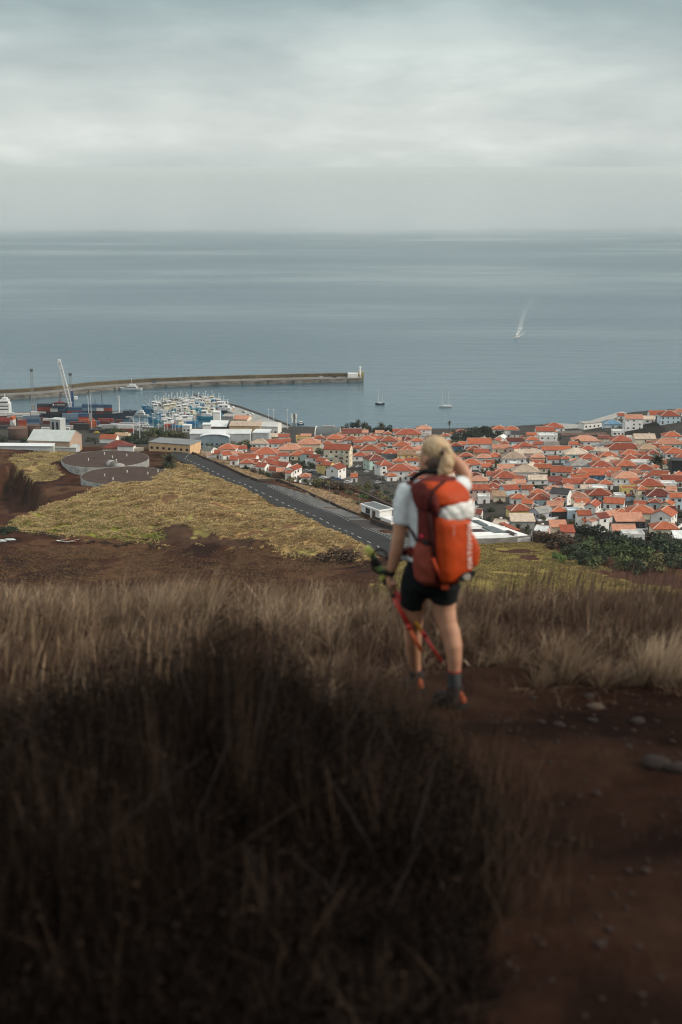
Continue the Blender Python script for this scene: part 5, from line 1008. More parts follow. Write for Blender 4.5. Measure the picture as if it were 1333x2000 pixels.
for px, py, w, k in [(475, 872, 24, 'olive'), (485, 876, 20, 'dark green'), (412, 874, 14, 'green'), (436, 876, 16, 'green'), (592, 912, 20, 'dark green'), (604, 908, 22, 'dark green'), (612, 914, 16, 'dark green'), (578, 912, 16, 'olive'), (625, 886, 18, 'green'), (655, 903, 16, 'green'), (672, 920, 18, 'olive'), (545, 934, 26, 'brown'), (556, 932, 24, 'brown'), (536, 927, 18, 'olive'), (568, 940, 18, 'olive'), (600, 944, 22, 'olive'), (618, 950, 26, 'olive'), (640, 950, 24, 'brown'), (655, 955, 28, 'brown'), (672, 957, 28, 'brown'), (690, 962, 24, 'brown'), (706, 972, 16, 'bright green'), (714, 976, 14, 'bright green'), (480, 917, 14, 'dark green'), (465, 908, 12, 'dark green'), (495, 922, 14, 'brown'), (510, 927, 16, 'olive'), (525, 931, 14, 'dark green'), (630, 945, 16, 'olive'), (700, 955, 18, 'olive'), (720, 955, 20, 'olive'), (690, 930, 18, 'olive'), (735, 968, 20, 'brown'), (748, 975, 22, 'olive'), (725, 975, 22, 'brown'), (715, 962, 16, 'olive'), (760, 985, 20, 'brown'), (700, 985, 14, 'olive'), (738, 955, 14, 'dark green'), (758, 965, 14, 'dark green'), (770, 975, 18, 'dark green'), (680, 965, 18, 'olive'), (585, 940, 16, 'olive'), (660, 965, 14, 'brown')]: tree(px, py, w, k, f'{k} bush beside the road', .8, name='bush', cat='bush')
for px, py, w, k in [(175, 862, 14, 'dark green'), (222, 847, 20, 'green'), (235, 846, 16, 'dark green'), (250, 862, 20, 'dark green'), (265, 858, 22, 'dark green'), (278, 857, 24, 'dark green'), (290, 852, 22, 'olive'), (300, 850, 22, 'green'), (312, 851, 20, 'dark green'), (326, 852, 20, 'green'), (340, 853, 20, 'olive'), (352, 853, 18, 'olive'), (360, 854, 16, 'olive'), (270, 868, 20, 'dark green'), (284, 866, 20, 'dark green'), (205, 862, 12, 'dark green'), (375, 862, 12, 'dark green'), (8, 862, 18, 'dark green'), (45, 864, 16, 'dark green'), (318, 872, 10, 'green')]: tree(px, py, w, k, f'{k} tree on the port side', .9)
for px, py, w in [(102, 872, 10), (140, 872, 10), (153, 876, 7), (186, 868, 6)]: tree(px, py, w, 'cypress', 'slim dark conifer by the pale warehouse', 1.7, 'cone')
rt_ = random.Random(5)
cand = []
while len(cand) < 130:
    px = rt_.uniform(640, 1330); py = rt_.uniform(862, 1030)
    lo = 850 if px < 1050 else 870
    if py < lo or (px < 900 and py > 930) or (px < 760 and py > 905) : continue
    cand.append((px, py))
for px, py in cand: k = rt_.choice(['dark green', 'dark green', 'green', 'olive', 'cypress', 'brown']); tree(px, py, rt_.uniform(11, 20), k, f"{'near-black' if k == 'cypress' else k} garden bush among the houses", rt_.uniform(.7, 1.1), name='garden_bush', cat='bush')
for px, py, w, k in [(1135, 1045, 34, 'cypress'), (1160, 1052, 44, 'cypress'), (1185, 1060, 46, 'cypress'), (1210, 1066, 40, 'dark green'), (1235, 1070, 40, 'cypress'), (1258, 1074, 44, 'cypress'), (1285, 1070, 40, 'dark green'), (1310, 1078, 44, 'dark green'), (1333, 1072, 40, 'dark green'), (1275, 1055, 28, 'cypress'), (1150, 1072, 40, 'green'), (1185, 1082, 46, 'green'), (1222, 1085, 46, 'green'), (1255, 1096, 48, 'green'), (1120, 1085, 46, 'dark green'), (1145, 1100, 50, 'dark green'), (1165, 1104, 40, 'green'), (1215, 1110, 44, 'green'), (1245, 1114, 46, 'dark green'), (1280, 1108, 46, 'olive'), (1310, 1106, 46, 'dark green'), (1335, 1110, 44, 'dark green'), (1060, 1058, 34, 'brown'), (1085, 1062, 40, 'brown'), (1110, 1068, 40, 'brown'), (1045, 1052, 20, 'brown'), (1085, 1090, 22, 'bright green'), (1100, 1094, 22, 'bright green'), (1130, 1056, 20, 'dark green'), (1112, 1040, 16, 'dark green'), (1205, 1048, 24, 'cypress'), (1290, 1052, 24, 'cypress'), (1320, 1030, 20, 'dark green'), (1340, 1010, 24, 'dark green')]: tree(px, py, w, k, f"{'near-black' if k == 'cypress' else k} shrub below the town", .8, name='shrub', cat='shrub')
for px, py, w, k in [(655, 1092, 46, 'brown'), (680, 1090, 36, 'brown'), (630, 1094, 30, 'brown'), (12, 1040, 28, 'dark green'), (30, 1036, 18, 'dark green'), (250, 1064, 16, 'brown'), (205, 1062, 16, 'brown'), (180, 1060, 14, 'brown'), (85, 1045, 14, 'brown'), (300, 1070, 16, 'brown'), (230, 1068, 14, 'brown'), (110, 1052, 12, 'brown')]: tree(px, py, w, k, f'{k} scrub below the grassy plateau', .7, name='scrub', cat='bush')
# ---- palms
def frond_mesh(Lf, droop, w, n=7):
    vs = []; fs = []
    for i in range(n + 1):
        t = i / n; x = Lf * t * (1 - .18 * t * droop); z = Lf * (.42 * t - droop * .75 * t * t); ww = w * math.sin(math.pi * min(1, .08 + t * .9)) ** .6; vs += [(x, -ww, z - ww * .45), (x, 0, z), (x, ww, z - ww * .45)]
    for i in range(n): b = i * 3; fs += [(b, b + 3, b + 4, b + 1), (b + 1, b + 4, b + 5, b + 2)]
    # leaflets
    for i in range(1, 14):
        t = i / 14; x = Lf * t * (1 - .18 * t * droop); z = Lf * (.42 * t - droop * .75 * t * t); l_ = w * 2.2 * math.sin(math.pi * min(1, .1 + t * .85))
        for sg in (-1, 1): b = len(vs); vs += [(x, 0, z), (x + l_ * .5, sg * l_, z - l_ * .7), (x + .10 * Lf / 4, 0, z)]; fs.append((b, b + 1, b + 2))
    m = MB().add(vs, fs).mesh('frond', mat('palm_leaf', (.055, .062, .028), .7, .35, 1.2, objvar=.3)); return m
FR = [frond_mesh(1, .5, .085), frond_mesh(1, .95, .085), frond_mesh(1, 1.35, .075)]
def palm(px, py, hpx, crpx, look, nf=26, fan=False):
    p = W2(px, py); k = ppm(px, py); h = hpx / k; r = crpx / k
    t = thing('palm_tree', p, R(rnd.uniform(0, 360)), None, 'palm tree', 'palm trees'); m = MB(); n = 7
    for i in range(n): m.bar((.1 * math.sin(i * .5), .08 * i / n, h * i / n - (1 if i == 0 else 0)), (.1 * math.sin((i + 1) * .5), .08 * (i + 1) / n, h * (i + 1) / n), max(.3, r * .12) * (1.25 - .3 * i / n), n=7)
    m.build('trunk', M_TRUNK, t)
    for i in range(nf):
        a = i * 2.39996; lay = i / nf; o = link('frond', FR[min(2, int(lay * 3))], t); o.location = (.1 * math.sin(3.5), .08, h); s = r * rnd.uniform(.9, 1.15); o.scale = (s, s, s); o.rotation_euler = (rnd.uniform(-.1, .1), -R(55) * (1 - lay * 1.6) * (1.2 if fan else 1), a)
    LABEL_LATER.append((t, look, px, py - hpx)); return t
palm(1284, 922, 20, 22, 'big round palm rising among the orange roofs', 60); palm(1312, 922, 16, 15, 'smaller palm beside the black block', 44); palm(330, 912, 9, 24, 'low spreading palm beside the water tanks', 44)
palm(878, 846, 20, 6, 'slender tall palm at the shore', 22, True); palm(712, 846, 14, 11, 'shore palm with a bushy crown', 26); palm(745, 846, 14, 11, 'shore palm with a bushy crown', 26); palm(126, 876, 8, 9, 'dark palm in front of the pale warehouse', 24)
palm(565, 905, 8, 10, 'pale palm between the white row houses', 22); palm(787, 936, 9, 9, 'palm against the white shop wall', 20); palm(1012, 1042, 10, 13, 'dark palm behind the low white school', 24); palm(1028, 1042, 8, 11, 'dark palm behind the low white school', 20); palm(939, 1020, 7, 9, 'small palm by the yellow house', 18); palm(985, 975, 8, 9, 'small palm by the cream house', 18); palm(1072, 932, 8, 8, 'small palm amid cream roofs', 18); palm(700, 838, 14, 8, 'shore palm with a bushy crown', 22); palm(1097, 978, 6, 7, 'small palm by the black-roofed house', 16); palm(360, 858, 8, 9, 'palm near the white harbour hut', 20)
# ---- rough fence, boards
fp = [W2(*q) for q in [(0, 1040), (60, 1044), (120, 1052), (128, 1060)]]; fe = thing('field_fence', fp[0], 0, 'old dark wooden fence at the foot of the green grass', 'fence'); M_WOODD = mat('old_wood', (.06, .05, .042), .95, .35, 1.5)
pm = MB().box(-.09, .09, -.09, .09, -.5, 1.9).mesh('post', M_WOODD)
for a, b_ in zip(fp[:-1], fp[1:]):
    n = max(1, int((b_ - a).length / 2.6))
    for k_ in range(n):
        q = a + (b_ - a) * k_ / n; q2 = a + (b_ - a) * (k_ + 1) / n; o = link('post', pm, fe); o.location = Vector((q.x, q.y, float(base_h(q.x, q.y)))) - fp[0]
        z0, z1 = float(base_h(q.x, q.y)), float(base_h(q2.x, q2.y))
        for hh in (.8, 1.6): MB().bar(Vector((q.x, q.y, z0 + hh)) - fp[0], Vector((q2.x, q2.y, z1 + hh)) - fp[0], .12, .16).build('rail', M_WOODD, fe)
sp = thing('scrap_pile', W2(132, 1060), 0, 'heap of pale scrap boards in front of the fence', 'scrap heap')
for k_ in range(9): o = MB().box(-1.6, 1.6, -.35, .35, 0, .08).build('board', [M_PAR, M_CONC, mat('board_rust', (.3, .14, .08), .9, .3)][k_ % 3], sp); o.location = (rnd.uniform(-3.2, 3.2), rnd.uniform(-1, 1), .25 + .12 * k_ % 1); o.rotation_euler = (rnd.uniform(-.3, .3), rnd.uniform(-.25, .25), rnd.uniform(-1, 1))
sp = thing('scrap_sheet', W2(12, 1058), .3, 'pale metal sheets lying at the photo edge below the fence', 'metal sheet')
for k_ in range(3): o = MB().box(-2.2, 2.2, -.9, .9, 0, .06).build('sheet', M_ZINC, sp); o.location = (k_ * 2 - 2, k_ * .4, .4 + .1 * k_); o.rotation_euler = (.2, .1 * k_, .3 * k_)
# ---- tufts of rough grass on the plateau and shelves (uncountable)
def tufts(name, poly_keys, n, mt, hmin, hmax, cols, seed, box=None, excl=()):
    g = np.random.default_rng(seed); P_ = []
    for kx in poly_keys:
        pl = PG[kx]; xs = [q[0] for q in pl]; ys_ = [q[1] for q in pl]; m = int(n * 2.6)
        x = g.uniform(min(xs), max(xs), m); y = g.uniform(min(ys_), max(ys_), m); ok = pip(pl, x + g.normal(size=m) * 1.2, y + g.normal(size=m) * 2)
        dx = at_y(RL, y); ok &= ~((x > dx - .3) & (x < at_y(RR, y) + .3) & (y > 505) & (y < 770))
        for e_ in excl: ok &= ~pip(PG[e_], x, y)
        ok &= vnoise(x, y, 8, 37) < .74
        P_.append(np.stack([x[ok], y[ok]], 1)[:n])
    P_ = np.concatenate(P_); x, y = P_[:, 0], P_[:, 1]; z = ground_h(x, y); N_ = len(x); nb = 5
    X = np.repeat(x, nb); Y = np.repeat(y, nb); Z = np.repeat(z, nb); m = len(X)
    a = g.uniform(0, 2 * np.pi, m); h = g.uniform(hmin, hmax, m) * np.repeat(.6 + .9 * vnoise(x, y, 3.0, 50), nb); rr = g.uniform(.0, .35, m); ln = h * g.uniform(.5, 1.4, m); w = g.uniform(.05, .13, m)
    bx = X + np.cos(a) * rr; by = Y + np.sin(a) * rr; px_ = -np.sin(a) * w; py_ = np.cos(a) * w
    wind = np.array([.35, -.25])
    v = np.stack([np.stack([bx - px_, by - py_, Z - .1], 1), np.stack([bx + px_, by + py_, Z - .1], 1), np.stack([bx + px_ * .8 + np.cos(a) * ln * .5, by + py_ * .8 + np.sin(a) * ln * .5, Z + h * .8], 1), np.stack([bx + np.cos(a) * ln + wind[0] * h, by + np.sin(a) * ln + wind[1] * h, Z + h * .75], 1)], 1).reshape(-1, 3)
    c = np.array(cols); ci = np.clip((vnoise(X, Y, 7, 51) * .7 + g.uniform(0, .5, m)) * len(c) * .85, 0, len(c) - 1).astype(int); col = (c[ci] * g.uniform(.75, 1.25, m)[:, None]).repeat(4, 0)
    link(name, mesh_np(name, v, [np.arange(m * 4).reshape(m, 4)], mt, col), kind='stuff')
tgm = NT('grass_blades'); tgm.b.inputs['Roughness'].default_value = .8; tgm.b.inputs['Specular IOR Level'].default_value = .03; tgm.l(tgm.n('ShaderNodeVertexColor', layer_name='col').outputs[0], tgm.b.inputs['Base Color']); M_BLADE = tgm.m
tufts('yellow_grass', ['hill'], 26000, M_BLADE, .3, .9, [(.22, .14, .065), (.34, .235, .11), (.42, .31, .155), (.30, .23, .095)], 1, excl=('bank',))
tufts('green_grass', ['green'], 5000, M_BLADE, .25, .6, [(.17, .18, .04), (.24, .24, .055), (.20, .20, .06)], 2)
tufts('shelf_grass', ['shelf'], 3500, M_BLADE, .2, .6, [(.30, .22, .10), (.34, .26, .12), (.22, .16, .08)], 3)
tufts('verge_grass', ['verge'], 4500, M_BLADE, .2, .6, [(.28, .20, .12), (.24, .16, .10), (.32, .25, .15)], 4)
PG['field'] = poly_w([(-60, 1075), (150, 1068), (320, 1066), (480, 1072), (640, 1094), (760, 1105), (760, 1200), (-60, 1200)])
tufts('field_scrub', ['field'], 9000, M_BLADE, .15, .5, [(.07, .038, .022), (.10, .058, .03), (.15, .095, .05), (.05, .03, .02)], 6)
tufts('slope_grass', ['rgrass'], 12000, M_BLADE, .2, .6, [(.24, .19, .06), (.28, .22, .08), (.18, .13, .06), (.20, .19, .05)], 5, excl=('rsoil', 'rsoil2', 'rsoil3'))
# ================================================================== FOREGROUND: path stones, dry grass, scrub
def yb(x):   # far edge of the bare path (grass begins beyond)
    return np.interp(x, [-4, -1.6, -.9, -.3, .14, .34, .88, 1.49, 2.1, 3.2], [5.6, 6.4, 6.9, 7.4, 8.3, 9.4, 10.1, 9.15, 8.35, 7.4])
def hf(x, y): return ground_h(np.asarray(x, float), np.asarray(y, float))
def blades(name, x, y, h, w, lean, col, mt=None, seed=0, kind='stuff', z0=-.03, parent=None, bend=1.0, wind=(.12, .05), z=None, tipcol=None, plume=False):
    g = np.random.default_rng(seed); n = len(x); z = hf(x, y) if z is None else z; a = g.uniform(0, 2 * np.pi, n); ca, sa = np.cos(a), np.sin(a); b = g.uniform(0, 2 * np.pi, n); cb, sb = np.cos(b), np.sin(b)
    rows_ = []; K = 4; cols_ = []
    for k in range(K + 1):
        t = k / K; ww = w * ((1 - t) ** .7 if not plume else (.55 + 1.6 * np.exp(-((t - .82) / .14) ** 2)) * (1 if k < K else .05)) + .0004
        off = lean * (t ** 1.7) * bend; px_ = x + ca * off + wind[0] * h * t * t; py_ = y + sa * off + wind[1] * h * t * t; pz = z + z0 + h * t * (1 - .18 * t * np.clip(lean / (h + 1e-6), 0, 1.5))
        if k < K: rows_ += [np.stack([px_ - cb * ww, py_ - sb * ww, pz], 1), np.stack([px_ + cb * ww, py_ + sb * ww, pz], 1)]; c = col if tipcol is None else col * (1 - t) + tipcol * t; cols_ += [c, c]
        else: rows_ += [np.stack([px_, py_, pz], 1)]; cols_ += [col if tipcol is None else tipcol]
    m = 2 * K + 1; V = np.stack(rows_, 1).reshape(-1, 3); C = np.stack(cols_, 1).reshape(-1, 3); i0 = np.arange(n)[:, None] * m
    q = np.concatenate([i0 + np.array([[2 * k, 2 * k + 1, 2 * k + 3, 2 * k + 2]]) for k in range(K - 1)]); t_ = i0 + np.array([[2 * K - 2, 2 * K - 1, 2 * K]])
    me = mesh_np(name, V, [q, t_], mt or M_BLADE2, C)
    return me
bt = NT('dry_blades'); bt.b.inputs['Roughness'].default_value = .7; bt.b.inputs['Specular IOR Level'].default_value = .04; bc_ = bt.n('ShaderNodeVertexColor', layer_name='col').outputs[0]; bt.l(bc_, bt.b.inputs['Base Color']); M_BLADE2 = bt.m
PAL = np.array([(.075, .046, .032), (.10, .064, .045), (.135, .09, .064), (.20, .138, .088), (.37, .27, .175), (.60, .465, .32)])
def pal(v): 
    v = np.clip(v, 0, .999) * (len(PAL) - 1); i = v.astype(int); f = (v - i)[:, None]; return PAL[i] * (1 - f) + PAL[np.minimum(i + 1, len(PAL) - 1)] * f
g0 = np.random.default_rng(21)
def scatter(n, x0, x1, y0, y1, cond):
    X = g0.uniform(x0, x1, n); Y = g0.uniform(y0, y1, n); k = cond(X, Y); return X[k], Y[k]
def clumps(cx, cy, H, Rr, tone, nb, seed, spread=1.0):
    """blades radiating from clump centres"""
    g = np.random.default_rng(seed); i = np.repeat(np.arange(len(cx)), nb); n = len(i); a = g.uniform(0, 6.283, n); r = Rr[i] * np.sqrt(g.random(n)); x = cx[i] + r * np.cos(a); y = cy[i] + r * np.sin(a)
    h = H[i] * g.uniform(.35, 1.0, n) ** .8; out = Rr[i] * g.uniform(.2, 2.4, n) * spread; wild = g.random(n) < .12; out = np.where(wild, h * g.uniform(.8, 1.6, n), out)
    return g, i, x, y, h, out
cx, cy = scatter(9000, -5.0, 5.4, 5.4, 18.0, lambda X, Y: (np.abs(X) < .29 * Y + .35) & (Y > yb(X) + .05 + (vnoise(X, Y, .5, 61) - .5) * .8) & (vnoise(X, Y, .7, 62) > .16))
big = vnoise(cx, cy, 1.1, 63); reg = vnoise(cx, cy, 2.4, 64)
fall = np.where(cx < .3, np.interp(cy, [6.5, 9, 12, 15], [1.1, 1.05, .92, .80]), np.interp(cy, [8, 11, 15], [.9, .95, .7])) * np.clip(.5 + .6 * (cy - yb(cx)), .45, 1)
H = (.10 + .34 * g0.random(len(cx)) ** 2.2 + .16 * big) * fall; Rr = g0.uniform(.025, .085, len(cx)) * (1 + big * .6)
tone = np.clip(g0.normal(size=len(cx)) * .30 + .10 + .55 * np.clip(big * 1.6 - .55, 0, 1) * (.4 + reg) + .19 * (cx < 0) * (cy > 9.0), 0, 1)
g, i, x, y, h, out = clumps(cx, cy, H, Rr, tone, 17, 70)
tip = pal(tone[i] + g.normal(size=len(x)) * .10); base = pal(tone[i] * .25 + g.normal(size=len(x)) * .05) * .75  # blade bases darkened: shade low in the clumps put into the colour
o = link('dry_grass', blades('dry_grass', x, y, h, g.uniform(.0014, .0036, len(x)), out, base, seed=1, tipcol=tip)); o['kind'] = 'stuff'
# taller brown stalks with seed plumes
x, y = scatter(6000, -5.0, 5.4, 7.5, 17.0, lambda X, Y: (np.abs(X) < .29 * Y + .3) & (Y > yb(X) + .5) & (vnoise(X, Y, 1.0, 65) > .52))
h = (.30 + .34 * g0.random(len(x))) * np.where(x < .3, np.interp(y, [7, 10, 15], [.9, .72, .5]), .95); c = pal(.16 + .3 * g0.random(len(x)) + .25 * (x < 0))
o = link('seed_stalks', blades('seed_stalks', x, y, h, np.full(len(x), .0028), h * g0.uniform(.02, .22, len(x)), c * .8, seed=2, plume=True, tipcol=c * 1.15)); o['kind'] = 'stuff'
# short dead stubble along the path edges
x, y = scatter(16000, -2.2, 4.5, 3.2, 12.0, lambda X, Y: (np.abs(X) < .29 * Y + .3) & (vnoise(X, Y, .35, 66) > .62) & (np.abs(Y - yb(X)) < 1.0))
h = .04 + .12 * g0.random(len(x)); o = link('dead_stubble', blades('dead_stubble', x, y, h, np.full(len(x), .002), h * g0.uniform(.4, 1.6, len(x)), pal(.12 + .35 * g0.random(len(x))), seed=3)); o['kind'] = 'stuff'
def near_pt(px, py):
    d = ray(px, py); d = d / d[1]; ys_ = np.arange(2.5, 30, .02); hh = hf(d[0] * ys_, ys_); k = np.nonzero(EYE + d[2] * ys_ <= hh)[0][0]; return d[0] * ys_[k], ys_[k], float(hh[k])
def tuft(px, py, hpx, wpx, n, tone, lab, seed, lean=.5):
    X, Y, Z = near_pt(px, py); k = FPX / (Y * .972 + (EYE - Z) * .235); H = hpx / k; Rr = wpx / k / 2; g = np.random.default_rng(seed); a = g.uniform(0, 6.283, n); r = Rr * .35 * np.sqrt(g.random(n)); sc = g.normal(size=(7, 2)) * Rr * .42; si = g.integers(0, 7, n); sh = g.uniform(.55, 1.05, 7); xx = r * np.cos(a) * .5 + sc[si, 0]; yy = r * np.sin(a) * .5 + sc[si, 1]; hh = H * g.uniform(.35, 1.0, n) * sh[si]
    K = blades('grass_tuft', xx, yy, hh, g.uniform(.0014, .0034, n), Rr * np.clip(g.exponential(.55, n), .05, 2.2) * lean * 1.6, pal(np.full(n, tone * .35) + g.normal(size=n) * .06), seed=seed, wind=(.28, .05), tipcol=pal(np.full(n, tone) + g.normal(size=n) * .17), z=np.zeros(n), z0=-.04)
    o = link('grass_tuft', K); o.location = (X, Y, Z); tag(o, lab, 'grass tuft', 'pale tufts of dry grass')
tuft(1090, 1330, 120, 130, 900, .62, 'round pale dry grass tuft right of the hiker at the path edge', 31); tuft(1300, 1335, 150, 140, 900, .9, 'tall whitish dry grass tuft at the edge of the photo beside the path', 32, .4)
tuft(935, 1270, 110, 130, 700, .5, "brownish dry grass tuft just beside the hiker's right leg", 33); tuft(330, 1215, 150, 160, 600, .85, 'tallest straw-coloured grass tuft above the dark scrub bush', 34, .35); tuft(60, 1225, 100, 190, 900, .8, 'wide pale grass tuft at the far left end of the ridge', 35)
tuft(725, 1225, 95, 110, 700, .78, "pale grass tuft just left of the hiker's poles", 36); tuft(1195, 1345, 90, 120, 500, .58, 'low dry grass tuft between the round and the whitish tufts', 37); tuft(150, 1220, 95, 140, 600, .72, 'pale feathery grass tuft beside the wide one on the ridge', 38); tuft(560, 1215, 90, 130, 500, .6, 'thin dry grass tuft on the ridge behind the scrub bush', 39)
tuft(1000, 1300, 70, 120, 450, .48, 'sprawling brown grass tuft behind the bare path bend', 40)
# ---- the dark scrub bush
def bh_(x, y):
    rx = np.interp(y, [3.0, 4.2, 5.3, 6.3, 7.2], [.46, .55, .74, .70, .10]); d = np.clip(rx - x, 0, None); e = np.clip(1 - ((y - 4.6) / 2.75) ** 2, 0, 1)
    hh = 1.02 * (1 - np.exp(-d * 2.3)) * e ** .4 * np.interp(x, [-3, -1.8, -1.0, -.2, .4], [.50, .66, .85, 1.0, .8]) * np.interp(y, [2.8, 4, 5.6, 7], [.42, .7, 1.0, 1.05])
    return hh * (.62 + .68 * vnoise(x, y, .45, 71))
x, y = scatter(40000, -2.6, .8, 3.0, 7.3, lambda X, Y: (X > -.29 * Y - .4) & (bh_(X, Y) > .05 + .1 * g0.random(len(X))))
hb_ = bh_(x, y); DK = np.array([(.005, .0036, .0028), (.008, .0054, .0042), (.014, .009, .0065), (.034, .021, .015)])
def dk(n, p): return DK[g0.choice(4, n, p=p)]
sb_ = thing('scrub_bush', (-.8, 5.2, float(hf(-.8, 5.2))), 0, 'large dark dead scrub bush filling the lower left foreground', 'bush')
cx, cy = scatter(5200, -2.6, .9, 3.0, 7.3, lambda X, Y: (X > -.29 * Y - .4) & (bh_(X, Y) > .05)); Hc = bh_(cx, cy) * g0.uniform(.55, 1.12, len(cx)); Rc = g0.uniform(.02, .07, len(cx)); tn = g0.random(len(cx))
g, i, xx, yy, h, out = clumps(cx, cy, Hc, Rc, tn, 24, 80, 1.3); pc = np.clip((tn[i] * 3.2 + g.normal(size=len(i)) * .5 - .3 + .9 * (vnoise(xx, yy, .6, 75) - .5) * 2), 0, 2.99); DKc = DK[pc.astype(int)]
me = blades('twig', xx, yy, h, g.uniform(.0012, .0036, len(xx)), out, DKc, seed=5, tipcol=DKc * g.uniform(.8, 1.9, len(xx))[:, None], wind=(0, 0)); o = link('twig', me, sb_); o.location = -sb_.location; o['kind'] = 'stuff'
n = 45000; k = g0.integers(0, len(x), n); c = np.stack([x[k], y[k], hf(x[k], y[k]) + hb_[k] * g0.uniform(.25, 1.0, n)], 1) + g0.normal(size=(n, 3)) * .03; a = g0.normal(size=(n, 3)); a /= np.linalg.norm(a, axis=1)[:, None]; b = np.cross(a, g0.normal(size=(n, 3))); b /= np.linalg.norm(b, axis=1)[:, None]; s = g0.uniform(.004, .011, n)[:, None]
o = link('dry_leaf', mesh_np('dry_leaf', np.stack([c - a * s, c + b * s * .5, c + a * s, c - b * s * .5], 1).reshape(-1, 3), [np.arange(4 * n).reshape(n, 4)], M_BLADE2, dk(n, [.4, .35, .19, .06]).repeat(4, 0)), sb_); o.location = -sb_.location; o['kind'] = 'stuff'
stm = MB()
for i in range(60):
    X = g0.uniform(-2.2, .3); Y = g0.uniform(3.6, 6.6); Hh = float(bh_(np.array([X]), np.array([Y]))[0]); p = Vector((X, Y, float(hf(X, Y)))); d = Vector((g0.normal() * .25, g0.normal() * .25, 1)); q = p + d * Hh * .55; q2 = q + (d + Vector((g0.normal() * .4, g0.normal() * .4, 0))) * Hh * .5
    stm.bar(p, q, .014, n=5, w2=.009); stm.bar(q, q2, .009, n=5, w2=.003)
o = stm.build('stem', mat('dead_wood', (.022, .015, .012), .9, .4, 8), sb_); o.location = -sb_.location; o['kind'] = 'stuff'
# a few pale dead stalks through the bush
cx, cy = scatter(420, -2.4, .75, 3.3, 7.0, lambda X, Y: (X > -.29 * Y - .3) & (bh_(X, Y) > .1) & (vnoise(X, Y, .7, 77) > .42)); Hc = bh_(cx, cy) * g0.uniform(.85, 1.3, len(cx)) + .04; Rc = g0.uniform(.02, .08, len(cx)); tn = g0.random(len(cx))
g, i, xx, yy, h, out = clumps(cx, cy, Hc, Rc, tn, 16, 81, 1.6); c = pal(.02 + .30 * tn[i]) * .42
o = link('pale_stalk', blades('pale_stalk', xx, yy, h, g.uniform(.0014, .0030, len(xx)), out, c, seed=6, wind=(0, 0), tipcol=c * 1.3), sb_); o.location = -sb_.location; o['kind'] = 'stuff'
# thin fringe of dry stalks where the bush meets the path
x, y = scatter(5000, -.2, 1.3, 4.2, 7.6, lambda X, Y: (np.abs(X - np.interp(Y, [3, 4.2, 5.3, 6.3, 7.2], [.42, .46, .66, .68, .3])) < .42 * g0.random(len(X)) ** 1.6) ); hh = .1 + .3 * g0.random(len(x))
o = link('fringe_grass', blades('fringe_grass', x, y, hh, np.full(len(x), .0017), hh * g0.uniform(.1, .7, len(x)), pal(.05 + .2 * g0.random(len(x))) * .6, seed=7)); o['kind'] = 'stuff'
# stalks between the scrub and the hiker's left foot
cx, cy = scatter(620, .02, .47, 6.6, 8.05, lambda X, Y: (X < .47 - .10 * g0.random(len(X)))); H_ = g0.uniform(.14, .48, len(cx)) * np.interp(cy, [6.6, 7.3, 8.05], [.7, 1.0, .9]); tn = g0.random(len(cx)) * .45
g, i, xx, yy, h, out = clumps(cx, cy, H_, g0.uniform(.02, .05, len(cx)), tn, 9, 82, 1.5); c = pal(.02 + tn[i]) * .45
o = link('path_edge_stalks', blades('path_edge_stalks', xx, yy, h, g.uniform(.0012, .0026, len(xx)), out, c * .6, seed=8, tipcol=c * 1.3)); o['kind'] = 'stuff'
# ---- stones and pebbles on the path
def stone_mesh(seed, flat=.5, n=2):
    bm = bmesh.new(); bmesh.ops.create_icosphere(bm, subdivisions=n, radius=1)
    for v in bm.verts:
        k_ = 1 + .28 * mnoise.noise(v.co * 1.2 + Vector((seed * 7.1, 0, 0))) + .10 * mnoise.noise(v.co * 3.1 + Vector((0, seed * 3.3, 0))); v.co *= k_; v.co.z *= flat
    me = bpy.data.meshes.new('stone'); bm.to_mesh(me); bm.free(); me.polygons.foreach_set('use_smooth', [True] * len(me.polygons)); return me
M_STP = mat('stone_pale', (.075, .052, .039), .9, .35, 9, bump=.4); M_STD = mat('stone_dark', (.020, .0125, .010), .9, .4, 9, bump=.4)
for i, (px, py, w_, pale, lab) in enumerate([(1165, 1383, 36, 1, 'pale flat stone on the bare path right of the boot'), (1152, 1362, 26, 0, 'dark stone just behind the pale flat stone'), (1157, 1410, 24, 0, 'small dark stone just in front of the pale flat stone'), (1246, 1412, 34, 0, 'brown flat stone on the path below the whitish tuft'), (1283, 1498, 66, 0, 'larger of two dark stones on the path at the photo edge'), (1326, 1505, 52, 0, 'smaller of two dark stones on the path at the photo edge'), (1229, 1460, 18, 0, 'tiny dark stone between the pair at the edge and the pale stone'), (1092, 1418, 26, 0, 'low dark clod of earth in the middle of the path'), (1043, 1365, 16, 0, 'small dark pebble on the path near the grass edge'), (1058, 1412, 20, 0, 'dark clod on the path nearest to the hiker')]):
    X, Y, Z = near_pt(px, py); k_ = FPX / (Y * .972 + (EYE - Z) * .235); s = w_ / k_ / 2; me = stone_mesh(i + 1, .45); me.materials.append(M_STP if pale else M_STD); o = link('stone', me); o.location = (X, Y, Z + s * .12); o.scale = (s, s * .8, s); o.rotation_euler = (0, 0, i * 1.3); tag(o, lab, 'stone')
pb = [stone_mesh(i + 20, .6, 1) for i in range(4)]; vv = []; ff = []; n0 = 0
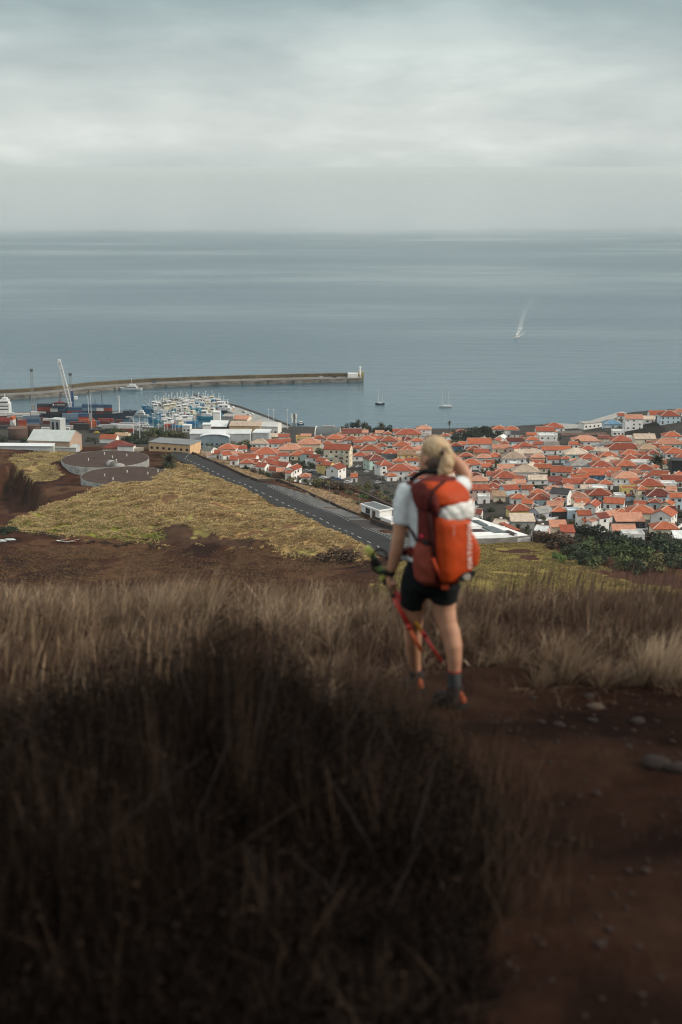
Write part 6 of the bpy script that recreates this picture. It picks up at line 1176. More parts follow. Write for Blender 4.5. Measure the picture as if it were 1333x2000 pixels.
for i in range(2600):
    X = g0.uniform(-.2, 3.2); Y = g0.uniform(3.2, 10.5)
    if Y > yb(X) + .2: continue
    s = .004 + .012 * g0.random() ** 3 + (.022 * g0.random() if i % 25 == 0 else 0); m_ = pb[i % 4]; co = np.array([v.co for v in m_.vertices]) * s; co = co + [X, Y, float(near_h(X, Y)) + s * .2]; vv.append(co); ff.append(np.array([p_.vertices[:] for p_ in m_.polygons]) + n0); n0 += len(co)
vv = np.concatenate(vv); zz = hf(vv[:, 0], vv[:, 1]); vv[:, 2] += zz - near_h(vv[:, 0], vv[:, 1])
o = link('pebbles', mesh_np('pebbles', vv, [np.concatenate(ff)], mat('pebble', (.025, .0145, .011), .95, .4, 3))); o['kind'] = 'stuff'
# ================================================================== THE HIKER
YP = 8.3
def PP(px, py, dy=0.0):
    d = ray(px, py); t = (YP + dy) / d[1]; return Vector((d[0] * t, YP + dy, EYE + d[2] * t))
HB = Vector((PP(850, 1372).x, YP, float(hf(.6, YP))))       # base of the figure
def ring_chain(mb, pts, n=14, cap=True):
    """closed tube through (pos, rx, rd) with elliptical sections; rx across x-ish, rd in depth"""
    P_ = [Vector(p[0]) for p in pts]; vs = []; m = len(pts)
    for i, (p, rx, rd) in enumerate(pts):
        d = (P_[min(i + 1, m - 1)] - P_[max(i - 1, 0)]).normalized(); ref = Vector((0, 1, 0)) if abs(d.y) < .9 else Vector((0, 0, 1)); sx = d.cross(ref).normalized(); sy = sx.cross(d).normalized()
        for k in range(n): a = 2 * math.pi * k / n; vs.append(P_[i] + sx * (rx * math.cos(a)) + sy * (rd * math.sin(a)) - HB)
    e0 = P_[0] - (P_[1] - P_[0]).normalized() * pts[0][1] * .5 - HB; e1 = P_[-1] + (P_[-1] - P_[-2]).normalized() * pts[-1][1] * .5 - HB
    fs = [(i * n + k, i * n + (k + 1) % n, (i + 1) * n + (k + 1) % n, (i + 1) * n + k) for i in range(m - 1) for k in range(n)]
    b0 = len(vs); vs += [e0, e1]; fs += [((k + 1) % n, k, b0) for k in range(n)] + [((m - 1) * n + k, (m - 1) * n + (k + 1) % n, b0 + 1) for k in range(n)]
    mb.add(vs, fs)
def ellipsoid(mb, c, ax, n=16, m=10):
    """ax: three half-axis vectors"""
    c = Vector(c) - HB; vs = [c - ax[2]]; 
    for i in range(1, m):
        t = math.pi * i / m
        for k in range(n): a = 2 * math.pi * k / n; vs.append(c + ax[0] * (math.sin(t) * math.cos(a)) + ax[1] * (math.sin(t) * math.sin(a)) - ax[2] * math.cos(t))
    vs.append(c + ax[2]); fs = [(0, 1 + (k + 1) % n, 1 + k) for k in range(n)]
    for i in range(m - 2):
        for k in range(n): fs.append((1 + i * n + k, 1 + i * n + (k + 1) % n, 1 + (i + 1) * n + (k + 1) % n, 1 + (i + 1) * n + k))
    l_ = len(vs) - 1; fs += [(l_, 1 + (m - 2) * n + k, 1 + (m - 2) * n + (k + 1) % n) for k in range(n)]; mb.add(vs, fs)
def fuse(name, mb, mt, vox=.007, sm=6, parent=None, wrinkle=0, ws=9):
    me = bpy.data.meshes.new(name); me.from_pydata(mb.v, [], mb.f); o = bpy.data.objects.new(name, me); COL.objects.link(o)
    r = o.modifiers.new('r', 'REMESH'); r.mode = 'VOXEL'; r.voxel_size = vox; s = o.modifiers.new('s', 'SMOOTH'); s.iterations = sm; s.factor = .5
    dg = bpy.context.evaluated_depsgraph_get(); m2 = bpy.data.meshes.new_from_object(o.evaluated_get(dg)); bpy.data.objects.remove(o); m2.name = name
    if wrinkle:
        n = len(m2.vertices); co = np.empty(n * 3, np.float32); m2.vertices.foreach_get('co', co); co = co.reshape(-1, 3); nn = np.empty(n * 3, np.float32); m2.vertices.foreach_get('normal', nn); nn = nn.reshape(-1, 3)
        w_ = np.array([mnoise.noise(Vector((c[0] * ws + .7 * c[2] * ws, c[1] * ws, c[2] * ws * .75))) + .5 * mnoise.noise(Vector((c[0] * ws * 2.4, c[1] * ws * 2.4 + c[2] * ws, c[2] * ws * 2))) for c in co]); co += nn * (w_ * wrinkle)[:, None]; m2.vertices.foreach_set('co', co.ravel())
    m2.materials.clear(); m2.materials.append(mt); m2.polygons.foreach_set('use_smooth', [True] * len(m2.polygons)); m2.update()
    o = link(name, m2, parent)
    if not parent: o.location = HB
    return o
skin = NT('skin'); skin.b.inputs['Roughness'].default_value = .55; skin.b.inputs['Subsurface Weight'].default_value = .12; skin.b.inputs['Subsurface Radius'].default_value = (.02, .008, .004)
tco = skin.n('ShaderNodeTexCoord'); skin.l(skin.ramp(skin.noise(tco.outputs['Object'], 9, 4), [(.3, (.36, .17, .10)), (.7, (.48, .26, .165))]), skin.b.inputs['Base Color']); M_SKIN = skin.m
def cloth(name, c, v=.15, sc=14, bumpw=220, rough=.85):
    t = NT(name); t.b.inputs['Roughness'].default_value = rough; t.b.inputs['Specular IOR Level'].default_value = .2; tc_ = t.n('ShaderNodeTexCoord'); k = t.mul(c, t.ramp(t.noise(tc_.outputs['Object'], sc, 4), [(.3, (1 - v,) * 3), (.7, (1 + v * .5,) * 3)])); t.l(k, t.b.inputs['Base Color']); t.bump(t.noise(tc_.outputs['Object'], bumpw, 2), .15, .002); return t.m
M_SHIRT = cloth('shirt_white', (.62, .66, .67), .10); M_SHORT = cloth('shorts_black', (.006, .008, .009), .3); M_SOCK = cloth('sock_grey', (.045, .05, .055)); M_SOCKR = cloth('sock_band_red', (.28, .03, .02)); M_GAIT = cloth('neckwear_black', (.010, .011, .011))
FW = Vector((-.62, .74, .20)).normalized(); UP = (Vector((.14, -.10, 1))).normalized(); RT = FW.cross(UP).normalized(); UP = RT.cross(FW).normalized()
HC = PP(848, 895, .07)
def H(r, f, u): return HC + RT * r + FW * f + UP * u
B = MB()
# torso, neck
ring_chain(B, [(PP(845, 1138), .12, .09), (PP(845, 1124), .150, .112), (PP(846, 1095), .150, .112), (PP(846, 1055), .128, .100), (PP(846, 1010, .01), .145, .108), (PP(845, 978, .02), .160, .108), (PP(846, 955, .03), .135, .08), (PP(848, 940, .035), .070, .062), (PP(848, 925, .05), .056, .056), (PP(848, 908, .06), .054, .056)], 20)
# head
ellipsoid(B, H(0, -.004, .022), (RT * .074, FW * .094, UP * .098)); ellipsoid(B, H(0, .040, -.055), (RT * .052, FW * .055, UP * .058)); ellipsoid(B, H(0, .052, -.012), (RT * .056, FW * .045, UP * .07))
ellipsoid(B, H(0, .102, -.018), (RT * .012, FW * .018, UP * .022), 10, 8); ellipsoid(B, H(0, .092, -.062), (RT * .022, FW * .010, UP * .008), 10, 8); ellipsoid(B, H(0, .085, -.098), (RT * .02, FW * .014, UP * .012), 10, 8); ellipsoid(B, H(0, .094, .028), (RT * .045, FW * .008, UP * .008), 10, 8)
for s in (-1, 1): ellipsoid(B, H(s * .078, -.006, -.008), (RT * .011, FW * .019 - RT * s * .006, UP * .032), 12, 8)
# left arm hanging
ring_chain(B, [(PP(812, 958, .03), .05, .05), (PP(795, 962, .02), .058, .058), (PP(786, 985, .01), .052, .054), (PP(784, 1020), .045, .048), (PP(779, 1052, -.01), .040, .042), (PP(775, 1075, .0), .042, .040), (PP(769, 1100, .02), .034, .034), (PP(763.5, 1117, .035), .025, .029), (PP(761, 1126, .04), .026, .032)], 16)
# left hand round the poles
AX = (PP(790, 1182, .03) - PP(740, 1100, .07)).normalized(); c0 = PP(764, 1139, .045); bk = AX.cross(Vector((0, 1, 0))).normalized()
if bk.x > 0: bk = -bk
fwv = AX.cross(bk).normalized()
ring_chain(B, [(PP(761, 1124, .04), .026, .030), (PP(760, 1131, .042), .020, .040), (c0 + bk * .016 + AX * .004, .015, .040), (c0 + bk * .018 + AX * .030, .013, .036)], 14)
for i, (ln, r_) in enumerate([(.92, .0088), (1.0, .0092), (.95, .0088), (.8, .0078)]):
    cc = c0 + AX * (-.022 + .0205 * i); pts = []
    for k in range(7): a = R(150 - 48 * k * ln); pts.append((cc + (-bk * -1) * 0 + bk * (math.cos(a) * -.026) + fwv * (math.sin(a) * .028), r_ * (1 - .04 * k), r_ * (1 - .04 * k)))
    ring_chain(B, pts, 8)
ring_chain(B, [(c0 + bk * .012 - AX * .02 - Vector((0, .02, 0)), .012, .012), (c0 - AX * .012 - Vector((0, .034, 0)), .0105, .0105), (c0 - bk * .016 + AX * .004 - Vector((0, .036, 0)), .0095, .0095), (c0 - bk * .028 + AX * .014 - Vector((0, .028, 0)), .008, .008)], 8)
# right arm raised, hand at the forehead
ring_chain(B, [(PP(880, 958, .03), .05, .05), (PP(897, 955, .04), .052, .052), (PP(909, 944, .09), .045, .047), (PP(911, 931, .12), .042, .043), (PP(903, 917, .13), .045, .044), (PP(890, 902, .14), .039, .038), (PP(877, 888, .15), .027, .030)], 16)
wr = PP(872, 882, .155); hd_ = (H(.02, .125, .045) - wr).normalized(); sd2 = Vector((0, -.3, 1)).cross(hd_).normalized()
ring_chain(B, [(wr, .026, .02), (wr + hd_ * .04, .036, .016), (wr + hd_ * .085, .038, .013)], 12)
for i, ln in enumerate([.060, .070, .066, .052]):
    b0 = wr + hd_ * .082 + Vector((0, 0, 1)).cross(hd_).normalized().cross(hd_) * (-.027 + .018 * i); dn = hd_ + Vector((-.15, .05, -.1)); ring_chain(B, [(b0, .0088, .0088), (b0 + hd_ * ln * .5, .0085, .0085), (b0 + (hd_ * .5 + dn * .5) * ln, .0072, .0072)], 8)
ring_chain(B, [(wr + hd_ * .02, .012, .012), (wr + hd_ * .05 + Vector((.0, -.03, -.03)), .010, .010), (wr + hd_ * .085 + Vector((-.01, -.035, -.035)), .008, .008)], 8)
# legs
ring_chain(B, [(PP(818, 1128, .02), .09, .10), (PP(811, 1165, .05), .078, .088), (PP(808, 1200, .09), .064, .068), (PP(808, 1228, .15), .053, .056), (PP(807, 1252, .20), .053, .058), (PP(809, 1285, .27), .042, .044), (PP(813, 1312, .33), .031, .036), (PP(814, 1335, .35), .033, .040)], 18)
ring_chain(B, [(PP(868, 1128, -.01), .09, .10), (PP(868, 1160, -.02), .080, .088), (PP(868, 1190, -.02), .070, .074), (PP(874, 1218, -.03), .060, .064), (PP(881, 1238, -.04), .060, .064), (PP(886, 1262, -.06), .055, .060), (PP(888, 1290, -.06), .045, .047), (PP(888, 1315, -.05), .037, .041), (PP(888, 1338, -.04), .038, .045)], 18)
person = fuse('person', B, M_SKIN, .0062, 5)
tag(person, 'blond hiker in white shirt and black shorts on the path, hand raised', 'person')
# eyes, lips, brows (on the far side of the head)
M_EYE = mat('eye_white', (.7, .7, .68), .3, .05); M_IRIS = mat('iris', (.05, .08, .09), .3, .1)
for s in (-1, 1):
    e = MB(); ellipsoid(e, H(s * .031, .078, .008), (RT * .012, FW * .012, UP * .011), 12, 8); eo = e.build('eye', M_EYE, person, True); e = MB(); ellipsoid(e, H(s * .031, .0885, .008), (RT * .005, FW * .003, UP * .005), 10, 6); e.build('iris', M_IRIS, eo, True)
# hair: blond cap, dark nape, gathered ponytail swept to the right
def hairmat(name, c0_, c1_):
    t = NT(name); t.b.inputs['Roughness'].default_value = .5; t.b.inputs['Specular IOR Level'].default_value = .35; tc_ = t.n('ShaderNodeTexCoord'); mp_ = t.n('ShaderNodeMapping'); mp_.inputs['Scale'].default_value = (90, 90, 12); t.l(tc_.outputs['Object'], mp_.inputs[0]); t.l(t.ramp(t.noise(mp_.outputs[0], 1, 4, .6), [(.32, c0_), (.68, c1_)]), t.b.inputs['Base Color']); t.bump(t.noise(mp_.outputs[0], 1, 3), .6, .004); return t.m
M_BLOND = hairmat('hair_blond', (.25, .155, .075), (.58, .44, .27)); M_NAPE = hairmat('hair_nape', (.035, .02, .013), (.09, .052, .034))
B = MB(); ellipsoid(B, H(0, -.006, .060), (RT * .084, FW * .100, UP * .082)); ellipsoid(B, H(.03, -.05, .035), (RT * .060, FW * .058, UP * .062))
cap = fuse('hair', B, M_BLOND, .007, 4, person, .004, 30)
B = MB(); ellipsoid(B, H(-.010, -.056, -.012), (RT * .078, FW * .066, UP * .066)); ellipsoid(B, H(-.005, -.045, -.06), (RT * .052, FW * .046, UP * .05)); fuse('hair_nape', B, M_NAPE, .007, 4, person, .003, 30)
B = MB(); t0 = PP(866, 884, -.035)
ring_chain(B, [(t0, .018, .018), (PP(872, 893, -.045), .034, .028), (PP(873, 907, -.05), .042, .030), (PP(868, 920, -.05), .042, .026), (PP(860, 931, -.055), .028, .018), (PP(855, 938, -.06), .010, .008)], 14)
ring_chain(B, [(PP(868, 875, -.01), .03, .03), (PP(876, 886, -.02), .034, .03), (PP(879, 902, -.02), .028, .026), (PP(876, 918, -.03), .016, .016)], 12); fuse('ponytail', B, M_BLOND, .007, 3, person, .006, 28)
B = MB(); ring_chain(B, [(PP(862, 888, -.05), .010, .010), (PP(865, 884, -.055), .016, .014), (PP(867, 879, -.05), .009, .009)], 10); B.build('hair_tie', M_NAPE, person, True)
gh = np.random.default_rng(3); B = MB()
for i in range(130):
    a = gh.uniform(0, 6.28); u = gh.uniform(-.03, .09); p = H(.082 * math.cos(a), .098 * math.sin(a) - .012, .046 + u * .6)
    if gh.random() < .5: p = PP(gh.uniform(862, 882), gh.uniform(880, 925), -.05)
    d = Vector((gh.normal() * .012, gh.normal() * .01, -gh.uniform(.02, .05))); B.bar(p - HB, p + d - HB, .0012, n=3); 
B.build('loose_hair', M_BLOND, person)['kind'] = 'stuff'
# neckwear, shirt, shorts, socks, boots, watch
B = MB(); ring_chain(B, [(PP(803, 939, .02), .014, .012), (PP(814, 928, -.03), .018, .013), (PP(830, 921, -.055), .021, .014), (PP(848, 920, -.06), .020, .014), (PP(862, 926, -.055), .015, .012), (PP(874, 934, -.02), .010, .010)], 12); fuse('neck_scarf', B, M_GAIT, .006, 3, person, .003, 25)
B = MB(); ring_chain(B, [(PP(845, 1098), .160, .125), (PP(846, 1060), .146, .118), (PP(846, 1010, .01), .158, .122), (PP(845, 980, .02), .172, .120), (PP(846, 958, .03), .155, .095), (PP(847, 945, .03), .105, .078), (PP(848, 938, .035), .070, .066)], 22)
ring_chain(B, [(PP(815, 955, .03), .062, .062), (PP(797, 961, .02), .070, .068), (PP(787, 985, .005), .063, .062), (PP(786, 1008, 0), .060, .060), (PP(785, 1021, 0), .060, .060)], 18); ring_chain(B, [(PP(880, 955, .03), .06, .06), (PP(897, 952, .04), .062, .062), (PP(907, 945, .08), .058, .058)], 16)
fuse('shirt', B, M_SHIRT, .008, 5, person, .008, 11)
B = MB(); ring_chain(B, [(PP(846, 1088), .158, .124), (PP(846, 1110), .166, .130), (PP(845, 1132), .172, .134), (PP(843, 1150), .150, .115)], 22)
ring_chain(B, [(PP(818, 1115, .01), .09, .11), (PP(811, 1145, .03), .093, .108), (PP(807, 1172, .06), .080, .094), (PP(806, 1183, .065), .076, .090)], 20); ring_chain(B, [(PP(870, 1115, -.01), .09, .11), (PP(870, 1145, -.02), .092, .106), (PP(868, 1168, -.02), .083, .095), (PP(868, 1174, -.02), .081, .093)], 20)
fuse('shorts', B, M_SHORT, .008, 4, person, .005, 14)
M_BOOT = cloth('boot_dark', (.020, .016, .015), .3); M_SOLE = mat('boot_sole', (.010, .010, .010), .8, .2, 9); M_HEEL = cloth('boot_orange', (.26, .06, .025), .3)
for nm, ax_, top, px, dyh, fd in (('l', PP(813, 1320, .335), PP(812, 1306, .32), 0, .19, Vector((-.30, .95, 0))), ('r', PP(888, 1322, -.045), PP(888, 1311, -.05), 0, -.04, Vector((-.62, .78, 0)))):
    fd = fd.normalized(); gzv = float(hf(ax_.x, ax_.y)); ank = Vector((ax_.x, ax_.y, gzv + .10)); sl = Vector((0, 0, -SLOPE)) * fd.y; f3 = (fd + sl).normalized(); up = Vector((0, 0, 1)); sdv = f3.cross(up).normalized()
    B = MB(); ring_chain(B, [(top, .041 if nm == 'r' else .036, .045 if nm == 'r' else .04), (top.lerp(ank, .5), .041, .046), (ank, .043, .05)], 16); so_ = fuse('sock', B, M_SOCK, .006, 3, person, .002, 30)
    B = MB(); ring_chain(B, [(top + Vector((0, 0, .010)), .042 if nm == 'r' else .036, .046 if nm == 'r' else .041), (top, .0425 if nm == 'r' else .037, .0465 if nm == 'r' else .042)], 16); B.build('sock_band', M_SOCKR, so_, True)
    gb = Vector((ank.x, ank.y, gzv)); heel = gb - f3 * .075
    B = MB(); ring_chain(B, [(ank + up * .035, .048, .054), (ank - f3 * .008, .05, .06), (gb + up * .05 - f3 * .015, .048, .072), (gb + up * .03 - f3 * .01, .046, .078)], 16)
    ring_chain(B, [(heel + up * .055 + f3 * .02, .036, .05), (gb + up * .05, .043, .05), (gb + up * .045 + f3 * .08, .046, .042), (gb + up * .038 + f3 * .135, .044, .032), (gb + up * .032 + f3 * .17, .030, .022)], 16); bo_ = fuse('boot', B, M_BOOT, .007, 3, person, .003, 25)
    B = MB(); pr = [(-.095, .032), (-.085, .040), (0, .036), (.06, .045), (.12, .048), (.165, .038), (.19, .015)]; out_ = [(a, w_) for a, w_ in pr] + [(a, -w_) for a, w_ in reversed(pr)]; n = len(out_)
    B.add([gb + f3 * a + sdv * w_ - up * .004 - HB for a, w_ in out_] + [gb + f3 * a + sdv * w_ + up * .028 - HB for a, w_ in out_], [(i, (i + 1) % n, n + (i + 1) % n, n + i) for i in range(n)] + [tuple(range(n - 1, -1, -1)), tuple(range(n, 2 * n))]); B.build('sole', M_SOLE, bo_)
    B = MB(); ring_chain(B, [(heel + up * .034 - f3 * .004, .024, .024), (heel + up * .06 + f3 * .000, .022, .022), (heel + up * .10 + f3 * .022, .012, .012)], 12); B.build('heel_tab', M_HEEL, bo_, True)
B = MB(); w0 = PP(763, 1118, .035); wd_ = (PP(761, 1126, .04) - PP(765, 1110, .03)).normalized(); ring_chain(B, [(w0 - wd_ * .014, .031, .035), (w0 + wd_ * .014, .030, .034)], 18); wt_ = B.build('wristwatch', M_GAIT, person, True); B = MB(); ring_chain(B, [(w0 + Vector((-.03, -.012, 0)), .016, .016), (w0 + Vector((-.038, -.015, 0)), .016, .016)], 14); B.build('watch_case', M_SOLE, wt_)
# ---------------------------------------------------------------- backpack
NB = Vector((math.sin(R(30)), -math.cos(R(30)), 0.05)).normalized(); SR = Vector((math.cos(R(30)), math.sin(R(30)), 0)); UZ = Vector((-.03, .03, 1)).normalized()
BC = PP(862, 1040, -.15); pk = thing('backpack', BC - UZ * .34, 0, 'orange and dark red hiking backpack worn by the hiker', 'backpack')
BP0 = BC - UZ * .34
def pframe(s, n, u): return BC + SR * s + NB * n + UZ * u - BP0
def rbox(mb, secs, nn=28, e=3.2):
    """superellipse loft: (u, s centre, n centre, half width, half depth)"""
    vs = []
    for u, s, n_, a, b in secs:
        for k in range(nn):
            t = 2 * math.pi * k / nn; c_, s_ = math.cos(t), math.sin(t); vs.append(pframe(s + a * math.copysign(abs(c_) ** (2 / e), c_), n_ + b * math.copysign(abs(s_) ** (2 / e), s_), u))
    m = len(secs); fs = [(i * nn + k, i * nn + (k + 1) % nn, (i + 1) * nn + (k + 1) % nn, (i + 1) * nn + k) for i in range(m - 1) for k in range(nn)] + [tuple(range(nn - 1, -1, -1)), tuple(range((m - 1) * nn, m * nn))]; return mb.add(vs, fs)
def pfuse(name, mb, mt, vox=.008, sm=4, wr=.004, ws=12, parent=None):
    o = fuse(name, mb, mt, vox, sm, parent or pk, wr, ws); return o
M_RED = cloth('pack_dark_red', (.105, .016, .013), .25, 8); M_ORG2 = cloth('pack_orange', (.42, .050, .008), .22, 7, 160, .6); M_BRICK = cloth('pack_brick', (.20, .040, .024), .2, 9); M_SILV = cloth('pack_white', (.60, .60, .57), .25, 22, 90, .5); M_STRAP = cloth('pack_strap_dark', (.030, .007, .007), .3); M_STRAPO = cloth('pack_strap_orange', (.42, .055, .02), .2)
rb_ = rbox(MB(), [(-.325, .01, 0, .08, .05), (-.30, .0, 0, .115, .085), (-.22, 0, 0, .130, .105), (0, 0, 0, .132, .11), (.18, 0, 0, .132, .11), (.28, -.005, -.01, .125, .10), (.325, -.01, -.02, .09, .07), (.335, -.01, -.02, .05, .04)]); pfuse('body', rb_, M_RED, .009, 4, .006, 10)
# front pocket with the big lettering
rb_ = rbox(MB(), [(-.285, .022, .10, .075, .03), (-.265, .02, .11, .100, .055), (-.20, .014, .115, .112, .068), (-.05, .010, .118, .116, .07), (.08, .010, .115, .116, .064), (.115, .010, .11, .110, .05), (.125, .010, .105, .09, .03)], 28, 2.5); pfuse('front_pocket', rb_, M_ORG2, .008, 4, .004, 9)
# white stuffed collar under the lid
rb_ = rbox(MB(), [(.085, .035, .10, .095, .055), (.105, .035, .108, .112, .072), (.15, .037, .108, .116, .074), (.19, .042, .10, .108, .066), (.215, .05, .09, .075, .04)], 24, 2.6); pfuse('white_collar', rb_, M_SILV, .008, 3, .010, 18)
# lid
rb_ = rbox(MB(), [(.175, .012, .03, .125, .10), (.20, .012, .03, .140, .128), (.245, .010, .02, .142, .125), (.285, .0, .0, .130, .11), (.318, -.01, -.02, .10, .08), (.33, -.015, -.03, .05, .04)], 28, 2.8); pfuse('lid', rb_, M_ORG2, .008, 4, .006, 11)
rb_ = rbox(MB(), [(.15, -.105, .02, .034, .11), (.20, -.11, .015, .040, .122), (.25, -.108, .0, .042, .115), (.30, -.09, -.02, .036, .085), (.325, -.07, -.03, .02, .04)], 20, 2.6); pfuse('lid_side', rb_, M_RED, .008, 4, .006, 14)
rb_ = rbox(MB(), [(-.30, -.105, .01, .025, .05), (-.27, -.122, .01, .042, .085), (-.18, -.128, .01, .046, .10), (-.09, -.124, .0, .036, .09), (-.055, -.122, 0, .02, .075)], 20, 2.6); pfuse('side_pocket', rb_, M_BRICK, .008, 4, .006, 12)
rb_ = rbox(MB(), [(-.225, .155, .045, .02, .04), (-.205, .170, .045, .042, .062), (-.12, .174, .045, .048, .07), (-.06, .168, .035, .040, .066), (.0, .156, .02, .026, .05), (.02, .145, .02, .01, .03)], 20, 2.6); pfuse('side_pocket', rb_, M_ORG2, .008, 4, .005, 12)
def pstrap(name, pts, w_, mt, th=.004, parent=None):
    m = MB(); P_ = [Vector(p) for p in pts]; vs = []
    for i, p in enumerate(P_):
        d = (P_[min(i + 1, len(P_) - 1)] - P_[max(i - 1, 0)]).normalized(); vw = Vector((0, -1, .25)); s = d.cross(vw).normalized() * w_ / 2; nv = s.cross(d).normalized() * th
        if nv.y > 0: nv = -nv
        vs += [p - s - nv * .5, p + s - nv * .5, p + s + nv, p - s + nv]
    fs = [(4 * i + k, 4 * i + (k + 1) % 4, 4 * i + 4 + (k + 1) % 4, 4 * i + 4 + k) for i in range(len(P_) - 1) for k in range(4)] + [(3, 2, 1, 0), tuple(4 * (len(P_) - 1) + k for k in range(4))]
    return m.add(vs, fs).build(name, mt, parent or pk, True)
def Pk(px, py, dy): return PP(px, py, dy) - BP0
pstrap('compression_strap', [Pk(838, 1000, -.30), Pk(841, 1030, -.315), Pk(845, 1060, -.315), Pk(850, 1090, -.31), Pk(856, 1112, -.29)], .022, M_STRAP); pstrap('hanging_strap', [Pk(846, 1090, -.32), Pk(853, 1110, -.325), Pk(862, 1128, -.31), Pk(870, 1146, -.27)], .020, M_STRAPO); pstrap('lid_strap', [Pk(872, 938, -.17), Pk(858, 948, -.26), Pk(846, 960, -.30), Pk(840, 978, -.31), Pk(838, 1000, -.30)], .018, M_STRAP)
o = MB().box(-.022, .022, -.008, .008, -.014, .014).build('buckle', mat('buckle_dark', (.02, .024, .027), .5, .2), pk); o.location = Pk(870, 1146, -.275); o.children and None; o.data.materials[0] = M_STRAPO
def strapfuse(name, pts, mt): B = MB(); ring_chain(B, pts, 14); return pfuse(name, B, mt, .007, 3, .003, 20)
strapfuse('shoulder_strap', [(PP(818, 968, -.10), .034, .014), (PP(810, 950, -.07), .036, .015), (PP(803, 943, .0), .034, .016), (PP(800, 950, .09), .030, .015), (PP(800, 985, .15), .028, .014)], M_RED)
strapfuse('shoulder_strap', [(PP(868, 950, -.11), .034, .014), (PP(876, 938, -.05), .034, .015), (PP(883, 935, .02), .032, .016), (PP(886, 945, .10), .030, .015), (PP(886, 985, .16), .028, .014)], M_RED)
strapfuse('hip_belt', [(PP(822, 1082, -.09), .040, .020), (PP(804, 1080, -.04), .046, .026), (PP(794, 1078, .04), .042, .026), (PP(798, 1078, .11), .034, .018)], M_RED); strapfuse('hip_belt', [(PP(890, 1085, -.05), .036, .020), (PP(903, 1082, .03), .036, .02), (PP(895, 1080, .12), .03, .018)], M_RED)
pstrap('load_strap', [Pk(797, 1022, -.02), Pk(804, 1036, -.06), Pk(812, 1052, -.10), Pk(820, 1064, -.13)], .016, M_STRAP); pstrap('haul_loop', [Pk(858, 936, -.14), Pk(862, 929, -.13), Pk(867, 927, -.125), Pk(872, 931, -.12), Pk(874, 937, -.12)], .012, M_RED)
B = MB(); ring_chain(B, [(PP(827, 1058, -.285), .012, .008), (PP(834, 1061, -.31), .022, .010), (PP(840, 1062, -.305), .010, .006)], 10); pfuse('black_tab', B, M_GAIT, .004, 2, 0); B = MB(); ring_chain(B, [(PP(822, 1046, -.28), .010, .005), (PP(826, 1049, -.29), .008, .005)], 8); B2 = B.build('pink_tag', cloth('pink_tag', (.55, .03, .08)), pk, True); B2.location = HB - BP0
for o_ in list(pk.children):
    if o_.data and o_.data.name.startswith(('shoulder_strap', 'hip_belt', 'black_tab')): o_.location = HB - BP0
def letters(txt, size, mt, name, s, u, ang=90, n_off=.0):
    cu = bpy.data.curves.new(name, 'FONT'); cu.body = txt; cu.size = size; cu.align_x = 'LEFT'; cu.align_y = 'CENTER'; cu.space_character = 1.12; cu.offset = size * .018
    ob_ = bpy.data.objects.new('tmp', cu); COL.objects.link(ob_); dg = bpy.context.evaluated_depsgraph_get(); me = bpy.data.meshes.new_from_object(ob_.evaluated_get(dg)); bpy.data.objects.remove(ob_); me.materials.clear(); me.materials.append(mt)
    bm = bmesh.new(); bm.from_mesh(me); bmesh.ops.triangulate(bm, faces=bm.faces[:]); bmesh.ops.subdivide_edges(bm, edges=[e for e in bm.edges if e.calc_length() > size * .18], cuts=1, use_grid_fill=False)
    for v in bm.verts:
        x_, y_ = v.co.x, v.co.y; uu = u + x_; ss = s - y_      # reads upwards
        # follow the bulge of the pocket
        k = (ss - .010) / .116; nn = .118 + .070 * max(0.0, 1 - abs(k) ** 2.5) ** (1 / 2.5); v.co = pframe(ss, nn + .006, uu)
    bm.to_mesh(me); bm.free(); return link(name, me, pk)
M_LET = mat('print_white', (.60, .52, .47), .8, .15, 20)
letters('ORTOVOX', .052, M_LET, 'lettering', .078, -.195); letters('Peak 35', .017, mat('print_small', (.42, .30, .27), .8, .1, 20), 'small_lettering', -.038, .02)
# emblem patch near the bottom
B = MB(); vs = []; n = 24
for k in range(n): t = 2 * math.pi * k / n; vs.append(pframe(.055 + .062 * math.cos(t), .182, -.238 + .026 * math.sin(t) + .012 * math.cos(t)))
B.add(vs + [v + NB * .004 for v in vs], [(k, (k + 1) % n, n + (k + 1) % n, n + k) for k in range(n)] + [tuple(range(n, 2 * n)), tuple(range(n - 1, -1, -1))]); em = B.build('emblem_patch', M_GAIT, pk)
B = MB()
for k in range(n): a, b = 2 * math.pi * k / n, 2 * math.pi * (k + 1) / n; B.bar(pframe(.052 + .022 * math.cos(a), .188, -.240 + .014 * math.sin(a)), pframe(.052 + .022 * math.cos(b), .188, -.240 + .014 * math.sin(b)), .005, .004)
B.bar(pframe(.040, .188, -.244), pframe(.066, .188, -.236), .005, .004); B.build('emblem', M_LET, em)
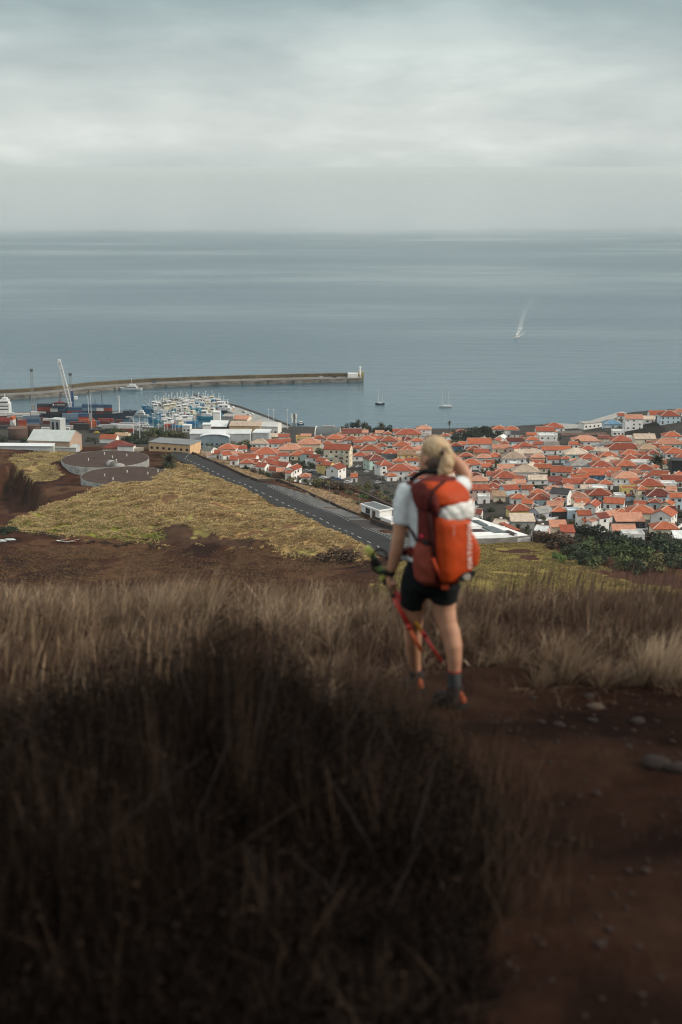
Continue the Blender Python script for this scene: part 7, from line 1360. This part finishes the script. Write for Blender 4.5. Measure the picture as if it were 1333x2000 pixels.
# ---------------------------------------------------------------- trekking poles
M_PR = mat('pole_red', (.50, .030, .022), .4, .1, 20, spec=.5); M_PO = mat('pole_orange', (.62, .10, .02), .4, .1, 20, spec=.5); M_PY = mat('pole_yellow', (.72, .33, .03), .4, .1, 20, spec=.5); M_PT = mat('pole_tan', (.30, .20, .12), .5, .15, 20); M_GRG = mat('grip_green', (.10, .16, .045), .7, .25, 40); M_GRY = mat('grip_yellow', (.48, .50, .12), .7, .2, 40); M_GRK = mat('grip_black', (.012, .014, .012), .8, .2, 40)
def pole(lab, top, tip, segs, grips):
    t = thing('trekking_pole', top, 0, lab, 'trekking pole', 'trekking poles held in one hand'); d = (tip - top)
    for nm, a, b, w_, mt in segs: MB().bar(d * a, d * b, w_, n=10).build(nm, mt, t, True)
    for nm, a, b, w_, mt in grips: MB().lathe([(w_ * .4, 0), (w_ * .55, .01), (w_ * .5, d.length * (b - a) * .5), (w_ * .58, d.length * (b - a) * .9), (w_ * .35, d.length * (b - a))], n=12).build(nm, mt, t, True).matrix_local = Matrix.Translation(d * a) @ d.to_track_quat('Z', 'Y').to_matrix().to_4x4()
    return t
tA, eA = PP(718, 1070, .10), PP(870, 1303, .0)
pole('longer trekking pole with green grip and yellow section, tip reaching the right calf', tA, eA, [('shaft', .10, .36, .020, M_PT), ('shaft', .36, .50, .030, M_PR), ('shaft', .50, .70, .023, M_PY), ('collar', .695, .74, .030, M_PR), ('shaft', .74, .955, .022, M_PR), ('tip', .955, 1.0, .009, M_PT), ('collar', .735, .745, .026, M_GRK), ('basket', .955, .965, .022, M_PT)], [('grip', -.01, .06, .040, M_GRY), ('grip', .06, .10, .044, M_GRG), ('grip', .105, .16, .036, M_GRK), ('grip', .165, .24, .036, M_GRG)])
tB, eB = PP(731, 1092, .07), PP(829, 1282, .0)
pole('shorter trekking pole with black and green grip and all orange-red shaft', tB, eB, [('shaft', .15, .38, .020, M_PT), ('shaft', .38, .68, .028, M_PR), ('collar', .67, .72, .032, M_PR), ('shaft', .72, .95, .024, M_PO), ('tip', .95, 1.0, .009, M_PT), ('collar', .36, .40, .028, M_GRK), ('basket', .95, .96, .020, M_PT)], [('grip', -.01, .07, .044, M_GRK), ('grip', .075, .15, .042, M_GRG), ('grip', .155, .20, .038, M_GRY), ('grip', .2, .26, .036, M_GRK)])
B = MB(); n = 14
for k in range(n): a, b = math.pi * 1.7 * k / n, math.pi * 1.7 * (k + 1) / n; c_ = PP(742, 1096, .03); B.bar(c_ + Vector((.05 * math.cos(a), 0, .075 * math.sin(a))), c_ + Vector((.05 * math.cos(b), 0, .075 * math.sin(b))), .004, .014)
o = B.build('wrist_loop', M_GRK, [q for q in bpy.data.objects if q.name == 'trekking_pole'][0]); o.location = -tA
# ================================================================== LABELS: every repeat is told apart by its look and its nearest landmark
LMK = {'the lattice phone mast': (575, 840), 'the apartment block': (665, 890), 'the black block': (1325, 895), 'the low white school': (985, 1040), 'the bare dark mound': (1255, 838), 'the big round palm': (1284, 895), 'the dark shore grove': (940, 845),
       'the barrel-roofed hall': (642, 842), 'the gatehouse': (738, 1000), 'the harbour crane': (142, 800), 'the white ice tower': (424, 812), 'the water tanks': (220, 910), 'the breakwater end': (706, 742), 'the pier house': (1160, 826), 'the brown fuel tank': (36, 845), "the hiker's raised arm": (908, 925), "the hiker's backpack": (890, 1040), 'the gangway ramp': (268, 835), 'the curved white roof': (421, 852), 'the pale warehouse': (108, 855), 'the slender tall palm': (878, 825)}
ORD = ['', 'second ', 'third ', 'fourth ', 'fifth ', 'sixth ', 'seventh ', 'eighth ', 'ninth ', 'tenth ', 'eleventh ', 'twelfth ', 'thirteenth ', 'fourteenth ', 'fifteenth ', 'sixteenth ', 'seventeenth ', 'eighteenth ']
ALLT = [(o, l, x, y) for o, l, x, y in HOUSES if l] + LABEL_LATER
bylook = {}
for t in ALLT: bylook.setdefault(t[1], []).append(t)
for look, ts_ in bylook.items():
    if len(ts_) == 1: ts_[0][0]['label'] = look if len(look.split()) > 3 else look + ' in the seaside town'; continue
    rank = {}
    for nm, (lx, ly) in LMK.items():
        for i, t in enumerate(sorted(ts_, key=lambda t: (t[2] - lx) ** 2 + ((t[3] - ly) * 1.3) ** 2)): rank.setdefault(id(t), []).append((i, ((t[2] - lx) ** 2 + (t[3] - ly) ** 2) ** .5, nm))
    for t in ts_:
        i, d, nm = min(rank[id(t)]); t[0]['label'] = f"{look}, {ORD[min(i, 17)]}nearest to {nm}"
